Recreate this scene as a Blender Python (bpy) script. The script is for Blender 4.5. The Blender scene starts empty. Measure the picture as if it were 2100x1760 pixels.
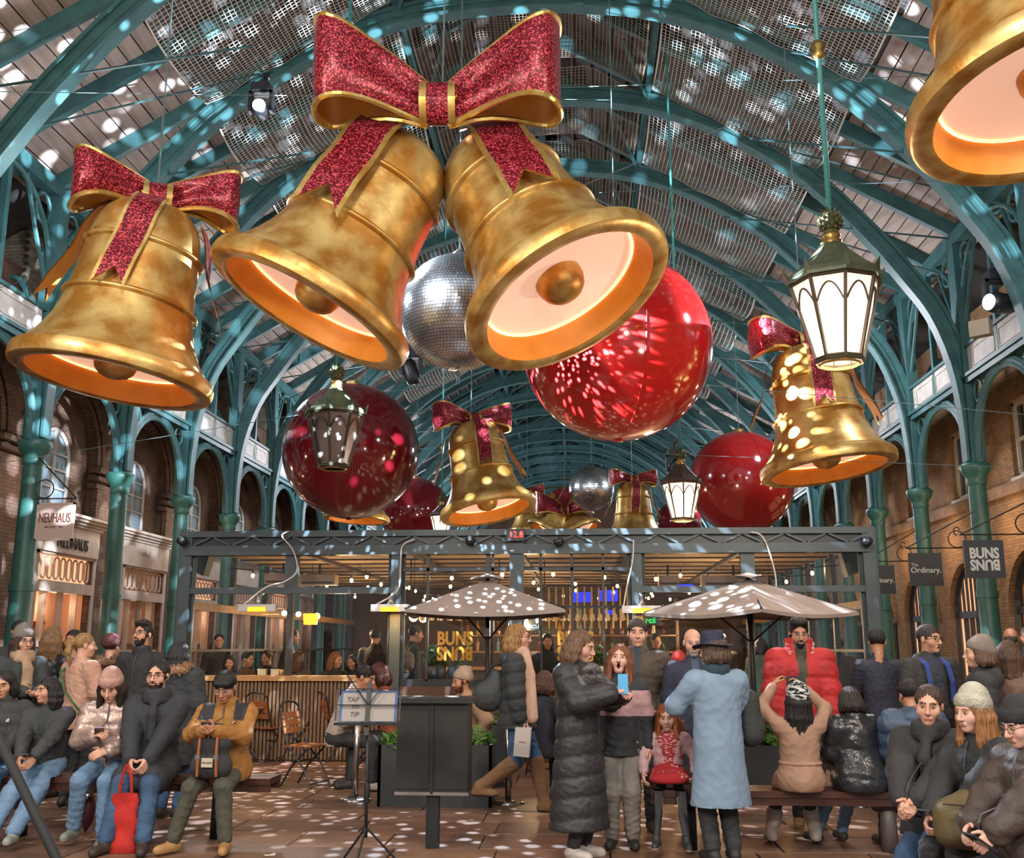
import bpy, math, random
import numpy as np
from mathutils import Vector, Matrix
random.seed(7)
S = bpy.context.scene
COL = S.collection
PI = math.pi
# ---------------------------------------------------------------- camera
F = 2100.0; PITCH = math.radians(12.0); YAW = math.radians(3.7); EYE = 1.58
_c = bpy.data.cameras.new('camera'); cam = bpy.data.objects.new('camera', _c); COL.objects.link(cam)
_c.sensor_width = 36; _c.lens = 36 * F / 2100; _c.clip_end = 400
cam.location = (0, 0, EYE); cam.rotation_euler = (PI / 2 + PITCH, 0, YAW)
S.camera = cam
S.view_settings.view_transform = 'Standard'; S.view_settings.look = 'None'
S.view_settings.exposure = 0.55; S.view_settings.gamma = 1.0; S.view_settings.use_curve_mapping = False
_fw = np.array([-math.sin(YAW) * math.cos(PITCH), math.cos(YAW) * math.cos(PITCH), math.sin(PITCH)])
_rt = np.array([math.cos(YAW), math.sin(YAW), 0.0]); _up = np.cross(_rt, _fw)
def at(x, y, Y):                       # point of the place seen at a pixel, standing at hall depth Y
    r = _fw + _rt * (x - 1050) / F + _up * (880 - y) / F
    p = r * (Y / r[1]); return Vector((p[0], p[1], p[2] + EYE))
def gnd(x, y, z=0.0):
    r = _fw + _rt * (x - 1050) / F + _up * (880 - y) / F
    p = r * ((z - EYE) / r[2]); return Vector((p[0], p[1], z))
def viewdir(x, y, dx, dy, ratio):      # direction of an axis that shows as (dx,dy) and leans to the viewer by asin(ratio)
    r = _fw + _rt * (x - 1050) / F + _up * (880 - y) / F; r /= np.linalg.norm(r)
    i = _rt * dx - _up * dy; i -= r * (i @ r); i /= np.linalg.norm(i)
    return Vector(i * math.sqrt(1 - ratio * ratio) - r * ratio)
if hasattr(S, 'cycles'):
    S.cycles.adaptive_threshold = 0.04; S.cycles.max_bounces = 4; S.cycles.diffuse_bounces = 2; S.cycles.glossy_bounces = 2; S.cycles.transmission_bounces = 2; S.cycles.transparent_max_bounces = 10; S.cycles.caustics_reflective = False; S.cycles.caustics_refractive = False
# ---------------------------------------------------------------- world and general light
W = bpy.data.worlds.new('night'); S.world = W; W.use_nodes = True
W.node_tree.nodes['Background'].inputs[0].default_value = (0.60, 0.62, 0.66, 1)
W.node_tree.nodes['Background'].inputs[1].default_value = 0.68
def lamp(name, kind, loc, energy, col=(1, 1, 1), size=0.2, rot=None, spot=None, parent=None, blend=0.4):
    l = bpy.data.lights.new(name, kind); l.energy = energy; l.color = col
    if kind in ('POINT', 'SPOT'): l.shadow_soft_size = size
    if kind == 'AREA': l.size = size
    if kind == 'SPOT': l.spot_size = math.radians(spot or 60); l.spot_blend = blend
    o = bpy.data.objects.new(name, l); COL.objects.link(o); o.location = loc
    if rot is not None: o.rotation_euler = rot
    if parent: o.parent = parent
    return o
# unseen lamps added on the camera side as soft fill for the hall
for i, (x, y, z, e) in enumerate(((-4.5, -3, 6.0, 1300), (3.5, -3, 6.0, 1300), (-6.5, 5.0, 6.2, 520), (5.2, 5.0, 6.2, 520), (-0.8, 2.5, 8.5, 700))):
    lamp('fill_light', 'POINT', (x, y, z), e, (1.0, 0.86, 0.72), 0.45)
# unseen lamps added along both sides to brighten the roof
for y in (15, 24, 34, 46, 60, 74):
    for x in (-7.6, 5.9):
        lamp('roof_fill', 'POINT', (x, y, 8.2), 240 + (y - 15) * 14.0, (0.86, 0.88, 0.95), 0.3)
# ---------------------------------------------------------------- helpers
def lin(h):
    if not isinstance(h, str): return h
    h = h.lstrip('#'); o = []
    for i in (0, 2, 4):
        c = int(h[i:i + 2], 16) / 255; o.append(c / 12.92 if c <= .04045 else ((c + .055) / 1.055) ** 2.4)
    return tuple(o)
MATS = {}
def mat(name, col, rough=0.6, metal=0.0, col2=None, scale=8.0, bump=0.0, bscale=None, emit=None, estr=0.0, stretch=None, spec=None,
        detail=4.0, contrast=(0.35, 0.65), coat=0.0, alpha=None, r2=None):
    if name in MATS: return MATS[name]
    m = bpy.data.materials.new(name); m.use_nodes = True; nt = m.node_tree; N = nt.nodes; L = nt.links
    b = N['Principled BSDF']; c = lin(col)
    b.inputs['Base Color'].default_value = (*c, 1); b.inputs['Roughness'].default_value = rough; b.inputs['Metallic'].default_value = metal
    if spec is not None: b.inputs['Specular IOR Level'].default_value = spec
    if coat: b.inputs['Coat Weight'].default_value = coat; b.inputs['Coat Roughness'].default_value = 0.08
    if emit is not None:
        b.inputs['Emission Color'].default_value = (*lin(emit), 1); b.inputs['Emission Strength'].default_value = estr
    if col2 is not None or bump:
        tc = N.new('ShaderNodeTexCoord'); src = tc.outputs['Object']
        if stretch:
            mp = N.new('ShaderNodeMapping'); mp.inputs['Scale'].default_value = stretch; L.new(src, mp.inputs[0]); src = mp.outputs[0]
        if col2 is not None:
            n = N.new('ShaderNodeTexNoise'); n.inputs['Scale'].default_value = scale; n.inputs['Detail'].default_value = detail; L.new(src, n.inputs['Vector'])
            r = N.new('ShaderNodeValToRGB'); r.color_ramp.elements[0].position = contrast[0]; r.color_ramp.elements[1].position = contrast[1]
            r.color_ramp.elements[0].color = (*c, 1); r.color_ramp.elements[1].color = (*lin(col2), 1)
            L.new(n.outputs['Fac'], r.inputs[0]); L.new(r.outputs[0], b.inputs['Base Color'])
            if r2 is not None:
                mr = N.new('ShaderNodeMapRange'); mr.inputs[3].default_value = rough; mr.inputs[4].default_value = r2
                L.new(n.outputs['Fac'], mr.inputs[0]); L.new(mr.outputs[0], b.inputs['Roughness'])
        if bump:
            n2 = N.new('ShaderNodeTexNoise'); n2.inputs['Scale'].default_value = bscale or scale * 2; n2.inputs['Detail'].default_value = 3; L.new(src, n2.inputs['Vector'])
            bp = N.new('ShaderNodeBump'); bp.inputs['Strength'].default_value = bump; bp.inputs['Distance'].default_value = 0.02
            L.new(n2.outputs['Fac'], bp.inputs['Height']); L.new(bp.outputs[0], b.inputs['Normal'])
    MATS[name] = m; return m
def nodes_of(m): return m.node_tree.nodes, m.node_tree.links, m.node_tree.nodes['Principled BSDF']
def frame_from(z, x=None):             # rotation matrix whose local z is the given direction
    z = Vector(z).normalized(); x = Vector(x) if x is not None else (Vector((1, 0, 0)) if abs(z.x) < .9 else Vector((0, 1, 0)))
    y = z.cross(x).normalized(); x = y.cross(z).normalized()
    return Matrix(((x.x, y.x, z.x), (x.y, y.y, z.y), (x.z, y.z, z.z)))
class MB:
    def __init__(s): s.v = []; s.f = []; s.m = []; s.sm = []
    def add(s, vs, fs, mi=0, smooth=False):
        o = len(s.v); s.v.extend([tuple(v) for v in vs]); s.f.extend([tuple(i + o for i in f) for f in fs]); s.m.extend([mi] * len(fs)); s.sm.extend([smooth] * len(fs)); return s
    def box(s, c, d, R=None, mi=0):
        hx, hy, hz = d[0] / 2, d[1] / 2, d[2] / 2
        vs = [Vector((x * hx, y * hy, z * hz)) for x in (-1, 1) for y in (-1, 1) for z in (-1, 1)]
        if R is not None: vs = [R @ v for v in vs]
        return s.add([Vector(c) + v for v in vs], [(0, 1, 3, 2), (4, 6, 7, 5), (0, 4, 5, 1), (2, 3, 7, 6), (0, 2, 6, 4), (1, 5, 7, 3)], mi)
    def bb(s, x0, y0, z0, x1, y1, z1, mi=0): return s.box(((x0 + x1) / 2, (y0 + y1) / 2, (z0 + z1) / 2), (abs(x1 - x0), abs(y1 - y0), abs(z1 - z0)), None, mi)
    def bar(s, a, b, w, h, upv=(0, 0, 1), mi=0):
        a = Vector(a); b = Vector(b); R = frame_from(b - a, Vector(upv).cross(b - a) if abs((b - a).normalized().dot(Vector(upv))) < .99 else (1, 0, 0))
        return s.box((a + b) / 2, (w, h, (b - a).length), R, mi)
    def cyl(s, a, b, r0, r1=None, n=10, mi=0, cap=True):
        r1 = r0 if r1 is None else r1; return s.tube([a, b], [r0, r1], n, mi, cap)
    def tube(s, pts, rs, n=8, mi=0, cap=True, closed=False):
        pts = [Vector(p) for p in pts]; k = len(pts)
        if not hasattr(rs, '__len__'): rs = [rs] * k
        R = None; rings = []
        for i, p in enumerate(pts):
            if closed: t = pts[(i + 1) % k] - pts[i - 1]
            else: t = pts[min(i + 1, k - 1)] - pts[max(i - 1, 0)]
            if t.length < 1e-9: t = Vector((0, 0, 1))
            R = frame_from(t, R.col[0] if R is not None and abs(R.col[0].dot(t.normalized())) < .98 else None)
            rings.append([p + R @ Vector((math.cos(2 * PI * j / n) * rs[i], math.sin(2 * PI * j / n) * rs[i], 0)) for j in range(n)])
        vs = [v for r in rings for v in r]; fs = []
        for i in range(k if closed else k - 1):
            i2 = (i + 1) % k
            for j in range(n): fs.append((i * n + j, i * n + (j + 1) % n, i2 * n + (j + 1) % n, i2 * n + j))
        if cap and not closed: fs.append(tuple(range(n - 1, -1, -1))); fs.append(tuple((k - 1) * n + j for j in range(n)))
        return s.add(vs, fs, mi, n > 6)
    def lathe(s, prof, n=32, M=None, mi=0, smooth=True, a0=0.0, a1=2 * PI):
        full = abs(a1 - a0 - 2 * PI) < 1e-6; k = n if full else n + 1
        vs = []; fs = []
        for (r, z) in prof:
            for j in range(k):
                a = a0 + (a1 - a0) * j / n; v = Vector((r * math.cos(a), r * math.sin(a), z)); vs.append(M @ v if M is not None else v)
        for i in range(len(prof) - 1):
            for j in range(n):
                j2 = (j + 1) % k; fs.append((i * k + j, i * k + j2, (i + 1) * k + j2, (i + 1) * k + j))
        return s.add(vs, fs, mi, smooth)
    def grid(s, P, mi=0, smooth=True, flip=False):   # P[i][j] points
        a = len(P); b = len(P[0]); fs = []
        for i in range(a - 1):
            for j in range(b - 1):
                q = (i * b + j, i * b + j + 1, (i + 1) * b + j + 1, (i + 1) * b + j); fs.append(q[::-1] if flip else q)
        return s.add([p for r in P for p in r], fs, mi, smooth)
    def poly(s, pts, mi=0): return s.add(pts, [tuple(range(len(pts)))], mi)
    def prism(s, pts, d, mi=0):          # polygon pts extruded by vector d
        n = len(pts); d = Vector(d); vs = [Vector(p) for p in pts] + [Vector(p) + d for p in pts]
        fs = [tuple(range(n - 1, -1, -1)), tuple(range(n, 2 * n))] + [(i, (i + 1) % n, n + (i + 1) % n, n + i) for i in range(n)]
        return s.add(vs, fs, mi)
    def sphere(s, c, r, n=12, k=8, mi=0, M=None):
        r = r if hasattr(r, '__len__') else (r, r, r); c = Vector(c); vs = []; fs = []
        for i in range(k + 1):
            t = PI * i / k
            for j in range(n):
                p = Vector((r[0] * math.sin(t) * math.cos(2 * PI * j / n), r[1] * math.sin(t) * math.sin(2 * PI * j / n), r[2] * math.cos(t)))
                vs.append(c + (M @ p if M is not None else p))
        for i in range(k):
            for j in range(n): fs.append((i * n + j, (i + 1) * n + j, (i + 1) * n + (j + 1) % n, i * n + (j + 1) % n))
        return s.add(vs, fs, mi, True)
    def mesh(s, name, mats):
        me = bpy.data.meshes.new(name); me.from_pydata(s.v, [], s.f)
        for m in (mats if isinstance(mats, (list, tuple)) else [mats]): me.materials.append(m)
        if s.m: me.polygons.foreach_set('material_index', s.m); me.polygons.foreach_set('use_smooth', s.sm)
        me.update(); return me
    def build(s, name, mats, parent=None, loc=None, rot=None):
        return place(name, s.mesh(name, mats), parent, loc, rot)
def place(name, me, parent=None, loc=None, rot=None, scale=None):
    o = bpy.data.objects.new(name, me); COL.objects.link(o)
    if parent is not None: o.parent = parent
    if loc is not None: o.location = loc
    if rot is not None: o.rotation_euler = rot
    if scale is not None: o.scale = scale
    return o
def tag(o, label, cat, group=None, kind=None):
    o['label'] = label; o['category'] = cat
    if group: o['group'] = group
    if kind: o['kind'] = kind
    return o
def thing(name, label, cat, loc=(0, 0, 0), rot=None, group=None):
    o = bpy.data.objects.new(name, None); COL.objects.link(o); o.location = loc
    if rot is not None: o.rotation_euler = rot
    return tag(o, label, cat, group)
def struct(name, label=None, loc=(0, 0, 0)):
    o = bpy.data.objects.new(name, None); COL.objects.link(o); o.location = loc; o['kind'] = 'structure'
    if label: o['label'] = label
    return o
def text_mesh(body, size, m, extrude=0.004, name='lettering', shear=0.0, sx=1.0, sy=1.0, align='CENTER', offset=0.0, spacing=1.0):
    c = bpy.data.curves.new('t', 'FONT'); c.body = body; c.size = size; c.extrude = extrude; c.align_x = align; c.align_y = 'CENTER'; c.shear = shear
    c.offset = offset; c.space_character = spacing; c.resolution_u = 3
    o = bpy.data.objects.new('t', c); me = bpy.data.meshes.new_from_object(o); me.name = name
    bpy.data.objects.remove(o); me.materials.clear(); me.materials.append(m)
    if sx != 1 or sy != 1: me.transform(Matrix.Diagonal((sx, sy, 1, 1)))
    return me
def catmull(pts, n):
    pts = [Vector(p) for p in pts]; out = []
    for i in range(len(pts) - 1):
        p0 = pts[max(i - 1, 0)]; p1 = pts[i]; p2 = pts[i + 1]; p3 = pts[min(i + 2, len(pts) - 1)]
        for j in range(n):
            t = j / n; out.append(0.5 * ((2 * p1) + (p2 - p0) * t + (2 * p0 - 5 * p1 + 4 * p2 - p3) * t * t + (3 * p1 - p0 - 3 * p2 + p3) * t ** 3))
    out.append(pts[-1]); return out
ORD = ['first', 'second', 'third', 'fourth', 'fifth', 'sixth', 'seventh', 'eighth', 'ninth', 'tenth', 'eleventh', 'twelfth', 'thirteenth', 'fourteenth',
       'fifteenth', 'sixteenth', 'seventeenth', 'eighteenth', 'nineteenth', 'twentieth']
FACE = (PI / 2, 0, 0)                  # a text or sign that faces the camera end of the hall
# ================================================================ THE HALL
XC = -0.87; HALF = 9.14; BAY = 3.6; Y0 = 18.0
M_teal = mat('teal iron paint', '#2d5355', 0.55, 0.0, '#376365', 3.0, 0.05, 30)
M_teald = mat('green iron paint', '#28524b', 0.45, 0.0, '#30645a', 3.0)
M_plank = mat('cream roof boarding', '#a2948b', 0.75, 0, '#8a7a71', 1.3, 0.15, 9, stretch=(6, .6, 6))
M_plank2 = mat('brown roof glazing backing', '#54504e', 0.6, 0, '#3c3a3b', 2.0)
M_white = mat('white painted panel', '#b9b4ac', 0.6, 0, '#a49e97', 4)
M_cream = mat('cream shop paint', '#bfae9f', 0.5, 0, '#ad9a8b', 3)
M_stone = mat('buff stone', '#8d6f57', 0.8, 0, '#70563f', 3.0, 0.3, 20)
M_sash = mat('window sash paint', '#b5a894', 0.5)
M_glassd = mat('dark window glass', '#2b2d2f', 0.06, 0, spec=0.7)
M_glassl = mat('blind lit window glass', '#8fa0a8', 0.15, 0, '#6d7d88', 2.0)
def brick(name, c1, c2, mortar, sc=1.0):
    m = mat(name, c1, 0.85); N, L, b = nodes_of(m)
    tc = N.new('ShaderNodeTexCoord'); mp = N.new('ShaderNodeMapping'); mp.inputs['Rotation'].default_value = (PI / 2, 0, PI / 2)
    sep = N.new('ShaderNodeSeparateXYZ'); cmb = N.new('ShaderNodeCombineXYZ'); L.new(tc.outputs['Object'], sep.inputs[0])
    ad = N.new('ShaderNodeMath'); L.new(sep.outputs[0], ad.inputs[0]); L.new(sep.outputs[1], ad.inputs[1])
    L.new(ad.outputs[0], cmb.inputs[0]); L.new(sep.outputs[2], cmb.inputs[1])
    bk = N.new('ShaderNodeTexBrick'); bk.inputs['Scale'].default_value = 1.0; bk.inputs['Brick Width'].default_value = .23; bk.inputs['Row Height'].default_value = .075
    bk.inputs['Mortar Size'].default_value = .006; bk.inputs['Color1'].default_value = (*lin(c1), 1); bk.inputs['Color2'].default_value = (*lin(c2), 1); bk.inputs['Mortar'].default_value = (*lin(mortar), 1)
    L.new(cmb.outputs[0], bk.inputs['Vector'])
    n = N.new('ShaderNodeTexNoise'); n.inputs['Scale'].default_value = 1.2; n.inputs['Detail'].default_value = 6; L.new(tc.outputs['Object'], n.inputs[0])
    mx = N.new('ShaderNodeMixRGB'); mx.blend_type = 'OVERLAY'; mx.inputs[0].default_value = .55; L.new(bk.outputs[0], mx.inputs[1]); L.new(n.outputs[0], mx.inputs[2])
    L.new(mx.outputs[0], b.inputs['Base Color'])
    bp = N.new('ShaderNodeBump'); bp.inputs['Strength'].default_value = .5; bp.inputs['Distance'].default_value = .01; L.new(bk.outputs['Fac'], bp.inputs['Height']); bp.invert = True
    L.new(bp.outputs[0], b.inputs['Normal']); return m
M_brick = brick('brown stock brick', '#6b5040', '#55402f', '#3d3128')
M_brickr = brick('amber stock brick', '#8f6c47', '#7a5a3a', '#5c4630')
M_brickp = brick('pale stock brick', '#8a8374', '#6f6a5d', '#4c4840')
# ---------------------------------------------------------------- floor of stone flags
M_mortar = mat('dark floor joint', '#2e2621', 0.9, 0, '#241d19', 5)
FL = [mat('stone flag %d' % i, c, .55, 0, d, 2.2, .25, 14, r2=.38) for i, (c, d) in enumerate((('#7c5f4e', '#654b3c'), ('#86654f', '#6d503e'), ('#6f5749', '#5a4437'), ('#8a6b57', '#735543')))]
floor = struct('floor', 'worn brown stone flags of the market hall floor')
MB().bb(-14, -6, -.2, 13, 85, -.02).build('bed', M_mortar, floor)
ST = []
for q in range(4):
    b = MB(); w = .5; t = .488; vs = []
    for (z, k) in ((-.06, .497), (-.006, .497), (0, .49)):
        vs += [(-k, -k, z), (k, -k, z), (k, k, z), (-k, k, z)]
    fs = [(8, 9, 10, 11)] + [(r * 4 + i, r * 4 + (i + 1) % 4, (r + 1) * 4 + (i + 1) % 4, (r + 1) * 4 + i) for r in (0, 1) for i in range(4)]
    ST.append(b.add(vs, fs).mesh('flag_stone', FL[q]))
y = 7.3; rr = random.Random(3)
while y < 17.5:
    d = rr.uniform(.55, .85); x = -9.6 + rr.uniform(-.5, 0)
    while x < 8.2:
        w = rr.uniform(.7, 1.35)
        place('flag_stone', ST[rr.randrange(4)], floor, (x + w / 2, y + d / 2, rr.uniform(-.004, .002)), (rr.uniform(-.004, .004), rr.uniform(-.004, .004), 0), (w - .008, d - .008, 1))
        x += w
    y += d
b = MB(); rr = random.Random(5)
for (ya, yb) in ((-4, 7.3), (17.6, 60)):
    y = ya
    while y < yb:
        x = -11
        while x < 9.5:
            w = rr.uniform(.9, 1.5); b.bb(x + .006, y + .006, -.05, x + w - .006, y + .69, rr.uniform(-.003, .001)); x += w
        y += .7
o = b.build('flag_stone', FL[0], floor); o['kind'] = 'stuff'
# ---------------------------------------------------------------- roof
ceiling = struct('ceiling', 'pitched boarded roof on curved teal iron ribs')
RIBP = [(9.14, 5.35), (9.12, 6.4), (8.98, 7.5), (8.62, 8.6), (8.12, 9.4), (7.4, 10.4), (6.2, 11.75), (5.0, 12.68), (3.6, 13.45), (1.9, 13.93), (0, 14.08)]
half = catmull([(a, 0, z) for a, z in RIBP], 3)
prof = [Vector((-p.x, 0, p.z)) for p in half] + [p for p in reversed(half[:-1])]
def ribmesh(detail=True):
    b = MB(); P = prof; n = len(P)
    def band(off0, off1, w, mi=0):
        rows = []
        for i, p in enumerate(P):
            t = (P[min(i + 1, n - 1)] - P[max(i - 1, 0)]).normalized(); nr = Vector((-t.z, 0, t.x))
            rows.append([p + nr * off0 + Vector((0, -w, 0)), p + nr * off1 + Vector((0, -w, 0)), p + nr * off1 + Vector((0, w, 0)), p + nr * off0 + Vector((0, w, 0)), p + nr * off0 + Vector((0, -w, 0))])
        b.grid(rows, mi, False)
    band(-.2, -.15, .15); band(-.15, .17, .07); band(.13, .2, .13)
    if detail: band(-.13, -.09, .1); band(-.03, .03, .085)
    return b.mesh('roof_rib', M_teal)
RM = ribmesh()
NR = 19
for k in range(-1, NR):
    place('roof_rib', RM, ceiling, (XC, Y0 + k * BAY, 0))
SL = .585; RZ = 15.95
rz = lambda dx: RZ - SL * abs(dx)
# straight rafters at each rib and between ribs
b = MB()
for s in (-1, 1): b.bar((s * 9.5, 0, rz(9.5)), (s * .2, 0, rz(.2)), .14, .3)
RF = b.mesh('rafter', M_teal)
for k in range(-2, NR * 2): place('rafter', RF, ceiling, (XC, Y0 + k * BAY / 2, -.12))
# queen posts with braces and longitudinal purlins
b = MB()
for s in (-1, 1):
    b.bar((s * 2.55, 0, 13.75), (s * 2.55, 0, rz(2.55)), .2, .2); b.bar((s * 2.55, .1, 13.9), (s * 2.0, 1.2, rz(2.2)), .08, .08); b.bar((s * 2.55, -.1, 13.9), (s * 2.0, -1.2, rz(2.2)), .08, .08)
QP = b.mesh('queen_post', M_teal)
for k in range(-1, 10): place('queen_post', QP, ceiling, (XC, Y0 + k * BAY, 0))
b = MB()
for dx in (-9.3, -2.6, 2.6, 9.3): b.bb(dx - .07, 12, rz(dx) - .42, dx + .07, Y0 + NR * BAY, rz(dx) - .12)
b.bb(-.1, 12, RZ - .5, .1, Y0 + NR * BAY, RZ - .1)
b.build('purlin', M_teal, ceiling, (XC, 0, 0))
# boards, long axis down the hall; those of the near bays stand as pieces of their own
def board(L, w): return MB().box((0, 0, 0), (w, L, .03)).mesh('roof_board', M_plank)
MB().add([(XC, 6, RZ + .2), (XC, 90, RZ + .2), (XC - 12, 90, rz(12) + .2), (XC - 12, 6, rz(12) + .2), (XC + 12, 90, rz(12) + .2), (XC + 12, 6, rz(12) + .2)], [(0, 1, 2, 3), (0, 5, 4, 1)]).build('roof_backing', mat('dark roof backing', '#2b2826', .9), ceiling)  # dark sheet added to keep sky light out of the board gaps
BD = board(BAY / 2 - .1, .290); bw = .31
ang = math.atan(SL)
cnt = 0; far = MB(); nb = 12
for k in range(-3, NR * 2 - 1):
    yc = Y0 + (k + .5) * BAY / 2
    for s in (-1, 1):
        for j in range(nb):
            dl = 9.75 - (j + .5) * bw * math.cos(ang); z = rz(dl) + .06 + random.uniform(-.006, .006)
            if -3 <= k < 9 and cnt < 300 and j < 12:
                o = place('roof_board', BD, ceiling, (XC + s * dl, yc, z), (0, s * ang, 0)); cnt += 1
            else: far.box((XC + s * dl, yc, z), (bw - .012, BAY / 2, .03), Matrix.Rotation(s * ang, 3, 'Y'))
o = far.build('roof_board', M_plank, ceiling); o['kind'] = 'stuff'
# the dark glazed middle of the roof with its bars
g = MB(); gb = MB()
for s in (-1, 1):
    a = 6.75; g.add([(XC, 10.5, RZ + .1), (XC, 90, RZ + .1), (XC + s * a, 90, rz(a) + .1), (XC + s * a, 10.5, rz(a) + .1)], [(0, 1, 2, 3)])
    for k in range(14):
        dx = .45 + k * .42; gb.bb(XC + s * dx - .02, 10.5, rz(dx) - .03, XC + s * dx + .02, 60, rz(dx) + .1)
g.build('roof_glazing', M_plank2, ceiling)
o = gb.build('glazing_bar', mat('grey glazing bar', '#6a6660', .6), ceiling); o['kind'] = 'stuff'
# tie rods
b = MB()
for k in range(-1, 9):
    y = Y0 + k * BAY
    for s in (-1, 1):
        b.cyl((XC + s * 9.1, y, 10.3), (XC + s * 4.2, y + .0, 10.95), .022, n=5); b.cyl((XC + s * 8.9, y + .3, 9.6), (XC + s * 5.0, y + BAY - .2, 12.6), .02, n=5)
o = b.build('tie_rod', mat('dark tie rod', '#2c4a4c', .5), ceiling); o['kind'] = 'stuff'
# eave boards over the walls
MB().bb(-13.2, 6, 10.5, XC - 9.3, 88, 10.62).bb(XC + 9.3, 6, 10.5, 12, 88, 10.62).build('eave_board', M_plank2, ceiling)
# far gable
b = MB(); b.poly([(XC - 12, 86, 0), (XC + 12, 86, 0), (XC + 12, 86, 9), (XC, 86, 16.5), (XC - 12, 86, 9)]); wf = b.build('wall_far', M_brick); wf['kind'] = 'structure'
# ---------------------------------------------------------------- netting below the middle of the roof
M_net = mat('pale cord netting', '#b3aca0', .8); M_netb = mat('tan cord netting', '#8f7b68', .8)
def net(name, k, a0, a1, cell, m, label, w=.009):
    y0 = Y0 + k * BAY + .12; y1 = y0 + BAY - .24; L = (a1 - a0) * 1.18; nx = int(L / cell); ny = int(BAY / cell); rr = random.Random(k * 7 + int(a0 * 3))
    ph = rr.uniform(0, 6)
    def pt(u, v):
        dx = a0 + (a1 - a0) * u; y = y0 + (y1 - y0) * v
        sag = .16 * math.sin(PI * v) * (1 + .5 * math.sin(5 * u + ph)) + .05 * math.sin(9 * u + 4 * v + ph) * math.sin(PI * v)
        pinch = .10 * abs(math.sin(PI * 3 * u + ph)) * (1 - math.sin(PI * v))
        top = min(rz(dx) - .26, 15.0); return Vector((XC + dx, y + pinch * (1 if v < .5 else -1), top - .1 - sag))
    b = MB(); G = [[pt(i / nx, j / ny) for j in range(ny + 1)] for i in range(nx + 1)]
    for i in range(nx + 1):
        wy = w * (2.6 if i in (0, nx) else 1); b.grid([[p + Vector((-wy, 0, 0)) for p in G[i]], [p + Vector((wy, 0, 0)) for p in G[i]]], 0, False)
    for j in range(ny + 1):
        wy = w * (2.2 if j in (0, ny) else 1); b.grid([[G[i][j] + Vector((0, -wy, .002)) for i in range(nx + 1)], [G[i][j] + Vector((0, wy, .002)) for i in range(nx + 1)]], 0, False)
    o = b.build(name, m); tag(o, label, 'netting', 'cord nets slung under the roof', 'stuff')
for k in range(-2, 7):
    c = .095 if k < 1 else (.11 if k < 3 else .14); w = .0075 + .0009 * max(k, 0); od = ORD[k + 2]
    net('safety_net', k, -6.25, -2.7, c, M_net, 'pale cord net under the roof left of the ridge, %s bay' % od, w)
    net('safety_net', k, 2.7, 6.25, c, M_net, 'pale cord net under the roof right of the ridge, %s bay' % od, w)
    net('safety_net', k, -2.45, 2.45, c, M_netb, 'tan cord net below the roof ridge, %s bay' % od, w * .8)
# ---------------------------------------------------------------- columns
def colmesh():
    sh = MB(); sh.lathe([(.30, 0), (.30, .25), (.25, .3), (.25, .45), (.2, .5), (.19, 2.6), (.175, 4.75), (.17, 4.85)], 16)
    sh.lathe([(.215, 2.55), (.215, 2.68)], 16)
    cp = MB(); cp.lathe([(.17, 4.84), (.2, 4.9), (.19, 4.96), (.2, 5.02), (.27, 5.12), (.3, 5.2), (.3, 5.28), (.24, 5.32), (.2, 5.34)], 16)
    return sh.mesh('shaft', M_teald), cp.mesh('capital', M_teald)
CS, CCAP = colmesh()
def spring(s):                        # fan of mouldings above the capital
    b = MB(); b.prism([(-.12, -.2, 5.3), (.12, -.2, 5.3), (.12, -.2, 10.1), (-.12, -.2, 10.1)], (0, .4, 0))
    for dy in (-1, 1):
        arc = [Vector((0, dy * (.15 + 1.6 * (1 - math.cos(t))), 5.35 + 1.65 * math.sin(t))) for t in [PI / 2 * i / 8 for i in range(9)]]
        b.tube(arc, .07, 6); b.tube([Vector((s * .12, p.y * .75, p.z)) for p in arc], .05, 6)
        b.tube([Vector((0, dy * .55 + .22 * math.cos(t), 6.75 + .22 * math.sin(t))) for t in [2 * PI * i / 12 for i in range(12)]], .03, 5, closed=True)
        # upper bracket under the eave: two ring ornaments and a curved strut
        arc = [Vector((0, dy * (.1 + 1.6 * (1 - math.cos(t))), 8.3 + 1.8 * math.sin(t))) for t in [PI / 2 * i / 8 for i in range(9)]]
        b.tube(arc, .055, 6); b.tube([Vector((0, dy * .55 + .26 * math.cos(t), 9.7 + .3 * math.sin(t))) for t in [2 * PI * i / 12 for i in range(12)]], .035, 5, closed=True)
        b.tube([(0, dy * .1, 8.1), (s * -.0, dy * .75, 9.2), (0, dy * 1.2, 10.1)], .045, 6)
    arc = [Vector((s * (.05 + .75 * (1 - math.cos(t))), 0, 5.35 + 3.2 * math.sin(t))) for t in [PI / 2 * i / 8 for i in range(9)]]
    b.tube(arc, .06, 6)
    return b.mesh('bracket', M_teal)
SPL, SPR = spring(-1), spring(1)
for s, X, side in ((-1, -10.01, 'left'), (1, 8.27, 'right')):
    for k in range(-1, 15):
        y = Y0 + k * BAY
        if k == -1 and s == 1: continue
        t = thing('iron_column', 'green iron column along the %s shopfronts, %s from the camera' % (side, ORD[k + (1 if s < 0 else 0)]), 'column', (X, y, 0), None, 'iron columns of the hall')
        place('shaft', CS, t); place('capital', CCAP, t); place('bracket', SPL if s < 0 else SPR, t)
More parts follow.
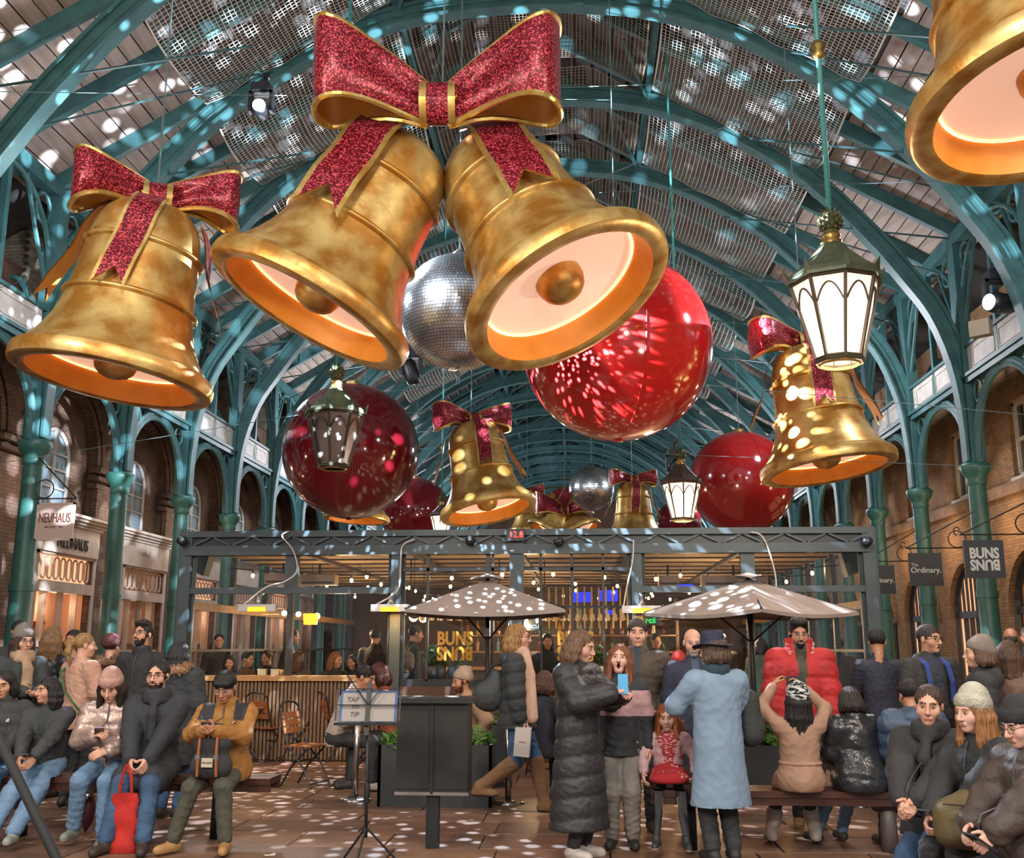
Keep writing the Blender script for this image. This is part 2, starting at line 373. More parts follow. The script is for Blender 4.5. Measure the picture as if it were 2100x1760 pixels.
# ---------------------------------------------------------------- galleries above the columns
PM = MB(); PM.bb(-.05, -BAY / 2 + .3, 7.18, .05, BAY / 2 - .3, 7.75)
for q in (-1, 1):
    for (a, c) in ((-1.25, -.1), (.1, 1.25)):
        PM.bb(q * .055 - .01, a, 7.27, q * .055 + .01, c, 7.3); PM.bb(q * .055 - .01, a, 7.63, q * .055 + .01, c, 7.66)
        PM.bb(q * .055 - .01, a, 7.27, q * .055 + .01, a + .03, 7.66); PM.bb(q * .055 - .01, c - .03, 7.27, q * .055 + .01, c, 7.66)
PM = PM.mesh('parapet_panel', M_white)
GB = MB(); GB.bb(-.12, -BAY / 2, 6.98, .12, BAY / 2, 7.16); GB.bb(-.16, -BAY / 2, 7.1, .16, BAY / 2, 7.17); GB.bb(-.1, -BAY / 2, 7.75, .1, BAY / 2, 7.82)
GB.bb(-.06, -.06, 7.1, .06, .06, 10.2)
GB.tube([Vector((0, 1.55 * math.cos(t), 5.3 + 1.62 * math.sin(t))) for t in [PI * i / 16 for i in range(17)]], .06, 6)
GB.bb(-.1, -BAY / 2, 10.1, .1, BAY / 2, 10.4); GB = GB.mesh('gallery_beam', M_teal)
for n, X, side in ((1, -10.01, 'left'), (2, 8.27, 'right')):
    g = struct('trim_%d' % n, 'gallery front with white panels on teal beams, %s side' % side)
    for k in range(-1, 13):
        place('parapet_panel', PM, g, (X, Y0 + (k + .5) * BAY, 0)); place('gallery_beam', GB, g, (X, Y0 + (k + .5) * BAY, 0))
# ---------------------------------------------------------------- side walls
def arc_pts(cy, cz, r, n, a0=0, a1=PI): return [(cy + r * math.cos(a0 + (a1 - a0) * i / n), cz + r * math.sin(a0 + (a1 - a0) * i / n)) for i in range(n + 1)]
def arch_wall(x0, th, y0, y1, z0, z1, cy, hw, zs, zb, b, mi=0, n=14):
    """wall slab between y0..y1, z0..z1 with an arched opening (half width hw, springing zs, bottom zb), thickness th towards +x"""
    A = [(cy + hw, zb)] + arc_pts(cy, zs, hw, n) + [(cy - hw, zb)]
    for x in (x0, x0 + th):
        # right and left of opening, then fans over the arch
        P = lambda y, z: (x, y, z)
        b.poly([P(y0, z0), P(cy - hw, z0), P(cy - hw, zs), P(y0, zs)], mi); b.poly([P(cy + hw, z0), P(y1, z0), P(y1, zs), P(cy + hw, zs)], mi)
        if zb > z0: b.poly([P(cy - hw, z0), P(cy + hw, z0), P(cy + hw, zb), P(cy - hw, zb)], mi)
        arc = arc_pts(cy, zs, hw, n)
        for i in range(n):
            (ya, za), (yb, zb2) = arc[i], arc[i + 1]; f = lambda t: y1 + (y0 - y1) * t
            b.poly([P(ya, za), P(f(i / n), z1 if 0 < i else zs if False else z1), P(f((i + 1) / n), z1), P(yb, zb2)], mi)
        b.poly([P(cy + hw, zs), P(y1, zs), P(y1, z1)], mi); b.poly([P(cy - hw, zs), P(y0, zs), P(y0, z1)], mi)
    for i in range(len(A) - 1):
        (ya, za), (yb, zb2) = A[i], A[i + 1]; b.poly([(x0, ya, za), (x0 + th, ya, za), (x0 + th, yb, zb2), (x0, yb, zb2)], mi)
wl = struct('wall_left', 'brown brick arcade wall with tall round arches')
wr = struct('wall_right', 'amber brick wall with sash windows and arched shop doors')
LP = 4.1; LX = -11.3
bm = MB(); arch_wall(-.45, .45, -LP / 2, LP / 2, 0, 9.2, 0, 1.55, 5.75, 0, bm)
bm.bb(.0, 1.5, 0, .12, 2.05, 5.3); bm.bb(.0, -2.05, 0, .12, -1.5, 5.3)
for zz in (5.2, 5.38, 5.56): bm.bb(-.1, 1.42, zz, .2 - (5.56 - zz) * .2, 2.05, zz + .1); bm.bb(-.1, -2.05, zz, .2 - (5.56 - zz) * .2, -1.42, zz + .1)
for rr_, xx in ((1.6, .03), (1.78, .06)):
    bm.tube([(xx, rr_ * math.cos(t), 5.75 + rr_ * math.sin(t)) for t in [PI * i / 16 for i in range(17)]], .07, 5)
LB = bm.mesh('arcade_bay', M_brick)
bm = MB(); arch_wall(-.42, .24, -1.6, 1.6, 4.45, 7.4, 0, .64, 5.66, 4.5, bm)
bm.tube([(-.17, .7 * math.cos(t), 5.7 + .7 * math.sin(t)) for t in [PI * i / 12 for i in range(13)]], .05, 5); LB2 = bm.mesh('arcade_infill', M_brick)
def arched_window(hw, zs, zb):
    f = MB(); A = [(hw, zb)] + arc_pts(0, zs, hw, 12) + [(-hw, zb)]
    f.tube([(0, y, z) for y, z in A], .05, 4); f.bar((0, -hw, zb), (0, hw, zb), .1, .1); f.bar((0, 0, zb), (0, 0, zs + hw), .05, .05)
    for z in (zb + .5, zs - .25, zs + .1): f.bar((0, -hw, z), (0, hw, z), .04, .04)
    p = MB(); p.poly([(-.03, y, z) for y, z in A]); return f, p
wn = 1
for k in range(-1, 15):
    yc = 21.5 + k * LP
    place('arcade_bay', LB, wl, (LX, yc, 0)); place('arcade_infill', LB2, wl, (LX, yc, 0))
    f, p = arched_window(.63, 5.66, 4.5); w = struct('window_%d' % wn, 'white arched window in the brick arcade', (LX - .2, yc, 0)); wn += 1
    f.build('window_frame', M_white, w); p.build('pane', M_glassl, w)
    if k == 0:
        for tx, yy in (('P', -.36), ('F', 0.0 + .18), ('L', .42)): place('lettering', text_mesh(tx, .22, mat('grey print', '#4d5358', .6)), w, (.0, yy, 5.5), (PI / 2, 0, PI / 2))
MB().bb(LX - 1.5, 4, 0, LX - .8, 86, 10.8).build('back_wall', M_brick, wl)
# brick piers rising above the gallery
for k in range(0, 9):
    yc = 21.5 + (k - .5) * LP; y0 = yc - 1.9
    if k > 0: MB().bb(LX - .3, yc - .45, 9.2, LX + .35, yc + .45, 10.6).build('pier', M_brickp, wl)
# the near pier on the left, brick by brick
pier = struct('wall_pier', 'pale brick pier above the left gallery'); pc = at(42, 500, 19.6)
px, py = pc.x, 19.6
MB().bb(px - .42, py - .42, 7.2, px + .42, py + .42, 10.2).build('core', mat('dark brick joint', '#45413a', .9), pier)
BK = [MB().box((0, 0, 0), (.2, .1, .066)).mesh('brick', mat('pier brick %d' % i, c, .85, 0, d, 9, .3)) for i, (c, d) in enumerate((('#8c8675', '#777162'), ('#7b7566', '#676254'), ('#979080', '#7d7768')))]
nrow = 36
for r_ in range(nrow):
    z = 7.3 + r_ * .076
    for c_ in range(4):
        o_ = (r_ % 2) * .105 - .05; place('brick', BK[random.randrange(3)], pier, (px - .34 + c_ * .21 + o_ * .8, py - .39, z))
        if c_ < 4: place('brick', BK[random.randrange(3)], pier, (px + .39, py - .3 + c_ * .21 - o_ * .8, z), (0, 0, PI / 2))
# right wall
RP = 3.75; RX = 9.7
bm = MB(); arch_wall(0, .4, -RP / 2, RP / 2, 0, 5.0, 0, 1.3, 2.3, 0, bm)
bm.tube([(-.03, 1.38 * math.cos(t), 2.3 + 1.38 * math.sin(t)) for t in [PI * i / 16 for i in range(17)]], .07, 5)
hw = .52
for (a, c, z0, z1) in ((-RP / 2, -hw, 5, 9.6), (hw, RP / 2, 5, 9.6), (-hw, hw, 5, 5.25), (-hw, hw, 6.95, 9.6)): bm.bb(0, a, z0, .4, c, z1)
RB = bm.mesh('brick_bay', M_brickr)
SC = MB().bb(-.1, -RP / 2, 4.9, .05, RP / 2, 5.16).mesh('string_course', M_stone)
M_door = mat('black shop door paint', '#2a2c30', .4)
M_lit = mat('warm lit shop glass', '#d9a27c', .4, emit='#ffb98a', estr=.75)
M_litdim = mat('dim shop glass', '#54463c', .1, emit='#ff9a55', estr=.12)
def sash():
    f = MB(); f.bb(.1, -.52, 5.25, .2, -.44, 6.95); f.bb(.1, .44, 5.25, .2, .52, 6.95); f.bb(.1, -.52, 5.25, .2, .52, 5.35); f.bb(.1, -.52, 6.86, .2, .52, 6.95); f.bb(.11, -.5, 6.05, .2, .5, 6.13)
    f.bb(.13, -.02, 5.3, .18, .02, 6.9); f.bb(-.05, -.6, 5.15, .15, .6, 5.25); return f.mesh('sash_frame', M_sash)
SF = sash(); SPN = [MB().bb(.17, a, z, .175, a + .42, z + .7).mesh('pane', M_glassd) for a in (-.44, .02) for z in (5.35, 6.14)]
for k in range(-3, 15):
    yc = 26.4 + k * RP
    place('brick_bay', RB, wr, (RX, yc, 0)); place('string_course', SC, wr, (RX, yc, 0))
    w = struct('window_%d' % wn, 'two-pane white sash window in the amber brick wall', (RX, yc, 0)); wn += 1
    place('sash_frame', SF, w)
    for p in SPN: place('pane', p, w)
    d = struct('door_%d' % (k + 4), 'black arched shop door with barred fanlight', (RX + .12, yc, 0))
    A = [(1.3, 0)] + arc_pts(0, 2.3, 1.3, 14) + [(-1.3, 0)]
    f = MB(); f.tube([(0, y, z) for y, z in A], .09, 4); f.bb(-.06, -1.3, 2.28, .08, 1.3, 2.45)
    for q in range(9):
        y = -1.12 + q * .28; f.bb(-.02, y - .02, 2.4, .04, y + .02, 2.3 + math.sqrt(max(.02, 1.3 ** 2 - y * y)))
    for y in (-.8, -.4, 0, .4, .8): f.bb(-.04, y - .05, 0, .06, y + .05, 2.3)
    f.build('door_frame', M_door, d)
    lit = {0: 1, 1: 1, -1: 0}.get(k, .6)
    MB().poly([(.06, y, z) for y, z in A]).build('pane', M_lit if lit == 1 else M_litdim, d)
MB().bb(RX + .6, 4, 0, RX + 1.2, 86, 10.8).build('back_wall', M_brickr, wr)
for y in (19.6, 23.6, 27.7, 32): lamp('wall_wash', 'POINT', (-10.4, y, 4.7), 16, (1, .78, .58), .15)  # lamps added to brighten the left brick, with no fitting
for y in (19.5, 23.4, 27.2, 31, 36): lamp('wall_wash', 'POINT', (8.9, y, 4.2), 34, (1, .66, .36), .15)
# ---------------------------------------------------------------- shopfronts on the left
M_shopin = mat('warm shop interior wall', '#e0b090', .8)
M_shelfw = mat('shop shelf', '#e8c08a', .5)
def shopfront(yc, lab, lettering, lit, small):
    t = thing('shopfront', lab, 'shopfront', (LX + .1, yc, 0)); f = MB()
    hw = 1.62
    f.bb(-.25, -hw, 3.55, .12, hw, 4.18)
    for i, (z, d) in enumerate(((4.16, .16), (4.22, .22), (4.28, .3), (4.34, .36))): f.bb(-.2, -hw - d * .5, z, d, hw + d * .4, z + .065)
    f.build('fascia', M_cream, t)
    f = MB()
    for y in (-hw, -1.0, 1.55): f.bb(-.2, y, 0, .06, y + .12, 3.55)
    for y in (-.36, .36, 1.0): f.bb(-.15, y - .02, .5, .0, y + .02, 2.75)
    f.bb(-.2, -hw, 2.72, .08, hw, 2.95); f.bb(-.2, -hw, 0, .05, hw, .55); f.bb(-.15, -hw, 1.45, .0, hw, 1.5); f.bb(-.2, -hw, 3.5, .06, hw, 3.58)
    f.build('window_frame', M_cream, t)
    n = 11
    fan = MB()
    for i in range(n):
        y = -hw + .25 + i * .275; pts = [(-.02, y + .1 * math.cos(a), (3.36 if math.sin(a) > 0 else 3.1) + .1 * math.sin(a)) for a in [2 * PI * q / 14 for q in range(14)]]
        fan.tube(pts, .022, 5, closed=True)
    fan.build('fanlight_bar', M_cream, t)
    for (a, c) in ((-1.5, -1.0), (-.88, -.36), (-.36, .36), (.36, 1.0), (1.0, 1.55)): MB().bb(-.1, a, .55, -.095, c, 2.72).build('pane', M_glz, t)
    MB().bb(-.1, -hw, 2.95, -.095, hw, 3.5).build('pane', M_lit if lit else M_litdim, t)
    rm = MB(); rm.bb(-.68, -1.54, 0, -.64, 1.54, 3.5); rm.bb(-.66, -1.54, 0, -.12, -1.51, 3.5); rm.bb(-.66, 1.51, 0, -.12, 1.54, 3.5); rm.build('display_back', M_shopin, t)
    sh = MB()
    for z in (.8, 1.2, 1.65): sh.bb(-.64, -hw + .05, z, -.3, hw - .05, z + .04)
    sh.build('shelf', M_shelfw, t)
    if lettering.strip(): place('lettering', text_mesh(lettering, .36, mat('dark brown sign paint', '#3f3a38', .6), .01, sx=.85), t, (.14, .35, 3.78), (PI / 2, 0, PI / 2))
    else:
        [MB().bb(.12, -.1 + q * .09, 3.84 - .02 * (q % 2), .124, -.04 + q * .09, 3.92 + .03 * (q % 3)).build('painted_mark', mat('faint fawn paint', '#8f7f72', .6), t) for q in range(6)] if lettering == '' else None
    for yy in (-1.0, .6): lamp('shop_light', 'POINT', (-.32, yy, 2.45), 11 if lit else 2.5, (1, .66, .42), .08, parent=t)
    return t
def glass_mat(name, tint, gl=.12):
    m = bpy.data.materials.new(name); m.use_nodes = True; N = m.node_tree.nodes; L = m.node_tree.links; N.clear()
    o = N.new('ShaderNodeOutputMaterial'); tr = N.new('ShaderNodeBsdfTransparent'); tr.inputs[0].default_value = (*tint, 1); g = N.new('ShaderNodeBsdfGlossy'); g.inputs['Roughness'].default_value = .03
    lw = N.new('ShaderNodeLayerWeight'); lw.inputs[0].default_value = .5; mx = N.new('ShaderNodeMixShader'); pw = N.new('ShaderNodeMath'); pw.operation = 'POWER'; pw.inputs[1].default_value = 4; ml = N.new('ShaderNodeMath'); ml.operation = 'MULTIPLY_ADD'; ml.inputs[1].default_value = .5; ml.inputs[2].default_value = .02
    L.new(lw.outputs['Facing'], pw.inputs[0]); L.new(pw.outputs[0], ml.inputs[0]); L.new(ml.outputs[0], mx.inputs[0]); L.new(tr.outputs[0], mx.inputs[1]); L.new(g.outputs[0], mx.inputs[2]); L.new(mx.outputs[0], o.inputs[0]); return m
M_glz = glass_mat('clear window glass', (.93, .93, .92))
shopfront(21.5, 'cream chocolate shopfront with glowing oval fanlights in the first arch', 'NEUHAUS', True, False)
shopfront(25.6, 'cream tea shopfront with dim narrow fanlights behind the second column', '', False, True)
for k in range(2, 6): shopfront(21.5 + k * LP, 'cream shopfront far down the left arcade, %s from the camera' % ORD[k], ' ', k % 2 == 0, True)
# goods in the chocolate shop window
for i, (dy, z, w, h, c, l) in enumerate(((-.42, 1.69, .5, .42, '#b5602c', 'brown gift box stack on the chocolate shop shelf'), (.12, 1.69, .42, .42, '#c4371c', 'orange red gift box on the chocolate shop shelf'),
        (-.75, 1.245, .34, .3, '#a8281c', 'red tin on the lower chocolate shop shelf'), (-1.3, 1.69, .32, .55, '#3f7a46', 'green wrapped hamper in the chocolate shop side window'), (.3, 1.245, .3, .2, '#d9c39a', 'cream parcel on the lower chocolate shop shelf'))):
    b = MB(); b.bb(-.12, -w / 2, 0, .12, w / 2, h * .86); b.bb(-.13, -w / 2 - .01, h * .86, .13, w / 2 + .01, h); b.bb(.12, -.02, 0, .128, .02, h)
    o = b.build('gift_box', mat('gift box %d' % i, c, .5), None, (LX - .36, 21.5 + dy, z)); tag(o, l, 'box')
# ================================================================ HANGING DECORATIONS
M_gold = mat('gold leaf', '#ad7a32', .46, .58, '#dcc07a', 3.2, .14, 16, contrast=(.40, .66), r2=.28, detail=10)
M_goldin = mat('orange gold inside', '#e0912e', .5, .1, '#eba040', 3)
M_goldt = mat('pale gold trim', '#cfa652', .35, .8, '#e6cd86', 9, r2=.25)
M_diff = mat('bell diffuser', '#f0d8c8', .6, emit='#ffc8aa', estr=.42)
M_diffl = mat('bell diffuser dim', '#d8b8a4', .6, emit='#ffc9a6', estr=.4)
M_led = mat('warm LED strip', '#ffe0b0', .5, emit='#ffb070', estr=5.0)
def glitter(name, dark, mid, light, sc):
    m = mat(name, mid, .35, .35); N, L, b = nodes_of(m)
    tc = N.new('ShaderNodeTexCoord'); v = N.new('ShaderNodeTexVoronoi'); v.inputs['Scale'].default_value = sc; L.new(tc.outputs['Object'], v.inputs['Vector'])
    sp = N.new('ShaderNodeSeparateColor'); L.new(v.outputs['Color'], sp.inputs[0])
    r = N.new('ShaderNodeValToRGB'); e = r.color_ramp.elements; e[0].color = (*lin(dark), 1); e[1].color = (*lin(light), 1); e[1].position = .97; k = e.new(.62); k.color = (*lin(mid), 1)  # pale cells put the ribbon's sparkle into the base colour
    L.new(sp.outputs[0], r.inputs[0]); L.new(r.outputs[0], b.inputs['Base Color'])
    bp = N.new('ShaderNodeBump'); bp.inputs['Strength'].default_value = .8; bp.inputs['Distance'].default_value = .01; L.new(sp.outputs[1], bp.inputs['Height']); L.new(bp.outputs[0], b.inputs['Normal'])
    return m
M_glit = glitter('red glitter ribbon', '#3a0613', '#7d1024', '#e8606a', 75)
M_wire = mat('thin steel wire', '#5d7274', .5, .3)
BP = [(1.0, -.01), (1.02, .005), (1.02, .13), (1.01, .15), (.94, .2), (.86, .3), (.79, .42), (.73, .55), (.69, .68), (.665, .80), (.65, .9), (.62, 1.1), (.60, 1.3), (.585, 1.5), (.56, 1.66), (.5, 1.82), (.41, 1.93), (.28, 2.0), (.12, 2.03), (.001, 2.035)]
def rb(z):
    for (r0, z0), (r1, z1) in zip(BP, BP[1:]):
        if z0 <= z <= z1: return r0 + (r1 - r0) * (z - z0) / (z1 - z0 + 1e-9)
    return .3
def pxm(p): d = np.array([p.x, p.y, p.z - EYE]); return F / float(d @ _fw)
def bell_parts(parent, M, R, lit=True, seg=56, light=0):
    T = lambda v: M @ (Vector(v) * R)
    def lath(prof, n=seg, mi=0):
        b = MB(); b.lathe([(r * R, z * R) for r, z in prof], n, M); return b
    body = lath(BP[4:]).build('bell_body', M_gold, parent)
    o = lath([(1.02, 0), (1.035, .05), (1.035, .1), (1.02, .145)]).build('rim_band', M_gold, body); lath([(1.02, .145), (1.0, .165), (.94, .2)]).build('rim_shoulder', M_gold, body)
    for z in (.84, 1.44): 
        r = rb(z); lath([(r + .0, z - .035), (r + .035, z - .02), (r + .045, z), (r + .035, z + .02), (r, z + .035)]).build('band', M_gold, body)
    lath([(1.02, 0), (1.0, -.012), (.88, -.015), (.86, 0)]).build('rim', M_gold, body)
    lath([(.86, 0), (.84, .1), (.8, .2), (.77, .26)]).build('rim_lining', M_goldin, body)
    lath([(.78, .25), (.6, .265), (.3, .275), (.001, .275)]).build('diffuser', M_diff if lit else M_diffl, body)
    lath([(.79, .225), (.776, .245), (.766, .238)]).build('led_strip', M_led, body)
    lath([(.235, .28), (.23, .2), (.2, .12), (.15, .07), (.07, .04), (.001, .035)], 24).build('clapper', M_gold, body)
    return body
def strip(P, Wd, Nn, w, e, parent, notch=.6, off=.012):
    """ribbon along centre points P with width directions Wd and normals Nn; red middle, gold borders, gold back; notched end"""
    n = len(P); ks = [-1, -.8, -.4, 0, .4, .8, 1]
    def row(i, d): return [P[i] + Wd[i] * (w * k) + Nn[i] * d for k in ks]
    rows = [row(i, off) for i in range(n)]; t = (P[-1] - P[-2]).normalized()
    tip = [p + t * (w * notch * 2 * (abs(k))) for p, k in zip(rows[-1], ks)]; rows.append(tip)
    b = MB(); b.grid([r[1:6] for r in rows], 0); o = b.build('tail', M_glit, parent)
    g = MB(); g.grid([r[0:2] for r in rows], 0); g.grid([r[5:7] for r in rows], 0); g.build('tail_trim', M_goldt, o)
    tipb = [p - Nn[-1] * .02 for p in tip]; rows2 = [row(i, -off * .4) for i in range(n)] + [tipb]
    g = MB(); g.grid(rows2, 0, flip=True); g.build('tail_lining', M_goldin, o); return o
def tail(parent, M, R, phi0, phi1, z0, z1, w, flare=0.0, lift=.05, n=10):
    P = []; Wd = []; Nn = []
    for i in range(n):
        s = i / (n - 1); z = z0 + (z1 - z0) * s; ph = phi0 + (phi1 - phi0) * s; r = rb(max(z, 0)) + lift + flare * s * s + (.03 * math.sin(9 * s) * s if flare else 0)
        rd = Vector((math.cos(ph), math.sin(ph), 0)); P.append(M @ (Vector((r * rd.x, r * rd.y, z)) * R)); Wd.append(M.to_3x3() @ Vector((-rd.y, rd.x, 0))); Nn.append(M.to_3x3() @ rd)
    return strip(P, Wd, Nn, w * R, 0, parent)
def bow(parent, M, k, loops, knot=.2, kh=.42, sag=.12):
    """loops: (side, L, ztop0, zbot0, ztop1, zbot1, depth, yaw)"""
    for (s, L, t0, b0, t1, b1, D, yw, dz) in loops:
        n = 26; top = []; bot = []; mid = []
        Ry = Matrix.Rotation(yw, 3, 'Z')
        for i in range(n + 1):
            t = i / n; e = max(0.0, math.sin(PI * t)) ** .72; x = .1 + (L - .1) * e; y = -D * math.sin(2 * PI * t) * (.45 + .55 * e) - .02 * math.cos(PI * t)
            zt = t0 + (t1 - t0) * e ** .75; zb = b0 + (b1 - b0) * e ** 1.3 + sag * math.sin(PI * min(1, e)) * .8
            wob = .025 * math.sin(7 * t * PI) * (1 - e)
            f = lambda z: M @ ((Ry @ Vector((s * x, y + wob * 0, z + dz * e))) * k)
            top.append(f(zt)); bot.append(f(zb))
        rows = []
        for q in range(9):
            u = q / 8; r = []
            for i in range(n + 1):
                t = i / n; e = max(0.0, math.sin(PI * t)) ** .72; pl = .05 * math.sin(u * PI * 3 + 1) * (1 - e) * (1 if t < .5 else -1)
                p = top[i].lerp(bot[i], u); r.append(p + M.to_3x3() @ (Ry @ Vector((0, -pl - .1 * math.sin(PI * u) * e * (1 if t < .5 else -1), 0))) * k)
            rows.append(r)
        b = MB(); b.grid(rows, 0); o = b.build('bow_loop', M_glit, parent)
        ctr = M @ Vector((s * L * .5 * k, 0, (t1 + b1) / 2 * k))
        cen = sum((p for p in rows[4]), Vector()) / (n + 1)
        inn = [[p + (cen - p).normalized() * .02 * k for p in r] for r in rows]
        MB().grid(inn, 0, flip=True).build('loop_lining', M_goldin, o)
        MB().tube(top, .024 * k, 6).tube(bot, .028 * k, 6).build('loop_trim', M_goldt, o)
    b = MB(); c = [Vector((x, -.17 - .05 * math.cos((z) * 3), z)) for x, z in ((0, 0),)]
    rows = []; tr1 = []; tr2 = []
    for i in range(13):
        a = 2 * PI * i / 12; yy = -.17 * math.cos(a) - .03; zz = kh / 2 * math.sin(a); rows.append([M @ (Vector((x, yy, zz)) * k) for x in (-knot * .62, 0, knot * .62)])
        tr1.append([M @ (Vector((x, yy * 1.03, zz * 1.04)) * k) for x in (-knot, -knot * .6)]); tr2.append([M @ (Vector((x, yy * 1.03, zz * 1.04)) * k) for x in (knot * .6, knot)])
    o = MB().grid(rows, 0).build('bow_knot', M_glit, parent); MB().grid(tr1, 0).grid(tr2, 0).build('knot_trim', M_goldt, o)
def axes(z, x=(1, 0, 0), loc=(0, 0, 0)):
    R = frame_from(z, x); return Matrix.Translation(loc) @ R.to_4x4()
RIGHT = Vector(_rt)
def single_bell(name, label, px, py, D, half, dx, dy, ratio, yaw=0.0, wire=True, lit=True, tails=True, seg=56, roll=0.0, bowon=True):
    c = at(px, py, D); R = half / pxm(c); up = -viewdir(px, py, dx, dy, ratio)
    t = thing(name, label, 'bell', c, None, 'giant golden bells'); M = axes(up, RIGHT); M = M @ Matrix.Rotation(yaw, 4, 'Z')
    bell_parts(t, M, R, lit, seg)
    top = M @ Vector((0, 0, 2.03 * R))
    if bowon:
        B = Matrix.Translation(top) @ axes(Vector((0, -.12, 1)) + up * .4, RIGHT) @ Matrix.Rotation(yaw + .25, 4, 'Z') @ Matrix.Rotation(roll, 4, 'Y')
        B = B @ Matrix.Translation((0, -.08 * R, .04 * R))
        bow(t, B, R, ((-1, .86, .17, -.13, .36, -.24, .3, 0.05, .02), (1, .86, .17, -.13, .36, -.24, .3, 0.0, .02)), .15, .36)
    if tails:
        tail(t, M, R, -PI / 2 + .15, -PI / 2 - .02, 1.98, 1.0, .17, .04, .07)
        tail(t, M, R, PI + .05, PI - .2, 1.95, .95, .12, .26, .07)
        tail(t, M, R, -.15, .15, 1.95, .8, .12, .2, .07)
    if wire:
        zt = rz(c.x + top.x - XC) + .1
        MB().cyl(top, Vector((top.x, top.y, zt - c.z)), .012, n=5).build('hanging_wire', M_wire, t)
        rg = MB(); rg.tube([top + Vector((.05 * math.cos(a), 0, .06 + .06 * math.sin(a))) for a in [2 * PI * i / 10 for i in range(10)]], .014, 5, closed=True).build('shackle', M_wire, t)
    return t
single_bell('christmas_bell', 'golden bell with red bow hanging at far left beside the column', 228, 783, 10.6, 196, -.25, .97, .21, .12)
single_bell('christmas_bell', 'golden bell with red bow partly behind the lit lantern on the right', 1700, 965, 15.8, 134, .21, .98, .2, -.1)
single_bell('christmas_bell', 'golden bell with red bow between the dark red and bright red balls', 1003, 1050, 22.0, 97, .2, .98, .26, .2)
single_bell('christmas_bell', 'large golden bell cropped by the top right corner of the photo', 2178, 212, 7.6, 292, .32, .95, .5, .1, lit=True)
single_bell('christmas_bell', 'small far golden bell with red bow beside the small mirror ball', 1302, 1104, 31.0, 58, .05, 1, .1, 0, seg=36)
single_bell('christmas_bell', 'golden bell peeking out below the dark red ball with lantern', 731, 1067, 27.0, 66, -.1, 1, .14, 0, seg=36)
single_bell('christmas_bell', 'distant golden bell just over the LED counter', 1085, 1090, 46.0, 40, .05, 1, .1, 0, seg=30, tails=False)
def twin(label, cxl, cyl_, hl, dl, rl, cxr, cyr, hr, dr, rr_, kx, ky, D, big):
    kp = at(kx, ky, D - .3); t = thing('christmas_bell_pair', label, 'bell', kp, None, 'giant golden bells')
    for (cx, cy, h, d, r, ph) in ((cxl, cyl_, hl, dl, rl, -PI / 2 - .3), (cxr, cyr, hr, dr, rr_, -PI / 2 + .08)):
        c = at(cx, cy, D); R = h / pxm(c); up = -viewdir(cx, cy, d[0], d[1], r); M = Matrix.Translation(c - kp) @ axes(up, RIGHT)
        bd = bell_parts(t, M, R, True, 64 if big else 32)
        top = M @ Vector((0, 0, 2.02 * R))
        tail(t, M, R, ph, ph + (.12 if cx < kx else -.12), 2.0, .95, .25, .06, .1)
    k = R * .96; B = axes(Vector((0, -.1, 1)), RIGHT, (0, -.25 * R, 0))
    bow(t, B, k, ((-1, 1.17, .2, -.2, .70, -.16, .4, .1, .04), (1, 1.17, .2, -.2, .70, -.16, .4, -.1, .04)), .17, .42)
    MB().cyl((0, 0, .1), (.05, .1, rz(kp.x - XC) + .1 - kp.z), .012, n=5).build('hanging_wire', M_wire, t)
    return t
twin('pair of big golden bells under one large red glitter bow, centre', 629, 640, 217, (-.525, .85), .24, 1172, 615, 222, (.53, .85), .5, 906, 245, 10.5, True)
twin('far pair of golden bells under a red bow, mostly behind the pavilion beam', 1128, 1098, 52, (-.5, .87), .2, 1186, 1098, 52, (.5, .87), .3, 1158, 1048, 38.0, False)
# ---------------------------------------------------------------- red balls
M_red = mat('glossy red plastic', '#c4221f', .12, 0, '#b01a1a', .8, coat=.5)
M_redd = mat('deep red translucent plastic', '#7a1420', .10, 0, '#66101b', .8, coat=.6)
def ball(label, px, py, D, half, m):
    c = at(px, py, D); R = half / pxm(c); t = thing('red_ball', label, 'bauble', c, None, 'giant red balls')
    b = MB(); b.sphere((0, 0, 0), R, 64, 40); b.build('shell', m, t)
    MB().tube([(R * 1.002 * math.sin(a) * .25, R * 1.002 * math.sin(a) * -.968, R * 1.002 * math.cos(a)) for a in [PI * i / 40 for i in range(41)]], .006 * R, 4).build('seam', m, t)
    MB().lathe([(.1 * R, R * .99), (.1 * R, R * 1.05), (.03 * R, R * 1.06), (.001, R * 1.06)], 16).build('cap', M_goldt, t)
    MB().lathe([(.05 * R, -R * .995), (.04 * R, -R * 1.02), (.001, -R * 1.025)], 12).build('bottom_plug', m, t)
    MB().cyl((0, 0, R), (0, 0, rz(c.x - XC) + .1 - c.z), .012, n=5).build('hanging_wire', M_wire, t)
ball('huge bright red ball behind the right bell of the centre pair', 1265, 712, 16.0, 194, M_red)
ball('dark red ball behind the unlit lantern', 720, 925, 22.7, 139, M_redd)
ball('red ball half hidden by the bell left of the LED counter', 852, 1052, 34.0, 72, M_redd)
ball('red ball behind the small lit lantern on the right', 1520, 990, 27.0, 106, mat('dusky red plastic', '#9a1a1c', .12, 0, '#861618', .8, coat=.5))
ball('small distant red ball low beside the small lit lantern', 1392, 1072, 46.0, 46, M_redd)
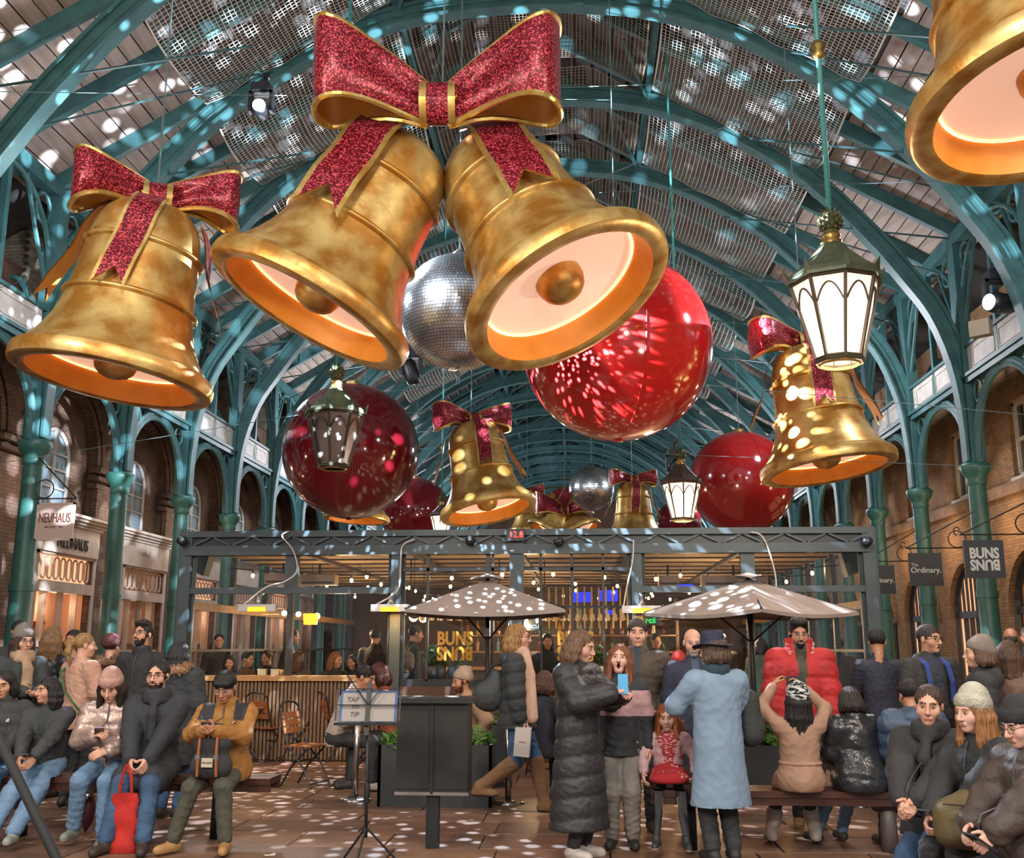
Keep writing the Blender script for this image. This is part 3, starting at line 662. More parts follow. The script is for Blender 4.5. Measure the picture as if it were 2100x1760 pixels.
# ---------------------------------------------------------------- mirror balls
M_mir = mat('mirror tile', '#d8dde2', .26, 1.0); M_core = mat('mirror ball core', '#3a3c40', .5)
def mirror_ball(label, px, py, D, half, nb, seed):
    c = at(px, py, D); R = half / pxm(c); t = thing('mirror_ball', label, 'mirror ball', c, None, 'mirror balls'); rr = random.Random(seed)
    MB().sphere((0, 0, 0), R * .985, 40, 24).build('core', M_core, t); b = MB()
    for i in range(nb):
        t0 = PI * (i + .06) / nb; t1 = PI * (i + .94) / nb; n = max(4, int(2 * nb * math.sin(PI * (i + .5) / nb)))
        for j in range(n):
            p0 = 2 * PI * (j + .05) / n; p1 = 2 * PI * (j + .95) / n
            q = [Vector((math.sin(a) * math.cos(p), math.sin(a) * math.sin(p), math.cos(a))) for a, p in ((t0, p0), (t1, p0), (t1, p1), (t0, p1))]
            m = sum(q, Vector()) / 4; nn = (m.normalized() + Vector((rr.gauss(0, .018), rr.gauss(0, .018), rr.gauss(0, .018)))).normalized()
            q = [(v - nn * (v - m).dot(nn)) * R for v in q]; b.add(q, [(0, 1, 2, 3)])
    o = b.build('mirror_tile', M_mir, t); o['kind'] = 'stuff'
    MB().lathe([(.12 * R, .97 * R), (.12 * R, 1.06 * R), (.05 * R, 1.12 * R), (.001, 1.14 * R)], 16).build('cap', M_core, t)
    MB().cyl((0, 0, R), (0, 0, rz(c.x - XC) + .1 - c.z), .014, n=5).build('hanging_wire', M_wire, t)
    ch = MB(); [ch.tube([(.02 * math.cos(a), 0, -R - .05 - .06 * k + .035 * math.sin(a)) for a in [2 * PI * i / 8 for i in range(8)]], .008, 4, closed=True) for k in range(3)]; ch.build('chain', M_wire, t)
    return c, R
MC, MR = mirror_ball('large mirror ball behind the centre pair of bells', 941, 641, 13.4, 121, 56, 1)
mirror_ball('small far mirror ball above the pavilion beam', 1213, 1002, 36.0, 46, 34, 2)
# light thrown by the mirror ball: a scatter of small beams
def gobo(o, scale, r0, r1, strength=1.0):
    l = o.data; l.use_nodes = True; N = l.node_tree.nodes; L = l.node_tree.links; e = N['Emission']
    tc = N.new('ShaderNodeTexCoord'); v = N.new('ShaderNodeTexVoronoi'); v.inputs['Scale'].default_value = scale; L.new(tc.outputs['Normal'], v.inputs['Vector'])
    mr = N.new('ShaderNodeMapRange'); mr.inputs[1].default_value = r0; mr.inputs[2].default_value = r1; mr.inputs[3].default_value = strength; mr.inputs[4].default_value = 0; L.new(v.outputs['Distance'], mr.inputs[0])
    L.new(mr.outputs[0], e.inputs['Strength'])
for (d, e, gs) in (((-1, .1, .45), 15000, 15), ((1, .1, .45), 15000, 15), ((0, -.6, 1), 9000, 15), ((0, 1, .35), 15000, 16), ((.1, -.35, -1), 3400, 32), ((-.9, .0, -.5), 5200, 26), ((1, .25, -.4), 6500, 20)):
    d = Vector(d).normalized(); o = lamp('mirror_ball_beam', 'SPOT', MC + d * MR * 1.12, e, (.72, .84, 1.0), .01, d.to_track_quat('-Z', 'Y').to_euler(), 125, blend=.15); gobo(o, gs, .2, .34)
_s = at(540, 229, 17.1); _d = (MC - _s).normalized(); lamp('ball_beam', 'SPOT', _s + _d * .5, 16000, (.75, .84, 1), .12, _d.to_track_quat('-Z', 'Y').to_euler(), 14)
_s = at(2022, 612, 18.5); _d = (MC - _s).normalized(); lamp('ball_beam', 'SPOT', _s + _d * .5, 16000, (.75, .84, 1), .12, _d.to_track_quat('-Z', 'Y').to_euler(), 12)
_s = Vector((-6.2, 7.0, 9.2)); _d = (MC - _s).normalized(); lamp('ball_beam', 'SPOT', _s, 7000, (.78, .87, 1), .25, _d.to_track_quat('-Z', 'Y').to_euler(), 14)  # unseen lamp added for a highlight on the mirror ball
# ---------------------------------------------------------------- lanterns
M_lf = mat('aged green lantern metal', '#55604e', .5, .4, '#6b7358', 6); M_lfd = mat('dark lantern frame', '#4a4638', .45, .3); M_lfb = mat('brass ring', '#a58a4c', .35, .8)
M_lg = mat('frosted lantern glass lit', '#f3ddd2', .5, emit='#ffcdb4', estr=.3)
_N, _L, _b = nodes_of(M_lg); _t = _N.new('ShaderNodeBsdfTranslucent'); _t.inputs[0].default_value = (.95, .86, .8, 1); _a = _N.new('ShaderNodeAddShader'); _L.new(_b.outputs[0], _a.inputs[0]); _L.new(_t.outputs[0], _a.inputs[1]); _L.new(_a.outputs[0], _N['Material Output'].inputs[0])
_b.inputs['Base Color'].default_value = (.12, .1, .09, 1)
M_lgo = mat('frosted lantern glass unlit', '#8d7f78', .25, 0, '#75665f', 3)
M_lbulb = mat('lantern bulb', '#ffffff', .5, emit='#fff0e0', estr=6)
def lantern(label, px, py, D, half, lit, roofm=None, rod=True):
    c = at(px, py, D); k = half / pxm(c) / .53; t = thing('hanging_lantern', label, 'lantern', c, None, 'market lanterns'); rm = roofm or M_lf
    a8 = [2 * PI * (i) / 8 + PI / 2 for i in range(8)]; P = lambda r, a, z: Vector((r * math.cos(a), r * math.sin(a), z)) * k
    rt, rb_, zt = .52, .27, .95
    fr = MB()
    for i in range(8): fr.bar(P(rb_, a8[i], 0), P(rt, a8[i], zt), .035 * k, .035 * k); 
    for (r, z, w) in ((rb_, 0, .05), (rb_ * 1.05, .03, .03), (rt, zt, .05)): fr.tube([P(r, a, z) for a in a8], w * k * .6, 5, closed=True)
    for i in range(8):
        A, B = a8[i], a8[(i + 1) % 8]
        pts = []
        for q in range(11):
            u = q / 10; s_ = .06 + .88 * u; h = .68 + .22 * math.sin(PI * u); r = rb_ + (rt - rb_) * h; pts.append(P(r, A, zt * h).lerp(P(r, B, zt * h), s_))
        fr.tube(pts, .013 * k, 4)
    fr.build('frame', M_lfd, t)
    for i in range(8):
        A, B = a8[i], a8[(i + 1) % 8]; MB().add([P(rb_ - .01, A, .02), P(rb_ - .01, B, .02), P(rt - .01, B, zt), P(rt - .01, A, zt)], [(0, 1, 2, 3)]).build('pane', M_lg if lit else M_lgo, t)
    MB().tube([P(rb_ * .8, a, -.03) for a in [2 * PI * i / 20 for i in range(20)]], .02 * k, 5, closed=True).build('bottom_ring', M_lfb, t)
    rf = MB(); prof = [(.57, .96), (.58, 1.0), (.56, 1.05), (.42, 1.16), (.24, 1.34), (.16, 1.44), (.12, 1.48)]
    for (r0, z0), (r1, z1) in zip(prof, prof[1:]):
        for i in range(8): rf.add([P(r0, a8[i], z0), P(r0, a8[(i + 1) % 8], z0), P(r1, a8[(i + 1) % 8], z1), P(r1, a8[i], z1)], [(0, 1, 2, 3)])
    roof = rf.build('roof', rm, t)
    for i in range(8):
        sp = MB()
        q = P(.57, a8[i], 1.0); o_ = Vector((math.cos(a8[i]), math.sin(a8[i]), 0)); sd = Vector((-o_.y, o_.x, 0)) * .05 * k
        sp.add([q - sd, q + sd, q + o_ * .04 * k + Vector((0, 0, .16 * k)), q - o_ * .06 * k + Vector((0, 0, .05 * k))], [(0, 1, 2), (0, 2, 3), (1, 3, 2)]); sp.build('crest', rm, roof)
    MB().lathe([(.12 * k, 1.46 * k), (.13 * k, 1.5 * k), (.1 * k, 1.53 * k), (.12 * k, 1.56 * k), (.11 * k, 1.6 * k), (.08 * k, 1.62 * k)], 16).build('neck_ring', M_lfb, t)
    pa = MB()
    for i in range(7):
        z = 1.64 + i * .036; r = .115 * math.sin(PI * (i + 1.2) / 9) + .02
        for j in range(8):
            a = 2 * PI * (j + .5 * (i % 2)) / 8; q = P(r, a, z); o_ = Vector((math.cos(a), math.sin(a), 0)); sd = Vector((-o_.y, o_.x, 0)) * .045 * k
            pa.add([q - sd, q + Vector((0, 0, -.035 * k)), q + sd, q + Vector((0, 0, .04 * k)), q + o_ * .03 * k], [(0, 1, 4), (1, 2, 4), (2, 3, 4), (3, 0, 4)])
    pa.sphere((0, 0, 1.75 * k), (.1 * k, .1 * k, .13 * k), 10, 8)
    for j in range(9):
        a = 2 * PI * j / 9; q = P(.03, a, 1.86); o_ = Vector((math.cos(a), math.sin(a), 0)); sd = Vector((-o_.y, o_.x, 0)) * .03 * k
        pa.add([q - sd, q + sd, q + o_ * .13 * k + Vector((0, 0, .07 * k))], [(0, 1, 2)])
    pa.build('pineapple_finial', mat('bronze green finial', '#5d6249', .5, .5, '#767a55', 9), t)
    if rod:
        zt_ = rz(c.x - XC) + .1 - c.z; MB().cyl((0, 0, 1.85 * k), (0, 0, zt_), .035 * k, n=8).build('rod', mat('bright teal rod', '#4b9a96', .4), t)
        MB().lathe([(.03 * k, 3.95 * k), (.09 * k, 4.0 * k), (.06 * k, 4.06 * k), (.1 * k, 4.12 * k), (.06 * k, 4.2 * k), (.03 * k, 4.22 * k)], 12).build('rod_collar', M_lfb, t)
    if lit:
        lamp('lantern_core', 'POINT', (0, 0, .55 * k), 4.2, (1, .82, .68), .06, parent=t)
        lamp('lantern_bulb', 'POINT', (0, 0, -.22 * k), 110, (1, .78, .6), .15, parent=t)
    return t
lantern('lit market lantern with pineapple finial hanging from the teal rod, right', 1722, 742, 11.0, 92, True)
lantern('unlit market lantern in front of the dark red ball', 684, 958, 16.5, 60, False)
lantern('small lit lantern with dark roof beside the red ball', 1400, 1066, 19.5, 41, True, mat('dark umber lantern roof', '#4a3d33', .5))
lantern('tiny lit lantern low between red ball and bell', 905, 1102, 27.0, 24, True, MATS['dark umber lantern roof'])
# ---------------------------------------------------------------- moving head lamps, speaker, guy wires
M_blk = mat('black lamp housing', '#1d2026', .4); M_lens = mat('stage lamp lens', '#ffffff', .3, emit='#cfdcff', estr=9)
def moving_head(label, px, py, D, k, aim, lens=True):
    c = at(px, py, D); t = thing('stage_light', label, 'stage light', c); d = Vector(aim).normalized(); M = frame_from(d)
    b = MB(); b.box((0, 0, .42 * k), (.34 * k, .3 * k, .16 * k)); b.build('base', M_blk, t)
    b = MB(); b.box((-.2 * k, 0, .15 * k), (.06 * k, .16 * k, .42 * k)); b.box((.2 * k, 0, .15 * k), (.06 * k, .16 * k, .42 * k)); b.box((0, 0, .34 * k), (.44 * k, .16 * k, .05 * k)); b.build('yoke', M_blk, t)
    b = MB(); b.lathe([(.001, -.3 * k), (.1 * k, -.3 * k), (.15 * k, -.18 * k), (.16 * k, .1 * k), (.13 * k, .24 * k), (.12 * k, .24 * k)], 18, M.to_4x4()); hd = b.build('head', M_blk, t)
    MB().lathe([(.12 * k, .235 * k), (.08 * k, .25 * k), (.001, .255 * k)], 18, M.to_4x4()).build('lens', M_lens if lens else M_glassd, hd)
    b = MB(); b.cyl((0, 0, .5 * k), (.05 * k, .1 * k, .75 * k), .04 * k); b.box((.05 * k, .1 * k, .75 * k), (.12 * k, .1 * k, .1 * k)); b.build('clamp', M_blk, t)
    return c
moving_head('stage light with glowing lens clamped to the left roof rib', 535, 225, 17.3, 1.0, (.15, -1, -.15))
moving_head('stage light with glowing lens on the right gallery', 2052, 622, 18.6, 1.25, (-.9, -.45, -.05))
moving_head('dark stage light beyond the centre pair of bells', 843, 765, 27, 1.3, (.3, .3, -1), False)
moving_head('dark stage light above the small lit lantern', 1384, 962, 24, .9, (-.4, .5, -.8), False)
c = at(2008, 672, 18.5); t = thing('loudspeaker', 'beige horn loudspeaker on the right gallery front', 'loudspeaker', c, (0, 0, -.7))
MB().box((0, .08, 0), (.36, .2, .3)).build('cabinet', mat('beige plastic', '#8f8672', .6), t); MB().lathe([(.15, -.02), (.13, .02), (.05, .09), (.001, .1)], 20, Matrix.Rotation(-PI / 2, 4, 'X')).build('horn', mat('dark beige plastic', '#6f6753', .6), t)
def guy(label, p, q, r=.008, mid=0.0):
    pts = [Vector(p).lerp(Vector(q), i / 8) - Vector((0, 0, mid * math.sin(PI * i / 8))) for i in range(9)]
    o = MB().tube([v - pts[0] for v in pts], r, 4).build('guy_wire', M_wire, None, pts[0]); tag(o, label, 'wire')
guy('thin guy wire from the left roof to the centre bow', at(0, 188, 13.5), at(1250, 205, 17), .007)
guy('thin guy wire crossing above the centre bow to the right corner', at(930, 186, 13), at(2100, 150, 13), .006)
guy('thin guy wire from the left brick pier to the left bell', at(0, 590, 14), at(430, 470, 11.5), .005)
guy('thin guy wire across the hall below the left bell', at(0, 950, 15), at(620, 850, 15), .005)
guy('thin guy wire from centre bell pair to the right column', at(1100, 420, 10.6), at(1750, 150, 13), .006)
guy('thin guy wire through the right lantern finial', at(1230, 395, 14), at(2100, 365, 14), .006)
guy('thin guy wire in front of the right bell', at(1450, 790, 13), at(2100, 850, 13), .005)
guy('thin guy wire across the right red ball', at(1320, 930, 15), at(2100, 960, 15), .004)
# ================================================================ THE GLASS PAVILION
M_slate = mat('dark slate paint', '#3d494e', .45, 0, '#455358', 3); M_slated = mat('black frame paint', '#262b2f', .4)
M_canvas = mat('tan canvas ceiling', '#b89a72', .8, 0, '#a08460', 2.0); M_beam = mat('dark ceiling beam', '#4a3a2c', .6)
M_oak = mat('oak slat', '#8a6f55', .55, 0, '#75593f', 6, stretch=(12, 12, 1)); M_oakl = mat('pale oak rail', '#b18a5c', .5, 0, '#9c764b', 6)
M_cable = mat('white cable', '#d8cfc6', .6); M_wood2 = mat('orange slat wood', '#a4683c', .5, 0, '#8a5230', 8, stretch=(3, 14, 14))
PY = 15.0; XL, XR = -5.82, 4.13
pav = thing('pavilion', 'dark framed glass restaurant pavilion across the middle of the hall', 'pavilion', (0, PY, 0))
def part(b, name, m, par=None): return b.build(name, m, par or pav)
for (x, w, zt) in ((XL, .17, 3.26), (-2.66, .15, 3.0), (-.9, .2, 3.26), (.83, .15, 3.0), (XR, .17, 3.26)):
    b = MB(); b.bb(x - w / 2, -.08, 0, x + w / 2, .1, zt)
    if w < .2: b.bb(x - w / 2 - .05, .0, 0, x + w / 2 + .05, .05, zt)
    part(b, 'post', M_slate)
for z0, z1, n in ((3.17, 3.26, 'top_chord'), (2.93, 3.04, 'lower_beam')):
    b = MB(); b.bb(XL, -.1, z0, XR, .06, z1)
    if n == 'lower_beam': b.bb(XL, -.12, 2.9, XR, .08, 2.935)
    part(b, n, M_slate)
part(MB().bb(XL, -.02, 3.04, XR, .0, 3.17), 'truss_web', M_slated)
x = XL + .1; up = True
while x < XR - .2:
    b = MB(); b.bar((x, -.06, 3.05 if up else 3.17), (x + .26, -.06, 3.17 if up else 3.05), .03, .03); part(b, 'brace', M_slate); x += .3; up = not up
for (a, c) in ((XL, -2.73), (.9, XR)):
    part(MB().bb(a, -.06, 2.34, c, .06, 2.43), 'transom', M_slate); m_ = (-4.22 if a < 0 else 2.42)
    part(MB().bb(m_ - .1, -.05, 2.4, m_ + .1, .05, 2.93), 'mullion', M_slate); part(MB().bb(m_ - .045, -.04, 0 if a > 0 else 1.15, m_ + .045, .04, 2.36), 'mullion', M_slated)
for x in (-2.2, -1.25, -.55, -.1, .35): part(MB().bb(x - .018, -.02, 1.1, x + .018, .02, 2.92), 'mullion', M_slated)
for (a, c) in ((-2.6, -1.0), (-.8, .76)): part(MB().bb(a, -.02, 2.66, c, .02, 2.71), 'mullion', M_slated); part(MB().bb(a, -.02, 1.02, c, .12, 1.12), 'counter', M_slated)
part(MB().bb(-1.35, -.03, 0, -1.29, .05, 2.9), 'mullion', M_slated)
# panes
for (a, c, z0, z1) in ((-5.75, -4.27, 1.18, 2.34), (-4.17, -2.73, 1.18, 2.34), (-5.7, -4.3, 2.43, 2.9), (-4.1, -2.73, 2.43, 2.9), (-2.58, -2.22, 1.12, 2.9), (-2.18, -1.36, 1.12, 2.9), (-1.27, -1.02, 1.12, 2.9), (-.78, -.12, 1.12, 2.9), (-.08, .33, 1.12, 2.9), (.37, .75, 1.12, 2.9),
                       (.92, 2.36, .1, 2.34), (2.48, 4.04, .1, 2.34), (.92, 2.3, 2.43, 2.9), (2.54, 4.04, 2.43, 2.9)): part(MB().bb(a, .0, z0, c, .006, z1), 'pane', M_glz)
part(MB().bb(.9, -.05, 0, XR, .05, .12), 'sill', M_slated)
# slatted counter wall
part(MB().bb(XL, -.2, 1.1, -2.72, .25, 1.17), 'counter_ledge', M_oakl)
part(MB().bb(XL + .02, -.1, 0, -2.72, .1, 1.1), 'counter_panel', mat('oak backing', '#5f4732', .7))
b = MB(); x = XL + .06
while x < -2.75: b.bb(x, -.145, .02, x + .034, -.1, 1.1); x += .055
o = part(b, 'slat', M_oak); o['kind'] = 'stuff'
part(MB().bb(-2.6, -.05, 0, -1.36, .1, 1.02), 'counter_panel', mat('brown bar front', '#5e4330', .6, 0, '#4a3324', 3)); part(MB().bb(-1.28, -.05, 0, .76, .1, .98), 'counter_panel', MATS['brown bar front'])
# side and back walls, ceiling
D2 = 11.5
part(MB().bb(XL, .1, 3.05, XR, D2, 3.1), 'canvas_roof', M_canvas)
for k in range(12): part(MB().bb(XL, .5 + k * .95, 3.025, XR, .56 + k * .95, 3.05), 'ceiling_beam', M_beam)
for x in (-4.3, -2.6, -.9, .8, 2.5): part(MB().bb(x - .04, .1, 2.99, x + .04, D2, 3.05), 'ceiling_beam', M_beam)
for x in (XL, XR):
    for k in range(7): part(MB().bb(x - .04, .2 + k * 1.85, 0, x + .04, .3 + k * 1.85, 3.05), 'side_post', M_slated)
    part(MB().bb(x - .05, .1, 2.12, x + .05, D2, 2.24), 'side_rail', M_oakl); part(MB().bb(x - .05, .1, 0, x + .05, D2, .95), 'side_panel', M_beam); part(MB().bb(x - .05, .1, 1.5, x + .05, D2, 1.54), 'side_rail', M_slated)
part(MB().bb(XL, D2, 0, XR, D2 + .1, 3.05), 'back_wall', mat('dark bar wall', '#3a2a20', .6, 0, '#57402c', 2))
part(MB().bb(XL, .1, -.01, XR, D2, .012), 'inner_floor', mat('dark boards', '#3a2c22', .5))
# unseen warm lamps added inside, set low to brighten the ceiling
for x, y in ((-4.2, 3), (-4.2, 7.5), (-.9, 2.2), (-.9, 6), (2.4, 3), (2.4, 7.5), (-.9, 9.5)):
    lamp('warm_fill', 'POINT', (x, y, 1.9), 60, (1, .68, .38), .08, parent=pav)
M_bulb = mat('warm filament bulb', '#fff0d0', .4, emit='#ffca80', estr=14)
for i, (xa, ya, xb, yb, n) in enumerate(((-5.6, 1.2, 4.0, 1.2, 12), (-5.6, 3.2, 4.0, 3.4, 13), (-5.6, 5.6, 4.0, 5.4, 13), (-5.5, 8.4, 4.0, 8.2, 12), (-3.4, .8, -3.2, 9.5, 8), (1.6, .8, 1.5, 9.5, 8))):
    t = thing('string_lights', ('string of warm bulbs %s inside the pavilion' % ('nearest the front glass', 'second from the front glass', 'third from the front glass', 'nearest the back bar', 'running back on the left', 'running back on the right')[i]), 'string lights', (xa, PY + ya, 2.86))
    P = [Vector(((xb - xa) * q / n, (yb - ya) * q / n, -.12 * math.sin(PI * ((q * 2 / n) % 1)) - .05)) for q in range(n + 1)]
    MB().tube(P, .008, 4).build('cord', M_slated, t)
    for q in range(n):
        p = P[q].lerp(P[q + 1], .5); o = MB().sphere(p - Vector((0, 0, .09)), (.028, .028, .036), 8, 6).build('bulb', M_bulb, t); MB().cyl(p, p - Vector((0, 0, .06)), .012, n=6).build('socket', M_slated, o)
# bar shelves with bottles, glass racks
t = thing('back_bar', 'dark wooden back bar with lit bottle shelves', 'bar', (-.3, PY + 7.0, 0))
b = MB(); b.bb(-2.4, 0, 0, 2.6, .5, 1.1); b.build('counter', M_beam, t)
MB().bb(-2.5, -.08, 1.1, 2.7, .55, 1.16).build('worktop', M_oakl, t)
b = MB()
for x in (-2.3, -.8, .8, 2.4): b.bb(x - .03, .6, 1.1, x + .03, .9, 2.6)
b.build('upright', M_beam, t)
for z in (1.45, 1.8, 2.15): MB().bb(-2.3, .6, z, 2.4, .9, z + .03).build('shelf', M_oakl, t)
bc = ['#8a4a1c', '#2f5a34', '#a8742e', '#c9b98f', '#5a2a1a', '#6b8a7a']
BM = []
for i, c in enumerate(bc):
    b = MB(); b.lathe([(.001, 0), (.036, 0), (.038, .02), (.038, .17), (.03, .2), (.013, .23), (.013, .29), (.001, .29)], 10); BM.append(b.mesh('bottle', mat('bottle glass %d' % i, c, .12, 0, emit=c, estr=.15)))  # bottles given a faint glow of their own colour, no lamp inside
rr = random.Random(4)
for s_, z in enumerate((1.48, 1.83, 2.18)):
    for j in range(20):
        o = place('bottle', BM[rr.randrange(6)], None, (-.3 - 2.15 + j * .225, PY + 7.75, z)); tag(o, 'liquor bottle standing on the %s back bar shelf' % ('lowest', 'middle', 'top')[s_], 'bottle', 'bottles on the %s back bar shelf' % ('lowest', 'middle', 'top')[s_])
M_crys = mat('wine glass', '#e0c8a0', .08, 0, spec=.9, emit='#ffb060', estr=.12)  # faint amber glow put into the glass material
for i, (x, y, n) in enumerate(((-1.95, 1.2, 10), (.15, 1.6, 12))):
    t = thing('glass_rack', 'hanging rack of wine glasses on the %s of the centre post' % ('left', 'right')[i], 'glass rack', (x, PY + y, 2.18))
    b = MB(); b.bb(-.75, -.25, .0, .75, -.22, .03); b.bb(-.75, .22, 0, .75, .25, .03); b.bb(-.75, -.25, 0, -.72, .25, .03); b.bb(.72, -.25, 0, .75, .25, .03)
    for sx in (-.7, .7): b.cyl((sx, 0, 0), (sx, 0, .75), .01, n=5)
    b.build('rail', M_slated, t); g = MB()
    for q in range(n):
        for y2 in (-.15, .05):
            gx = -.65 + q * 1.3 / (n - 1); g.lathe([(.03, 0), (.004, -.005), (.004, -.08), (.03, -.11), (.036, -.15), (.03, -.2)], 8, Matrix.Translation((gx, y2, 0)))
    o = g.build('wine_glass', M_crys, t); o['kind'] = 'stuff'
# copper pipes rack
t = thing('pipe_screen', 'screen of vertical copper pipes above the bar', 'screen', (.35, PY + 4.0, 1.9))
for q in range(14): MB().cyl((-.9 + q * .13, 0, 0), (-.9 + q * .13, 0, .75), .016, n=6).build('pipe', M_goldt, t)
MB().bb(-.95, -.03, .75, .9, .03, .8).build('header', M_beam, t)
M_blue = mat('blue lit screen', '#2030c0', .4, emit='#2a38ff', estr=1.0)
for i, (px, py, w, h, Y) in enumerate(((1190, 1225, .42, .2, 5.5), (1248, 1222, .36, .22, 5.5), (1395, 1204, .5, .1, 5.0), (1248, 1256, .14, .09, 5.2))):
    p = at(px, py, PY + Y); t = thing('screen', 'blue glowing screen %s behind the bar' % ('left of the copper pipes', 'right of the copper pipes', 'long and low to the right', 'smallest, below the others,')[i], 'screen', p)
    MB().bb(-w / 2 - .02, .0, -h / 2 - .02, w / 2 + .02, .05, h / 2 + .02).build('bezel', M_slated, t); MB().bb(-w / 2, -.008, -h / 2, w / 2, 0, h / 2).build('panel', M_blue, t)
p = at(1330, 1273, PY + 3); t = thing('neon_sign', 'green neon bar sign', 'sign', p); MB().bb(-.2, .02, -.08, .2, .04, .08).build('backboard', M_slated, t)
place('lettering', text_mesh('ercii', .14, mat('green neon', '#20e050', .4, emit='#20ff60', estr=2.0)), t, (0, 0, 0), FACE)
p = at(1088, 1278, PY + 2.2); t = thing('neon_sign', 'white neon column sign behind the centre post', 'sign', p); MB().bb(-.16, .03, -.12, .16, .05, .34).build('backboard', M_slated, t)
M_wn = mat('white neon', '#ffffff', .4, emit='#ffe9d8', estr=2.2)
for x in (-.06, .11): MB().cyl((x, 0, 0), (x, 0, .3), .02, n=8).build('tube', M_wn, t)
place('lettering', text_mesh('CIRCU', .08, mat('cyan neon', '#a0f0ff', .4, emit='#a0f0ff', estr=2)), t, (0.02, -.01, -.06), FACE)
for i, (px, py, Y, r, c, l) in enumerate(((637, 1270, 17.5, .13, '#ffae30', 'amber drum pendant lamp inside the left glass'), (583, 1258, 17.8, .05, '#ffe2b0', 'small globe pendant left of the amber drum lamp'), (612, 1260, 18.2, .05, '#ffe2b0', 'small globe pendant just left of the amber drum'), (650, 1264, 18.6, .06, '#ffe2b0', 'small globe pendant right of the amber drum lamp'), (848, 1266, 16.0, .07, '#ffd8c0', 'pink globe pendant behind the second post, left one'), (868, 1268, 16.4, .07, '#ffd8c0', 'pink globe pendant behind the second post, right one'))):
    p = at(px, py, Y); t = thing('pendant_lamp', l, 'lamp', p); me = mat('pendant glow %d' % (i > 0), c, .5, emit=c, estr=1.6 if i == 0 else 4)
    (MB().lathe([(r * .9, -r * .7), (r, r * .7), (r * .1, r * .75)], 16) if i == 0 else MB().sphere((0, 0, 0), r, 12, 8)).build('shade', me, t); MB().cyl((0, 0, r * .7), (0, 0, 2.96 - p.z), .006, n=5).build('cord', M_slated, t)
# yellow BUNS lettering on the glass
M_yel = mat('mustard vinyl', '#b98a2c', .5)
def buns(par, loc, h, m, rot=FACE):
    for s_, dz in ((0, .27), (PI, -.27)):
        me = text_mesh('BUNS', h * .72, m, .003, sx=.8, offset=.006 * h / .2); o = place('lettering', me, par, (loc[0], loc[1], loc[2] + dz * h), (rot[0], s_, rot[2]) if False else rot)
        if s_: o.rotation_euler = (PI / 2, PI, 0)
for i, px in enumerate((933, 1180)):
    p = at(px, 1325, PY - .03); t = thing('window_lettering', 'mustard BUNS logo on the glass, %s' % ('left of the walking woman', 'behind the woman in the long coat')[i], 'lettering', p); buns(t, (0, 0, 0), .36, M_yel)
# heaters with their cables, wall units, camera domes, LED counter
M_heat = mat('glowing heater bar', '#ff9a20', .5, emit='#ff9a18', estr=1.6); M_alu = mat('brushed aluminium', '#b9b6b2', .35, .7)
for i, (px, py) in enumerate(((528, 1247), (800, 1247), (1316, 1250), (1605, 1250))):
    p = at(px, py, PY - .35); t = thing('patio_heater', 'glowing bar heater hung from the pavilion front, %s' % ('leftmost', 'second from the left', 'second from the right under the cable', 'rightmost under the grey parasol')[i], 'heater', p, None, 'patio heaters')
    MB().bb(-.27, -.05, .015, .27, .09, .05).build('cover', M_alu, t); MB().bb(-.27, -.05, -.05, -.13, .08, .015).bb(.13, -.05, -.05, .27, .08, .015).build('end_cap', M_alu, t)
    MB().bb(-.13, -.045, -.05, .14, .05, .012).build('heating_bar', M_heat, t); MB().tube([(0, .02, .05), (0, .03, .12), (0, .15, .2), (0, .3, .24)], [.05, .03, .02, .02], 8).build('arm', M_alu, t)
    lamp('heater_glow', 'AREA', (0, 0, -.07), 9, (1, .5, .15), .25, (0, 0, 0), parent=t)
    q = [Vector(v) for v in (((-.2, 0, .05), (.1, .05, .3), (.35, .1, .38), (.5, .2, .55), (.42, .2, .85), (.25, .2, 1.05), (.35, .2, 1.12)), ((-.2, 0, .05), (.08, .1, .25), (.1, .2, .6), (.12, .22, .9), (.3, .22, 1.0)), ((-.25, 0, .05), (-.2, .1, .3), (-.1, .2, .7), (-.08, .22, 1.0)), ((-.12, 0, .06), (-.05, .1, .4), (-.1, .2, .8), (-.2, .22, 1.05), (-.35, .22, 1.1)))[i]]
    MB().tube(catmull(q, 6), .011, 5).build('cable', M_cable, t)
for i, (px, py, w, Y) in enumerate(((580, 1188, .52, .9), (655, 1190, .55, 1.0), (1505, 1192, 1.0, 1.2), (1370, 1192, .3, 1.2))):
    p = at(px, py, PY + Y); t = thing('air_unit', 'beige ceiling air unit behind the upper glass, %s' % ('leftmost', 'second from the left', 'widest, behind the grey parasol', 'small one left of the grey parasol')[i], 'air conditioner', p)
    MB().box((0, 0, 0), (w, .25, .16)).build('casing', mat('beige unit casing', '#b79a82', .5), t); MB().bb(-w * .45, -.14, -.06, w * .45, -.125, -.03).build('vent', M_beam, t); MB().cyl((0, 0, .08), (0, 0, .25), .02, n=6).build('bracket', M_slated, t)
for i, (px, py) in enumerate(((375, 1110), (965, 1109), (1146, 1111), (1778, 1111))):
    p = at(px, py, PY - .2); t = thing('flood_lamp', 'small black round lamp on the pavilion beam, %s' % ('at the left corner post', 'left of the LED counter', 'right of the LED counter', 'at the right corner post')[i], 'lamp', p)
    MB().sphere((0, 0, 0), .075, 14, 10).build('globe', M_blk, t); MB().lathe([(.05, .06), (.06, .1), (.001, .1)], 12, Matrix.Rotation(PI / 2, 4, 'X')).build('lens', M_glassd, t); MB().bar((0, .04, 0), (0, .14, .05), .03, .03).build('bracket', M_blk, t)
p = at(1057, 1097, PY - .2); t = thing('led_counter', 'small red LED number display over the centre post', 'display', p)
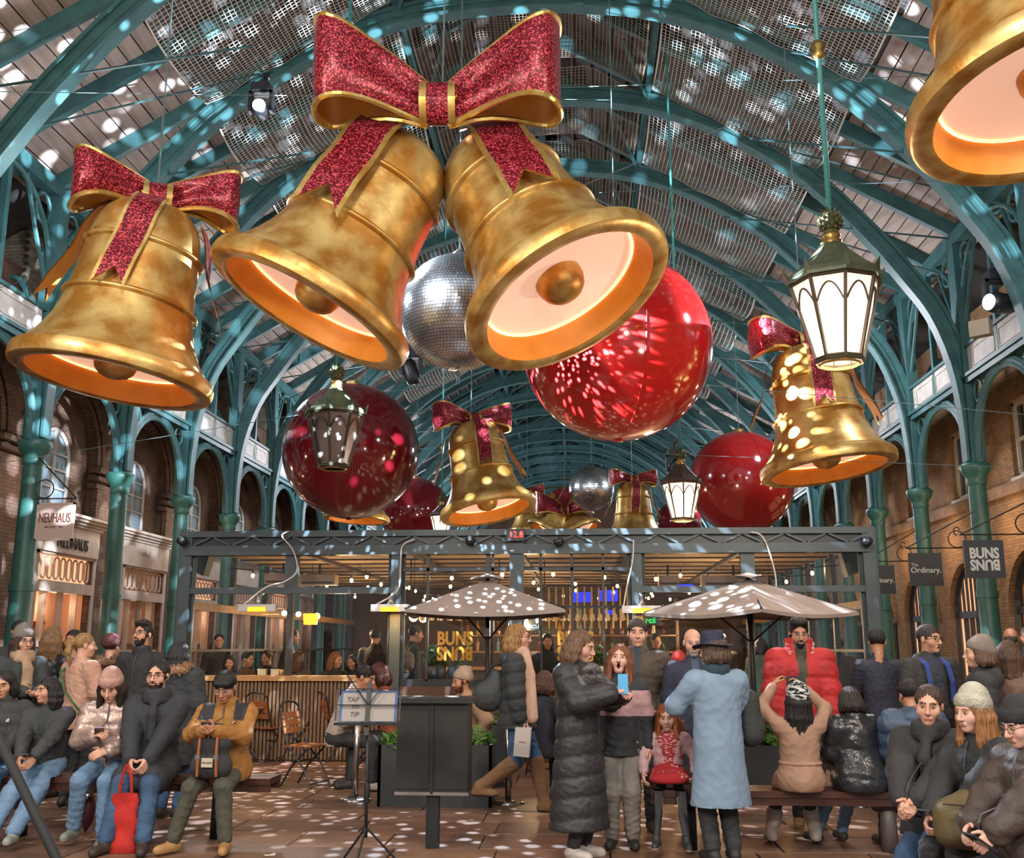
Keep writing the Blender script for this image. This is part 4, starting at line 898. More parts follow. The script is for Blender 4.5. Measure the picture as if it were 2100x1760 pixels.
MB().bb(-.13, 0, -.085, .13, .06, .085).build('case', M_blk, t); place('digits', text_mesh('12.8', .125, mat('red LED', '#ff3020', .4, emit='#ff2a18', estr=3)), t, (0.01, -.008, 0), FACE)
for i, (px, py, s) in enumerate(((412, 1152, 1), (1745, 1152, -1))):
    p = at(px, py, PY + .5); t = thing('loudspeaker', 'dark wedge loudspeaker inside the top %s corner of the glass' % ('left', 'right')[i], 'loudspeaker', p)
    MB().prism([(-.15 * s, 0, .2), (.15 * s, 0, .2), (.05 * s, 0, -.22), (-.12 * s, 0, -.15)], (0, .25, 0)).build('cabinet', mat('dark green grey cabinet', '#2f3a38', .5), t); MB().cyl((0, .12, .2), (0, .12, .34), .02).build('bracket', M_blk, t)
# ---------------------------------------------------------------- hanging shop signs
M_iron = mat('black wrought iron', '#33302c', .5, .3); M_sgn = mat('charcoal sign board', '#3a3d41', .5); M_sgw = mat('white sign paint', '#c9ccc8', .6)
def bracket(t, x0, x1, z, rise, cx, cr):
    b = MB(); b.cyl((x0, 0, z), (x1, 0, z), .014, n=6); b.cyl((x0, 0, z), (x1, 0, z + rise), .014, n=6); b.tube([(cx + cr * math.cos(a), 0, z + cr + .01 + cr * math.sin(a)) for a in [2 * PI * i / 18 for i in range(18)]], .012, 5, closed=True)
    s = -1 if x1 > x0 else 1; b.tube([(x0 + s * (.05 + .05 * math.cos(a)) , 0, z + .06 + .07 * math.sin(a)) for a in [PI * (-.5 + 1.4 * i / 8) for i in range(9)]], .012, 5); b.build('bracket', M_iron, t)
def hsign(label, px, py, Y, w, h, m, wallx, rise):
    p = at(px, py, Y); t = thing('hanging_sign', label, 'sign', p)
    MB().bb(-w / 2, -.025, -h / 2, w / 2, .025, h / 2).build('board', m, t); zt = h / 2 + .1
    dx = wallx - p.x; s = 1 if dx > 0 else -1
    bracket(t, -s * w * .55, dx, zt, rise, dx * .62, .17)
    for q in (-1, 1): MB().cyl((q * w * .4, 0, h / 2), (q * w * .4, 0, zt), .008, n=5).build('hook', M_iron, t)
    return t
t = hsign('charcoal hanging sign reading BUNS', 2018, 1147, 18.0, .66, .64, M_sgn, 8.1, .75); buns(t, (0, -.03, 0), .34, M_sgw)
for i, (px, py, Y, w) in enumerate(((1898, 1168, 21.4, .66), (1806, 1189, 25.0, .66))):
    t = hsign('charcoal hanging sign reading The Ordinary, %s' % ('left of the BUNS sign', 'partly hidden by the pavilion corner')[i], px, py, Y, w, .66, M_sgn, 8.1, .75)
    place('lettering', text_mesh('Ordinary.', .155, M_sgw, .004, offset=.002), t, (0, -.03, -.02), FACE); place('lettering', text_mesh('The', .09, M_sgw, .004), t, (-.22, -.03, .09), FACE)
t = hsign('pink white hanging sign reading NEUHAUS', 113, 1070, 17.9, .66, .64, mat('pale pink sign', '#cbb0a2', .6), -9.85, .75)
place('lettering', text_mesh('NEUHAUS', .2, mat('maroon paint', '#6a3a30', .6), .004, sx=.66, sy=1.25), t, (0, -.03, .06), FACE); place('lettering', text_mesh('BELGIUM - 1857', .05, MATS['maroon paint'], .003), t, (0, -.03, -.1), FACE)
MB().bb(-.35, -.03, -.34, -.32, .03, .34).bb(.32, -.03, -.34, .35, .03, .34).bb(-.35, -.03, .31, .35, .03, .34).bb(-.35, -.03, -.34, .35, .03, -.31).build('frame', MATS['pale pink sign'], t)
# ================================================================ FURNITURE AND LOOSE THINGS
M_black = mat('black painted steel', '#23262a', .45, .2); M_steel = mat('polished steel', '#a8a4a0', .2, .9)
M_par = mat('grey parasol cloth', '#9a8f88', .8, 0, '#8a7f78', 3); M_wcard = mat('white card', '#cfc8c2', .7)
def parasol(label, px, py, D, half, rot, ztop=None):
    c = at(px, py, D); k = half / pxm(c) ; z0 = c.z; t = thing('parasol', label, 'parasol', (c.x, D, 0), (0, 0, rot)); zr = z0 - .40
    cor = [Vector((sx * k * .74, sy * k * .74, zr)) for sx, sy in ((-1, -1), (1, -1), (1, 1), (-1, 1))]; b = MB(); ap = Vector((0, 0, z0 - .02))
    for i in range(4):
        A, B = cor[i], cor[(i + 1) % 4]; rows = []
        for q in range(7):
            u = q / 6; a = ap.lerp(A, u); c2 = ap.lerp(B, u); rows.append([a.lerp(c2, v / 6) - Vector((0, 0, .05 * math.sin(PI * v / 6) * u)) for v in range(7)])
        b.grid(rows, 0); v = [p for p in rows[-1]]; b.grid([v, [p - Vector((0, 0, .04)) for p in v]], 0)
    cn = b.build('canopy', M_par, t)
    b = MB(); cr = [Vector((sx * .2, sy * .2, z0 - .03)) for sx, sy in ((-1, -1), (1, -1), (1, 1), (-1, 1))]
    for i in range(4): b.grid([[Vector((0, 0, z0 + .05)).lerp(cr[i], 1).lerp(Vector((0, 0, z0 + .06)), 1 - u) .lerp(Vector((0, 0, z0 + .06)).lerp(cr[(i + 1) % 4], u), v) + Vector((0, 0, .04 * math.sin(PI * v) * u)) for v in (0, .25, .5, .75, 1)] for u in (0, .4, .8, 1)], 0)
    b.build('vent_cap', M_par, cn)
    MB().cyl((0, 0, .06), (0, 0, z0), .025, n=10).build('pole', M_black, t)
    for p in cor: MB().cyl((0, 0, z0 - .06), p + Vector((0, 0, .0)), .012, n=5).build('rib', M_black, t)
    for p in cor: MB().cyl((0, 0, z0 - .75), (p * .5).xyz + Vector((0, 0, (z0 - .06 + p.z) / 2 - p.z * .5)), .01, n=5).build('strut', M_black, t)
    MB().bb(-.3, -.3, 0, .3, .3, .06).build('base', M_black, t); MB().bb(-.02, -.032, 1.7, .02, -.025, 1.8).build('pole_tag', M_wcard, t)
parasol('grey parasol speckled with light, left of the centre post', 1000, 1186, 12.6, 205, .06)
parasol('plain grey parasol on the right before the glass', 1535, 1184, 12.2, 205, .72)
# ---- folding slatted chairs and tables
def chair_meshes():
    fr = []
    for s in (-1, 1):
        b = MB(); x = s * .19
        b.tube([(x, .22, 0), (x, .1, .22), (x, -.12, .45), (x, -.2, .62), (x, -.26, .88)][::1], .012, 5); b.tube([(x * .9, -.22, 0), (x * .9, -.08, .22), (x * .9, .16, .45)], .012, 5); fr.append(b.mesh('side_frame', M_black))
    st = [MB().box((0, -.14 + i * .062, .455), (.4, .05, .018)).mesh('seat_slat', M_wood2) for i in range(6)]
    bk = [MB().box((0, -.205 - i * .024, .62 + i * .085), (.37, .016, .07), Matrix.Rotation(.28, 3, 'X')).mesh('back_slat', M_wood2) for i in range(3)]
    cr = MB().tube([(-.19, -.26, .88), (-.12, -.275, .93), (0, -.28, .945), (.12, -.275, .93), (.19, -.26, .88)], .014, 6).mesh('top_rail', M_black)
    st2 = MB().cyl((-.19, -.05, .28), (.19, -.05, .28), .01, n=5).cyl((-.19, .2, .05), (.19, .2, .05), .01, n=5).mesh('stretcher', M_black)
    return fr + st + bk + [cr, st2]
CHM = chair_meshes()
def fchair(label, px, py, rot, sc=1.0):
    g = gnd(px, py); t = thing('folding_chair', label, 'chair', g, (0, 0, rot), 'folding slatted chairs')
    for m in CHM: place(m.name.split('.')[0], m, t)
    return t
fchair('folding slatted chair alone in front of the stanchion', 625, 1612, -PI / 2 - .35)
fchair('folding slatted chair with its back turned beside the oak counter', 600, 1560, PI / 2 + .5)
fchair('folding slatted chair tucked behind the music stand table', 690, 1560, -PI / 2 + .6)
fchair('folding slatted chair half hidden by the man in the ochre jacket', 545, 1560, -.4)
fchair('folding slatted chair at the table behind the walking woman', 1120, 1590, .4)
def ftable(label, px, py, w, d, h=.74):
    g = gnd(px, py); t = thing('folding_table', label, 'table', g)
    for i in range(8): MB().box((0, -d / 2 + (i + .5) * d / 8, h), (w, d / 8 - .008, .02)).build('top_slat', M_wood2, t)
    MB().bb(-w / 2 + .02, -d / 2 + .02, h - .04, w / 2 - .02, -d / 2 + .05, h - .01).bb(-w / 2 + .02, d / 2 - .05, h - .04, w / 2 - .02, d / 2 - .02, h - .01).build('apron', M_black, t)
    for s in (-1, 1):
        MB().cyl((-w * .4, s * d * .38, 0), (w * .4, s * d * .38, h - .03), .013, n=6).cyl((w * .4, s * d * .38, 0), (-w * .4, s * d * .38, h - .03), .013, n=6).build('leg', M_black, t)
    return t
ftable('slatted wooden folding table behind the music stand', 765, 1585, .75, .65)
ftable('slatted wooden folding table half hidden by the man in ochre', 505, 1560, .6, .6)
ftable('slatted wooden folding table behind the woman in the long coat', 1130, 1580, .7, .6)
for i, (px, py, Y, hh, l) in enumerate(((522, 1424, 12.7, .2, 'folded white menu card on the table behind the man in ochre'), (503, 1405, 13.0, .14, 'white napkin stand on the table behind the man in ochre'))):
    p = gnd(505, 1560) + Vector((.12 - .14 * i, .05 * i, 0)); Y = p.y; b = MB(); b.prism([(-.05, -.03, 0), (.05, -.03, 0), (.06, 0, hh), (-.06, 0, hh)], (0, .01, 0)); b.prism([(-.05, .03, 0), (.05, .03, 0), (.06, .01, hh), (-.06, .01, hh)], (0, .01, 0)); tag(b.build('menu_card', M_wcard, None, (p.x, Y, .752)), l, 'card')
for i, (px, c, h, l) in enumerate(((812, '#c4762a', .14, 'amber glass on the slatted table'), (818, '#7fb04a', .12, 'green bottle on the slatted table'))):
    p = at(px, 1460, 11.9); b = MB(); b.lathe([(.001, 0), (.035, 0), (.04, h * .8), (.03, h), (.001, h)], 12); tag(b.build('drink', mat('drink %d' % i, c, .2), None, (p.x, 11.9 + i * .08, .75)), l, 'drink')
# ---- stanchions
def stanchion(label, px, py, h=.95):
    g = gnd(px, py); t = thing('stanchion', label, 'stanchion', g, None, 'steel queue posts')
    MB().lathe([(.001, .03), (.03, .045), (.16, .03), (.175, .01), (.175, 0)], 28).build('base', M_steel, t); MB().cyl((0, 0, .03), (0, 0, h), .032, n=14).build('post', M_steel, t); MB().lathe([(.034, h - .06), (.045, h - .05), (.045, h), (.02, h + .03), (.001, h + .03)], 14).build('head', M_black, t)
stanchion('steel queue post in front of the music stand table', 728, 1642)
stanchion('steel queue post behind the walking woman', 1042, 1648)
stanchion('steel queue post behind the right bench', 1760, 1652)
stanchion('steel queue post behind the seated woman in pink beanie', 158, 1520 + 112)
# ---- planters
M_plant = mat('black planter', '#2b2e31', .6, 0, '#33383c', 3); M_soil = mat('soil', '#2a2018', .9)
def leafm(name, c): return mat(name, c, .5, 0, None)
M_l1 = mat('bright green leaf', '#5f8a3a', .5, 0, '#44702c', 12); M_l2 = mat('dark green leaf', '#3f6a3a', .5, 0, '#2f5530', 12)
def leaves(par, n, c, r, h, m, size, seed, nm='foliage'):
    rr = random.Random(seed); b = MB()
    for i in range(n):
        a = rr.uniform(0, 2 * PI); q = rr.random() ** .5; p = Vector((c[0] + r[0] * q * math.cos(a), c[1] + r[1] * q * math.sin(a), c[2] + h * rr.random() * (1.2 - q * .6)))
        d = Vector((rr.gauss(0, 1), rr.gauss(0, 1), rr.gauss(.5, .7))).normalized(); sd = d.cross(Vector((rr.gauss(0, 1), rr.gauss(0, 1), rr.gauss(0, 1)))).normalized(); s = size * rr.uniform(.6, 1.3)
        nn = d.cross(sd); b.add([p, p + d * s * .5 + sd * s * .28 + nn * s * .05, p + d * s, p + d * s * .5 - sd * s * .28 + nn * s * .05], [(0, 1, 2), (0, 2, 3)], 0)
    o = b.build(nm, m, par); o['kind'] = 'stuff'; return o
def planter(label, g, w, d, h, m, spots, size=.09):
    t = thing('planter', label, 'planter', g); b = MB(); e = .03
    b.bb(-w / 2, 0, 0, w / 2, e, h); b.bb(-w / 2, d - e, 0, w / 2, d, h); b.bb(-w / 2, 0, 0, -w / 2 + e, d, h); b.bb(w / 2 - e, 0, 0, w / 2, d, h); b.build('box', M_plant, t); MB().bb(-w / 2 + e, e, 0, w / 2 - e, d - e, h - .06).build('soil', M_soil, t)
    for i, (x, r, hh, n) in enumerate(spots): leaves(t, n, (x, d / 2, h - .05), (r, d * .5), hh, m, size, i + int(w * 100))
g = gnd(890, 1656); planter('long black planter behind the cabinet on a post', g, 1.16, .4, .6, M_l1, ((-.42, .16, .16, 140), (.42, .16, .2, 160)), .07)
g = gnd(1562, 1642); planter('black planter with bushy green plants beside the blue coat', g, .62, .45, .55, M_l1, ((0, .34, .42, 420),), .11)
g = gnd(1005, 1600); planter('black planter between walking woman and cabinet', (g.x, g.y + .2, 0), .4, .4, .62, M_l1, ((0, .18, .2, 120),), .07)
for i, (px, py, Y, hh, n, l) in enumerate(((890, 1385, 15.25, .28, 260, 'leafy plant in a pot on the bar counter, left of BUNS logo'), (1228, 1385, 15.25, .3, 200, 'small plant in a pot behind the open-mouthed girl'), (950, 1385, 15.3, .12, 60, 'white flowering plant on the bar counter'))):
    p = at(px, py, Y); t = thing('potted_plant', l, 'plant', (p.x, Y, 1.125)); MB().lathe([(.001, 0), (.08, 0), (.1, .18), (.09, .18), (.001, .16)], 16).build('pot', mat('pot %d' % i, ('#4a5560', '#d8dcdc', '#b7a48c')[i], .6), t); leaves(t, n, (0, 0, .18), (.16, .16), hh, M_l2, .07, 30 + i)
for i, (px, w, c, l) in enumerate(((930, .16, '#3f5878', 'blue ceramic pot on the bar counter'), (905, .15, '#57606a', 'grey ceramic pot on the bar counter'), (538, .12, '#c8cbb8', 'white box on the oak counter, left one'), (565, .12, '#c8cbb8', 'white box on the oak counter, right one'), (577, .07, '#c9b08a', 'tall paper cup on the oak counter'))):
    z = 1.125 if i < 2 else 1.175; Y = 15.2 if i < 2 else 15.12; p = at(px, 1380, Y); b = MB()
    if i in (2, 3): b.bb(-w / 2, -.04, 0, w / 2, .04, .07).bb(-w / 2 - .004, -.044, .07, w / 2 + .004, .044, .085)
    else: b.lathe([(.001, 0), (w * .42, 0), (w * .5, w * 1.1), (w * .45, w * 1.1), (w * .4, .02), (.001, .02)], 16)
    tag(b.build('counter_item', mat('counter item %d' % i, c, .5), None, (p.x, Y + (.06 if i == 1 else 0), z)), l, 'pot' if i < 2 else ('cup' if i == 4 else 'box'))
# ---- black cabinet on a post
g = gnd(887, 1738); t = thing('post_cabinet', 'black notice cabinet on a single square post', 'cabinet', g, (0, 0, -.02))
MB().bb(-.05, -.05, 0, .05, .05, 1.1).build('post', M_black, t); MB().bb(-.29, -.1, .42, .29, .2, 1.13).build('box', mat('black cabinet paint', '#1b1d1b', .5, .1, '#242622', 6), t)
MB().bb(-.34, -.16, 1.13, .34, .26, 1.17).build('lid', MATS['black cabinet paint'], t); MB().bb(-.3, -.105, .41, .3, -.09, .435).build('lower_rail', M_steel, t); MB().bb(-.01, -.112, .42, .01, -.1, 1.13).build('door_gap', M_black, t)
for q in (-.16, .16): MB().bb(q - .13, -.108, .46, q + .13, -.1, 1.09).build('door', MATS['black cabinet paint'], t)
# ---- music stand
g = gnd(748, 1795); t = thing('music_stand', 'black folding music stand holding a handwritten tip sign', 'music stand', g, (0, 0, .0)); c = at(755, 1446, g.y); zc = c.z; dx = c.x - g.x
MB().tube([(0, 0, .25), (dx * .5, 0, .6), (dx, 0, zc - .12)], .012, 8).build('pole', M_black, t); MB().lathe([(.018, .48), (.022, .5), (.022, .6), (.018, .62)], 10).build('clamp', M_black, t)
for a in (0.4, 2.5, 4.6): MB().cyl((0, 0, .32), (.3 * math.cos(a), .3 * math.sin(a), .01), .009, n=6).build('leg', M_black, t)
T = Matrix.Translation((dx, 0, zc)) @ Matrix.Rotation(-.22, 4, 'X'); V = lambda x, z, y=0: T @ Vector((x, y, z)); hw, hh = .235, .115
b = MB()
for z in (-hh - .02, -.0, hh): b.bar(V(-hw, z), V(hw, z), .014, .006)
for x in (-hw, hw): b.bar(V(x, -hh), V(x, hh), .012, .006)
b.bar(V(0, -hh - .1), V(0, hh + .05), .03, .012); b.bar(V(0, .0, -.01), V(-.17, hh + .1, -.01), .012, .006); b.bar(V(0, .0, -.01), V(.17, hh + .1, -.01), .012, .006); b.bar(V(-hw, -hh - .025, -.03), V(hw + .12, -hh - .025, -.03), .02, .02); b.build('desk_frame', M_black, t)
t2 = thing('tip_sign', 'white handwritten tap to tip sign on a blue clipboard', 'sign', g + Vector((dx, 0, zc)))
Rt = Matrix.Rotation(-.22, 4, 'X'); V2 = lambda x, z, y=0: Rt @ Vector((x, y, z))
MB().box((0, .022, -.01), (.42, .008, .225), Rt.to_3x3()).build('clipboard', mat('blue clipboard', '#2f5f9e', .5), t2); o = MB().box((0, .015, -.015), (.385, .004, .205), Rt.to_3x3()).build('paper', mat('shade-toned paper', '#9d9793', .8), t2)  # white paper given a greyer colour to stand for shade
for tx, x, z, s in (('TAP', -.12, .04, .05), ('TO', -.1, -.012, .04), ('TIP', -.1, -.066, .05)):
    q = place('lettering', text_mesh(tx, s, mat('pencil', '#5c5856', .7), .001, shear=.15), o, V2(x, z, .011), (PI / 2 - .22, 0, 0))
# ---- benches
M_bw = mat('dark red-brown bench wood', '#4e2f24', .4, 0, '#3f251c', 6, stretch=(1, 10, 10))
def bench(label, x0, x1, y, zt, posts, rot=0.0, d=.36):
    t = thing('bench', label, 'bench', ((x0 + x1) / 2, y, 0), (0, 0, rot)); L = (x1 - x0) / 2
    for i in range(3): MB().bb(-L, -d / 2 + i * d / 3, zt - .05, L, -d / 2 + (i + 1) * d / 3 - .012, zt).build('seat_plank', M_bw, t)
    MB().bb(-L, -d / 2 + .02, zt - .11, L, -d / 2 + .05, zt - .05).bb(-L, d / 2 - .06, zt - .11, L, d / 2 - .03, zt - .05).build('rail', M_bw, t)
    for x, r, m in posts: MB().cyl((x - (x0 + x1) / 2, 0, 0), (x - (x0 + x1) / 2, 0, zt - .05), r * 1.15, r, n=14).build('leg', m, t)
M_gp = mat('grey metal post', '#6d6763', .5, .3)
bench('brown wooden bench with posts, right of the blue coat', .55, 3.5, 8.75, .47, ((.86, .05, M_black), (2.42, .06, M_gp), (3.1, .06, M_black)))
bench('brown wooden bench under the row of seated people at left', -4.95, -2.6, 9.0, .5, ((-4.8, .05, M_black), (-3.08, .055, M_black)))
bench('brown wooden bench under the seated group at lower right', 2.55, 3.9, 6.3, .47, ((2.7, .05, M_black), (3.6, .05, M_black)), -.25)
# ---- foreground pole, bags
p0 = at(0, 1520, 3.6); p1 = at(122, 1775, 3.6); d = (p1 - p0); q = p0 - d * .5; e = p0 + d * (p0.z / -d.z)
o = thing('leaning_pole', 'blurred black pole leaning across the lower left corner', 'pole', e); MB().cyl((0, 0, 0), q - e, .017, n=10).build('shaft', mat('matt black pole', '#15171a', .7), o); MB().sphere((0, 0, .02), .03, 10, 6).build('foot', M_black, o)
g = gnd(262, 1742); t = thing('tote_bag', 'bright red tote bag standing between the knees of the man in navy coat', 'bag', g + Vector((.0, -.12, 0)))
b = MB(); rows = []
for i in range(9):
    z = i * .055; w = .13 - .03 * (i / 8) + .012 * math.sin(i * 2); dd = .055 - .03 * (i / 8) + .01 * math.sin(i * 1.7); rows.append([(w * math.cos(a) * (abs(math.cos(a)) ** -.3 if abs(math.cos(a)) > .1 else 1), dd * math.sin(a), z) for a in [2 * PI * j / 16 for j in range(17)]])
b.grid(rows, 0); b.poly([r for r in rows[0][:-1]]); b.build('pouch', mat('red canvas', '#c3251c', .7, 0, '#a51d16', 9, .4, 16), t)
for s in (-.05, .05): MB().tube([(s, 0, .43), (s * .8, 0, .56), (0.0, .0, .66)], .011, 5).build('handle', MATS['red canvas'], t)
g = gnd(180, 1705); t = thing('umbrella', 'folded maroon umbrella with wooden handle by the beanie woman', 'umbrella', g + Vector((0, -.05, 0)), (.05, .12, 0))
MB().lathe([(.001, 0), (.012, .01), (.05, .1), (.055, .2), (.035, .27), (.02, .3)], 12).build('canopy', mat('maroon nylon', '#4a1c26', .6), t); MB().lathe([(.046, .2), (.05, .215), (.046, .23)], 12).build('strap', M_wcard, t); MB().cyl((0, 0, .28), (0, 0, .46), .016, n=8).build('handle', mat('pale handle', '#a8906a', .5), t)
g = gnd(545, 1757); b = MB(); b.add([(0, 0, .004), (.07, .01, .008), (.06, .05, .02), (.01, .04, .006), (-.03, .03, .01)], [(0, 1, 2, 3), (0, 3, 4)]); tag(b.build('paper_scrap', M_wcard, None, g), 'crumpled white paper scrap on the stone floor', 'litter')
# ================================================================ PEOPLE: smooth bodies grown from distance fields
def cap(a, b, ra, rb=None, k=.03, flat=None, sub=False): return ('c', np.array(a, float), np.array(b, float), ra, ra if rb is None else rb, k, flat, sub)
def ell(c, r, k=.02, R=None, sub=False): return ('e', np.array(c, float), np.array(r if hasattr(r, '__len__') else (r, r, r), float), R, k, sub)
def cut(n, d): return ('p', np.array(n, float), d)
def tor(c, R, r, sy=1.0, sz=1.0, k=.01): return ('t', np.array(c, float), R, r, sy, sz, k)
def chain(pts, rs, k=.02, flat=None): return [cap(pts[i], pts[i + 1], rs[i], rs[i + 1], k, flat) for i in range(len(pts) - 1)]
def smesh(prims, vox):
    lo = np.full(3, 1e9); hi = -lo
    def bounds(p):
        if p[0] == 'c': r = max(p[3], p[4]); return np.minimum(p[1], p[2]) - r, np.maximum(p[1], p[2]) + r
        if p[0] == 'e': r = p[2] if p[3] is None else np.full(3, p[2].max()); return p[1] - r, p[1] + r
        if p[0] == 't': r = p[2] * max(1, 1 / p[4]) + p[3] / min(1, p[5]) ; return p[1] - r, p[1] + r
    for p in prims:
        if p[0] == 'p' or (p[0] in 'ce' and p[-1]): continue
        a, b = bounds(p); lo = np.minimum(lo, a); hi = np.maximum(hi, b)
    lo -= 3 * vox; hi += 3 * vox; n = np.ceil((hi - lo) / vox).astype(int) + 1
    f = np.full(n, .3, np.float32); ax = [(lo[i] + vox * np.arange(n[i])).astype(np.float32) for i in range(3)]
    for p in prims:
        if p[0] == 'p':
            X, Y, Z = ax[0][:, None, None], ax[1][None, :, None], ax[2][None, None, :]; f = np.maximum(f, (p[1][0] * X + p[1][1] * Y + p[1][2] * Z - p[2]).astype(np.float32)); continue
        a, b = bounds(p); k = p[5] if p[0] == 'c' else (p[4] if p[0] == 'e' else p[6]); pad = k + 3 * vox
        i0 = np.clip(((a - pad - lo) / vox).astype(int), 0, n); i1 = np.clip(((b + pad - lo) / vox).astype(int) + 2, 0, n)
        if (i1 <= i0).any(): continue
        sl = tuple(slice(i0[i], i1[i]) for i in range(3)); X, Y, Z = ax[0][sl[0]][:, None, None], ax[1][sl[1]][None, :, None], ax[2][sl[2]][None, None, :]
        if p[0] == 'c':
            fl = p[6]; pa, pb = p[1], p[2]; sx, sy = (1, 1) if fl is None else fl
            x, y, z = (X - pa[0]) * sx, (Y - pa[1]) * sy, Z - pa[2]; d = np.array([(pb[0] - pa[0]) * sx, (pb[1] - pa[1]) * sy, pb[2] - pa[2]]); L = max(d @ d, 1e-9)
            t = np.clip((x * d[0] + y * d[1] + z * d[2]) / L, 0, 1); g = np.sqrt((x - t * d[0]) ** 2 + (y - t * d[1]) ** 2 + (z - t * d[2]) ** 2) - (p[3] + (p[4] - p[3]) * t); sub = p[7]
        elif p[0] == 'e':
            x, y, z = X - p[1][0], Y - p[1][1], Z - p[1][2]
            if p[3] is not None: R = p[3]; x, y, z = R[0, 0] * x + R[1, 0] * y + R[2, 0] * z, R[0, 1] * x + R[1, 1] * y + R[2, 1] * z, R[0, 2] * x + R[1, 2] * y + R[2, 2] * z
            r = p[2]; q = np.sqrt((x / r[0]) ** 2 + (y / r[1]) ** 2 + (z / r[2]) ** 2); q2 = np.sqrt((x / r[0] ** 2) ** 2 + (y / r[1] ** 2) ** 2 + (z / r[2] ** 2) ** 2) + 1e-6; g = q * (q - 1) / q2; sub = p[5]
        else:
            x, y, z = X - p[1][0], (Y - p[1][1]) * p[4], (Z - p[1][2]) * p[5]; g = np.sqrt((np.sqrt(x * x + y * y) - p[2]) ** 2 + z * z) - p[3]; sub = False
        o = f[sl]; g = g.astype(np.float32)
        if sub: h = np.clip(.5 - .5 * (o + g) / k, 0, 1); f[sl] = o * (1 - h) - g * h + k * h * (1 - h)
        else: h = np.clip(.5 + .5 * (o - g) / k, 0, 1); f[sl] = o * (1 - h) + g * h - k * h * (1 - h)
    s = f < 0; c = s[:-1, :-1, :-1].astype(np.int8)
    tot = sum(s[i:n[0] - 1 + i, j:n[1] - 1 + j, q:n[2] - 1 + q].astype(np.int8) for i in (0, 1) for j in (0, 1) for q in (0, 1))
    act = (tot > 0) & (tot < 8); I, J, K = np.nonzero(act); m = len(I)
    idx = np.full(act.shape, -1, np.int64); idx[I, J, K] = np.arange(m); P = np.zeros((m, 3)); C = np.zeros(m)
    cor = [(i, j, q) for i in (0, 1) for j in (0, 1) for q in (0, 1)]
    for a in cor:
        for d in range(3):
            if a[d]: continue
            b = list(a); b[d] = 1; va = f[I + a[0], J + a[1], K + a[2]]; vb = f[I + b[0], J + b[1], K + b[2]]; x = (va < 0) != (vb < 0)
            t = np.where(x, va / np.where(x, va - vb, 1), 0); pt = np.zeros((m, 3)); pt[:] = a; pt[:, d] += t; P += pt * x[:, None]; C += x
    V = lo + vox * (np.stack([I, J, K], 1) + P / np.maximum(C, 1)[:, None]); Q = []
    for d in range(3):
        e = [1, 1, 1]; e[d] = 0; u, w = [(1, 2), (2, 0), (0, 1)][d]
        A = s[tuple(slice(1, -1) if i != d else slice(0, -1) for i in range(3))]; B = s[tuple(slice(1, -1) if i != d else slice(1, None) for i in range(3))]
        I2 = np.argwhere(A != B); 
        if not len(I2): continue
        I2 = I2 + np.array(e); fl = s[I2[:, 0], I2[:, 1], I2[:, 2]]
        du = np.zeros(3, int); du[u] = 1; dw = np.zeros(3, int); dw[w] = 1
        g = [idx[tuple((I2 - o).T)] for o in (du + dw, dw, 0 * du, du)]; q = np.stack(g, 1); q[~fl] = q[~fl][:, ::-1]; Q.append(q[(q >= 0).all(1)])
    return V, np.concatenate(Q) if Q else np.zeros((0, 4), int)
def norms(V, Fq):
    n = np.zeros_like(V); fn = np.cross(V[Fq[:, 2]] - V[Fq[:, 0]], V[Fq[:, 3]] - V[Fq[:, 1]])
    for i in range(4): np.add.at(n, Fq[:, i], fn)
    return n / (np.linalg.norm(n, axis=1, keepdims=True) + 1e-9)
def folds(V, Fq, seed, amp, kz=1.0):
    r = np.random.RandomState(seed % 9999); W = V + .02 * np.sin(V[:, [1, 2, 0]] * 21 + r.rand(3) * 6); o = 0
    for i in range(4):
        d = r.randn(3) * np.array([.7, .7, 1.0 * kz]); d /= np.linalg.norm(d); k = r.uniform(34, 72); o = o + (1 - np.abs(np.sin(W @ d * k + r.rand() * 6))) ** 2 * (.8 + .4 * np.sin(V @ r.randn(3) * 6))
    return V + norms(V, Fq) * (amp * (o / 1.6 - .75))[:, None]
class NM:                               # numpy mesh collector
    def __init__(s): s.V = []; s.F = []; s.M = []; s.n = 0
    def add(s, V, Fq, mi=0):
        s.V.append(V); s.F.append(Fq + s.n); s.M.append(np.full(len(Fq), mi) if np.isscalar(mi) else mi); s.n += len(V)
    def build(s, name, mats, parent):
        V = np.concatenate(s.V); Fq = np.concatenate(s.F); M = np.concatenate(s.M); me = bpy.data.meshes.new(name)
        me.vertices.add(len(V)); me.vertices.foreach_set('co', V.astype(np.float32).ravel()); me.loops.add(Fq.size); me.loops.foreach_set('vertex_index', Fq.astype(np.int32).ravel())
        me.polygons.add(len(Fq)); me.polygons.foreach_set('loop_start', np.arange(0, Fq.size, 4, dtype=np.int32)); me.polygons.foreach_set('loop_total', np.full(len(Fq), 4, np.int32))
        for m in mats: me.materials.append(m)
        me.polygons.foreach_set('material_index', M.astype(np.int32)); me.polygons.foreach_set('use_smooth', np.ones(len(Fq), bool)); me.update(calc_edges=True); return place(name, me, parent)
def ball_np(c, r, n=8, k=6):
    V = []; Fq = []
    for i in range(k + 1):
        for j in range(n): t = PI * i / k; V.append((c[0] + r[0] * math.sin(t) * math.cos(2 * PI * j / n), c[1] + r[1] * math.sin(t) * math.sin(2 * PI * j / n), c[2] + r[2] * math.cos(t)))
    for i in range(k):
        for j in range(n): Fq.append((i * n + j, (i + 1) * n + j, (i + 1) * n + (j + 1) % n, i * n + (j + 1) % n))
    return np.array(V), np.array(Fq)
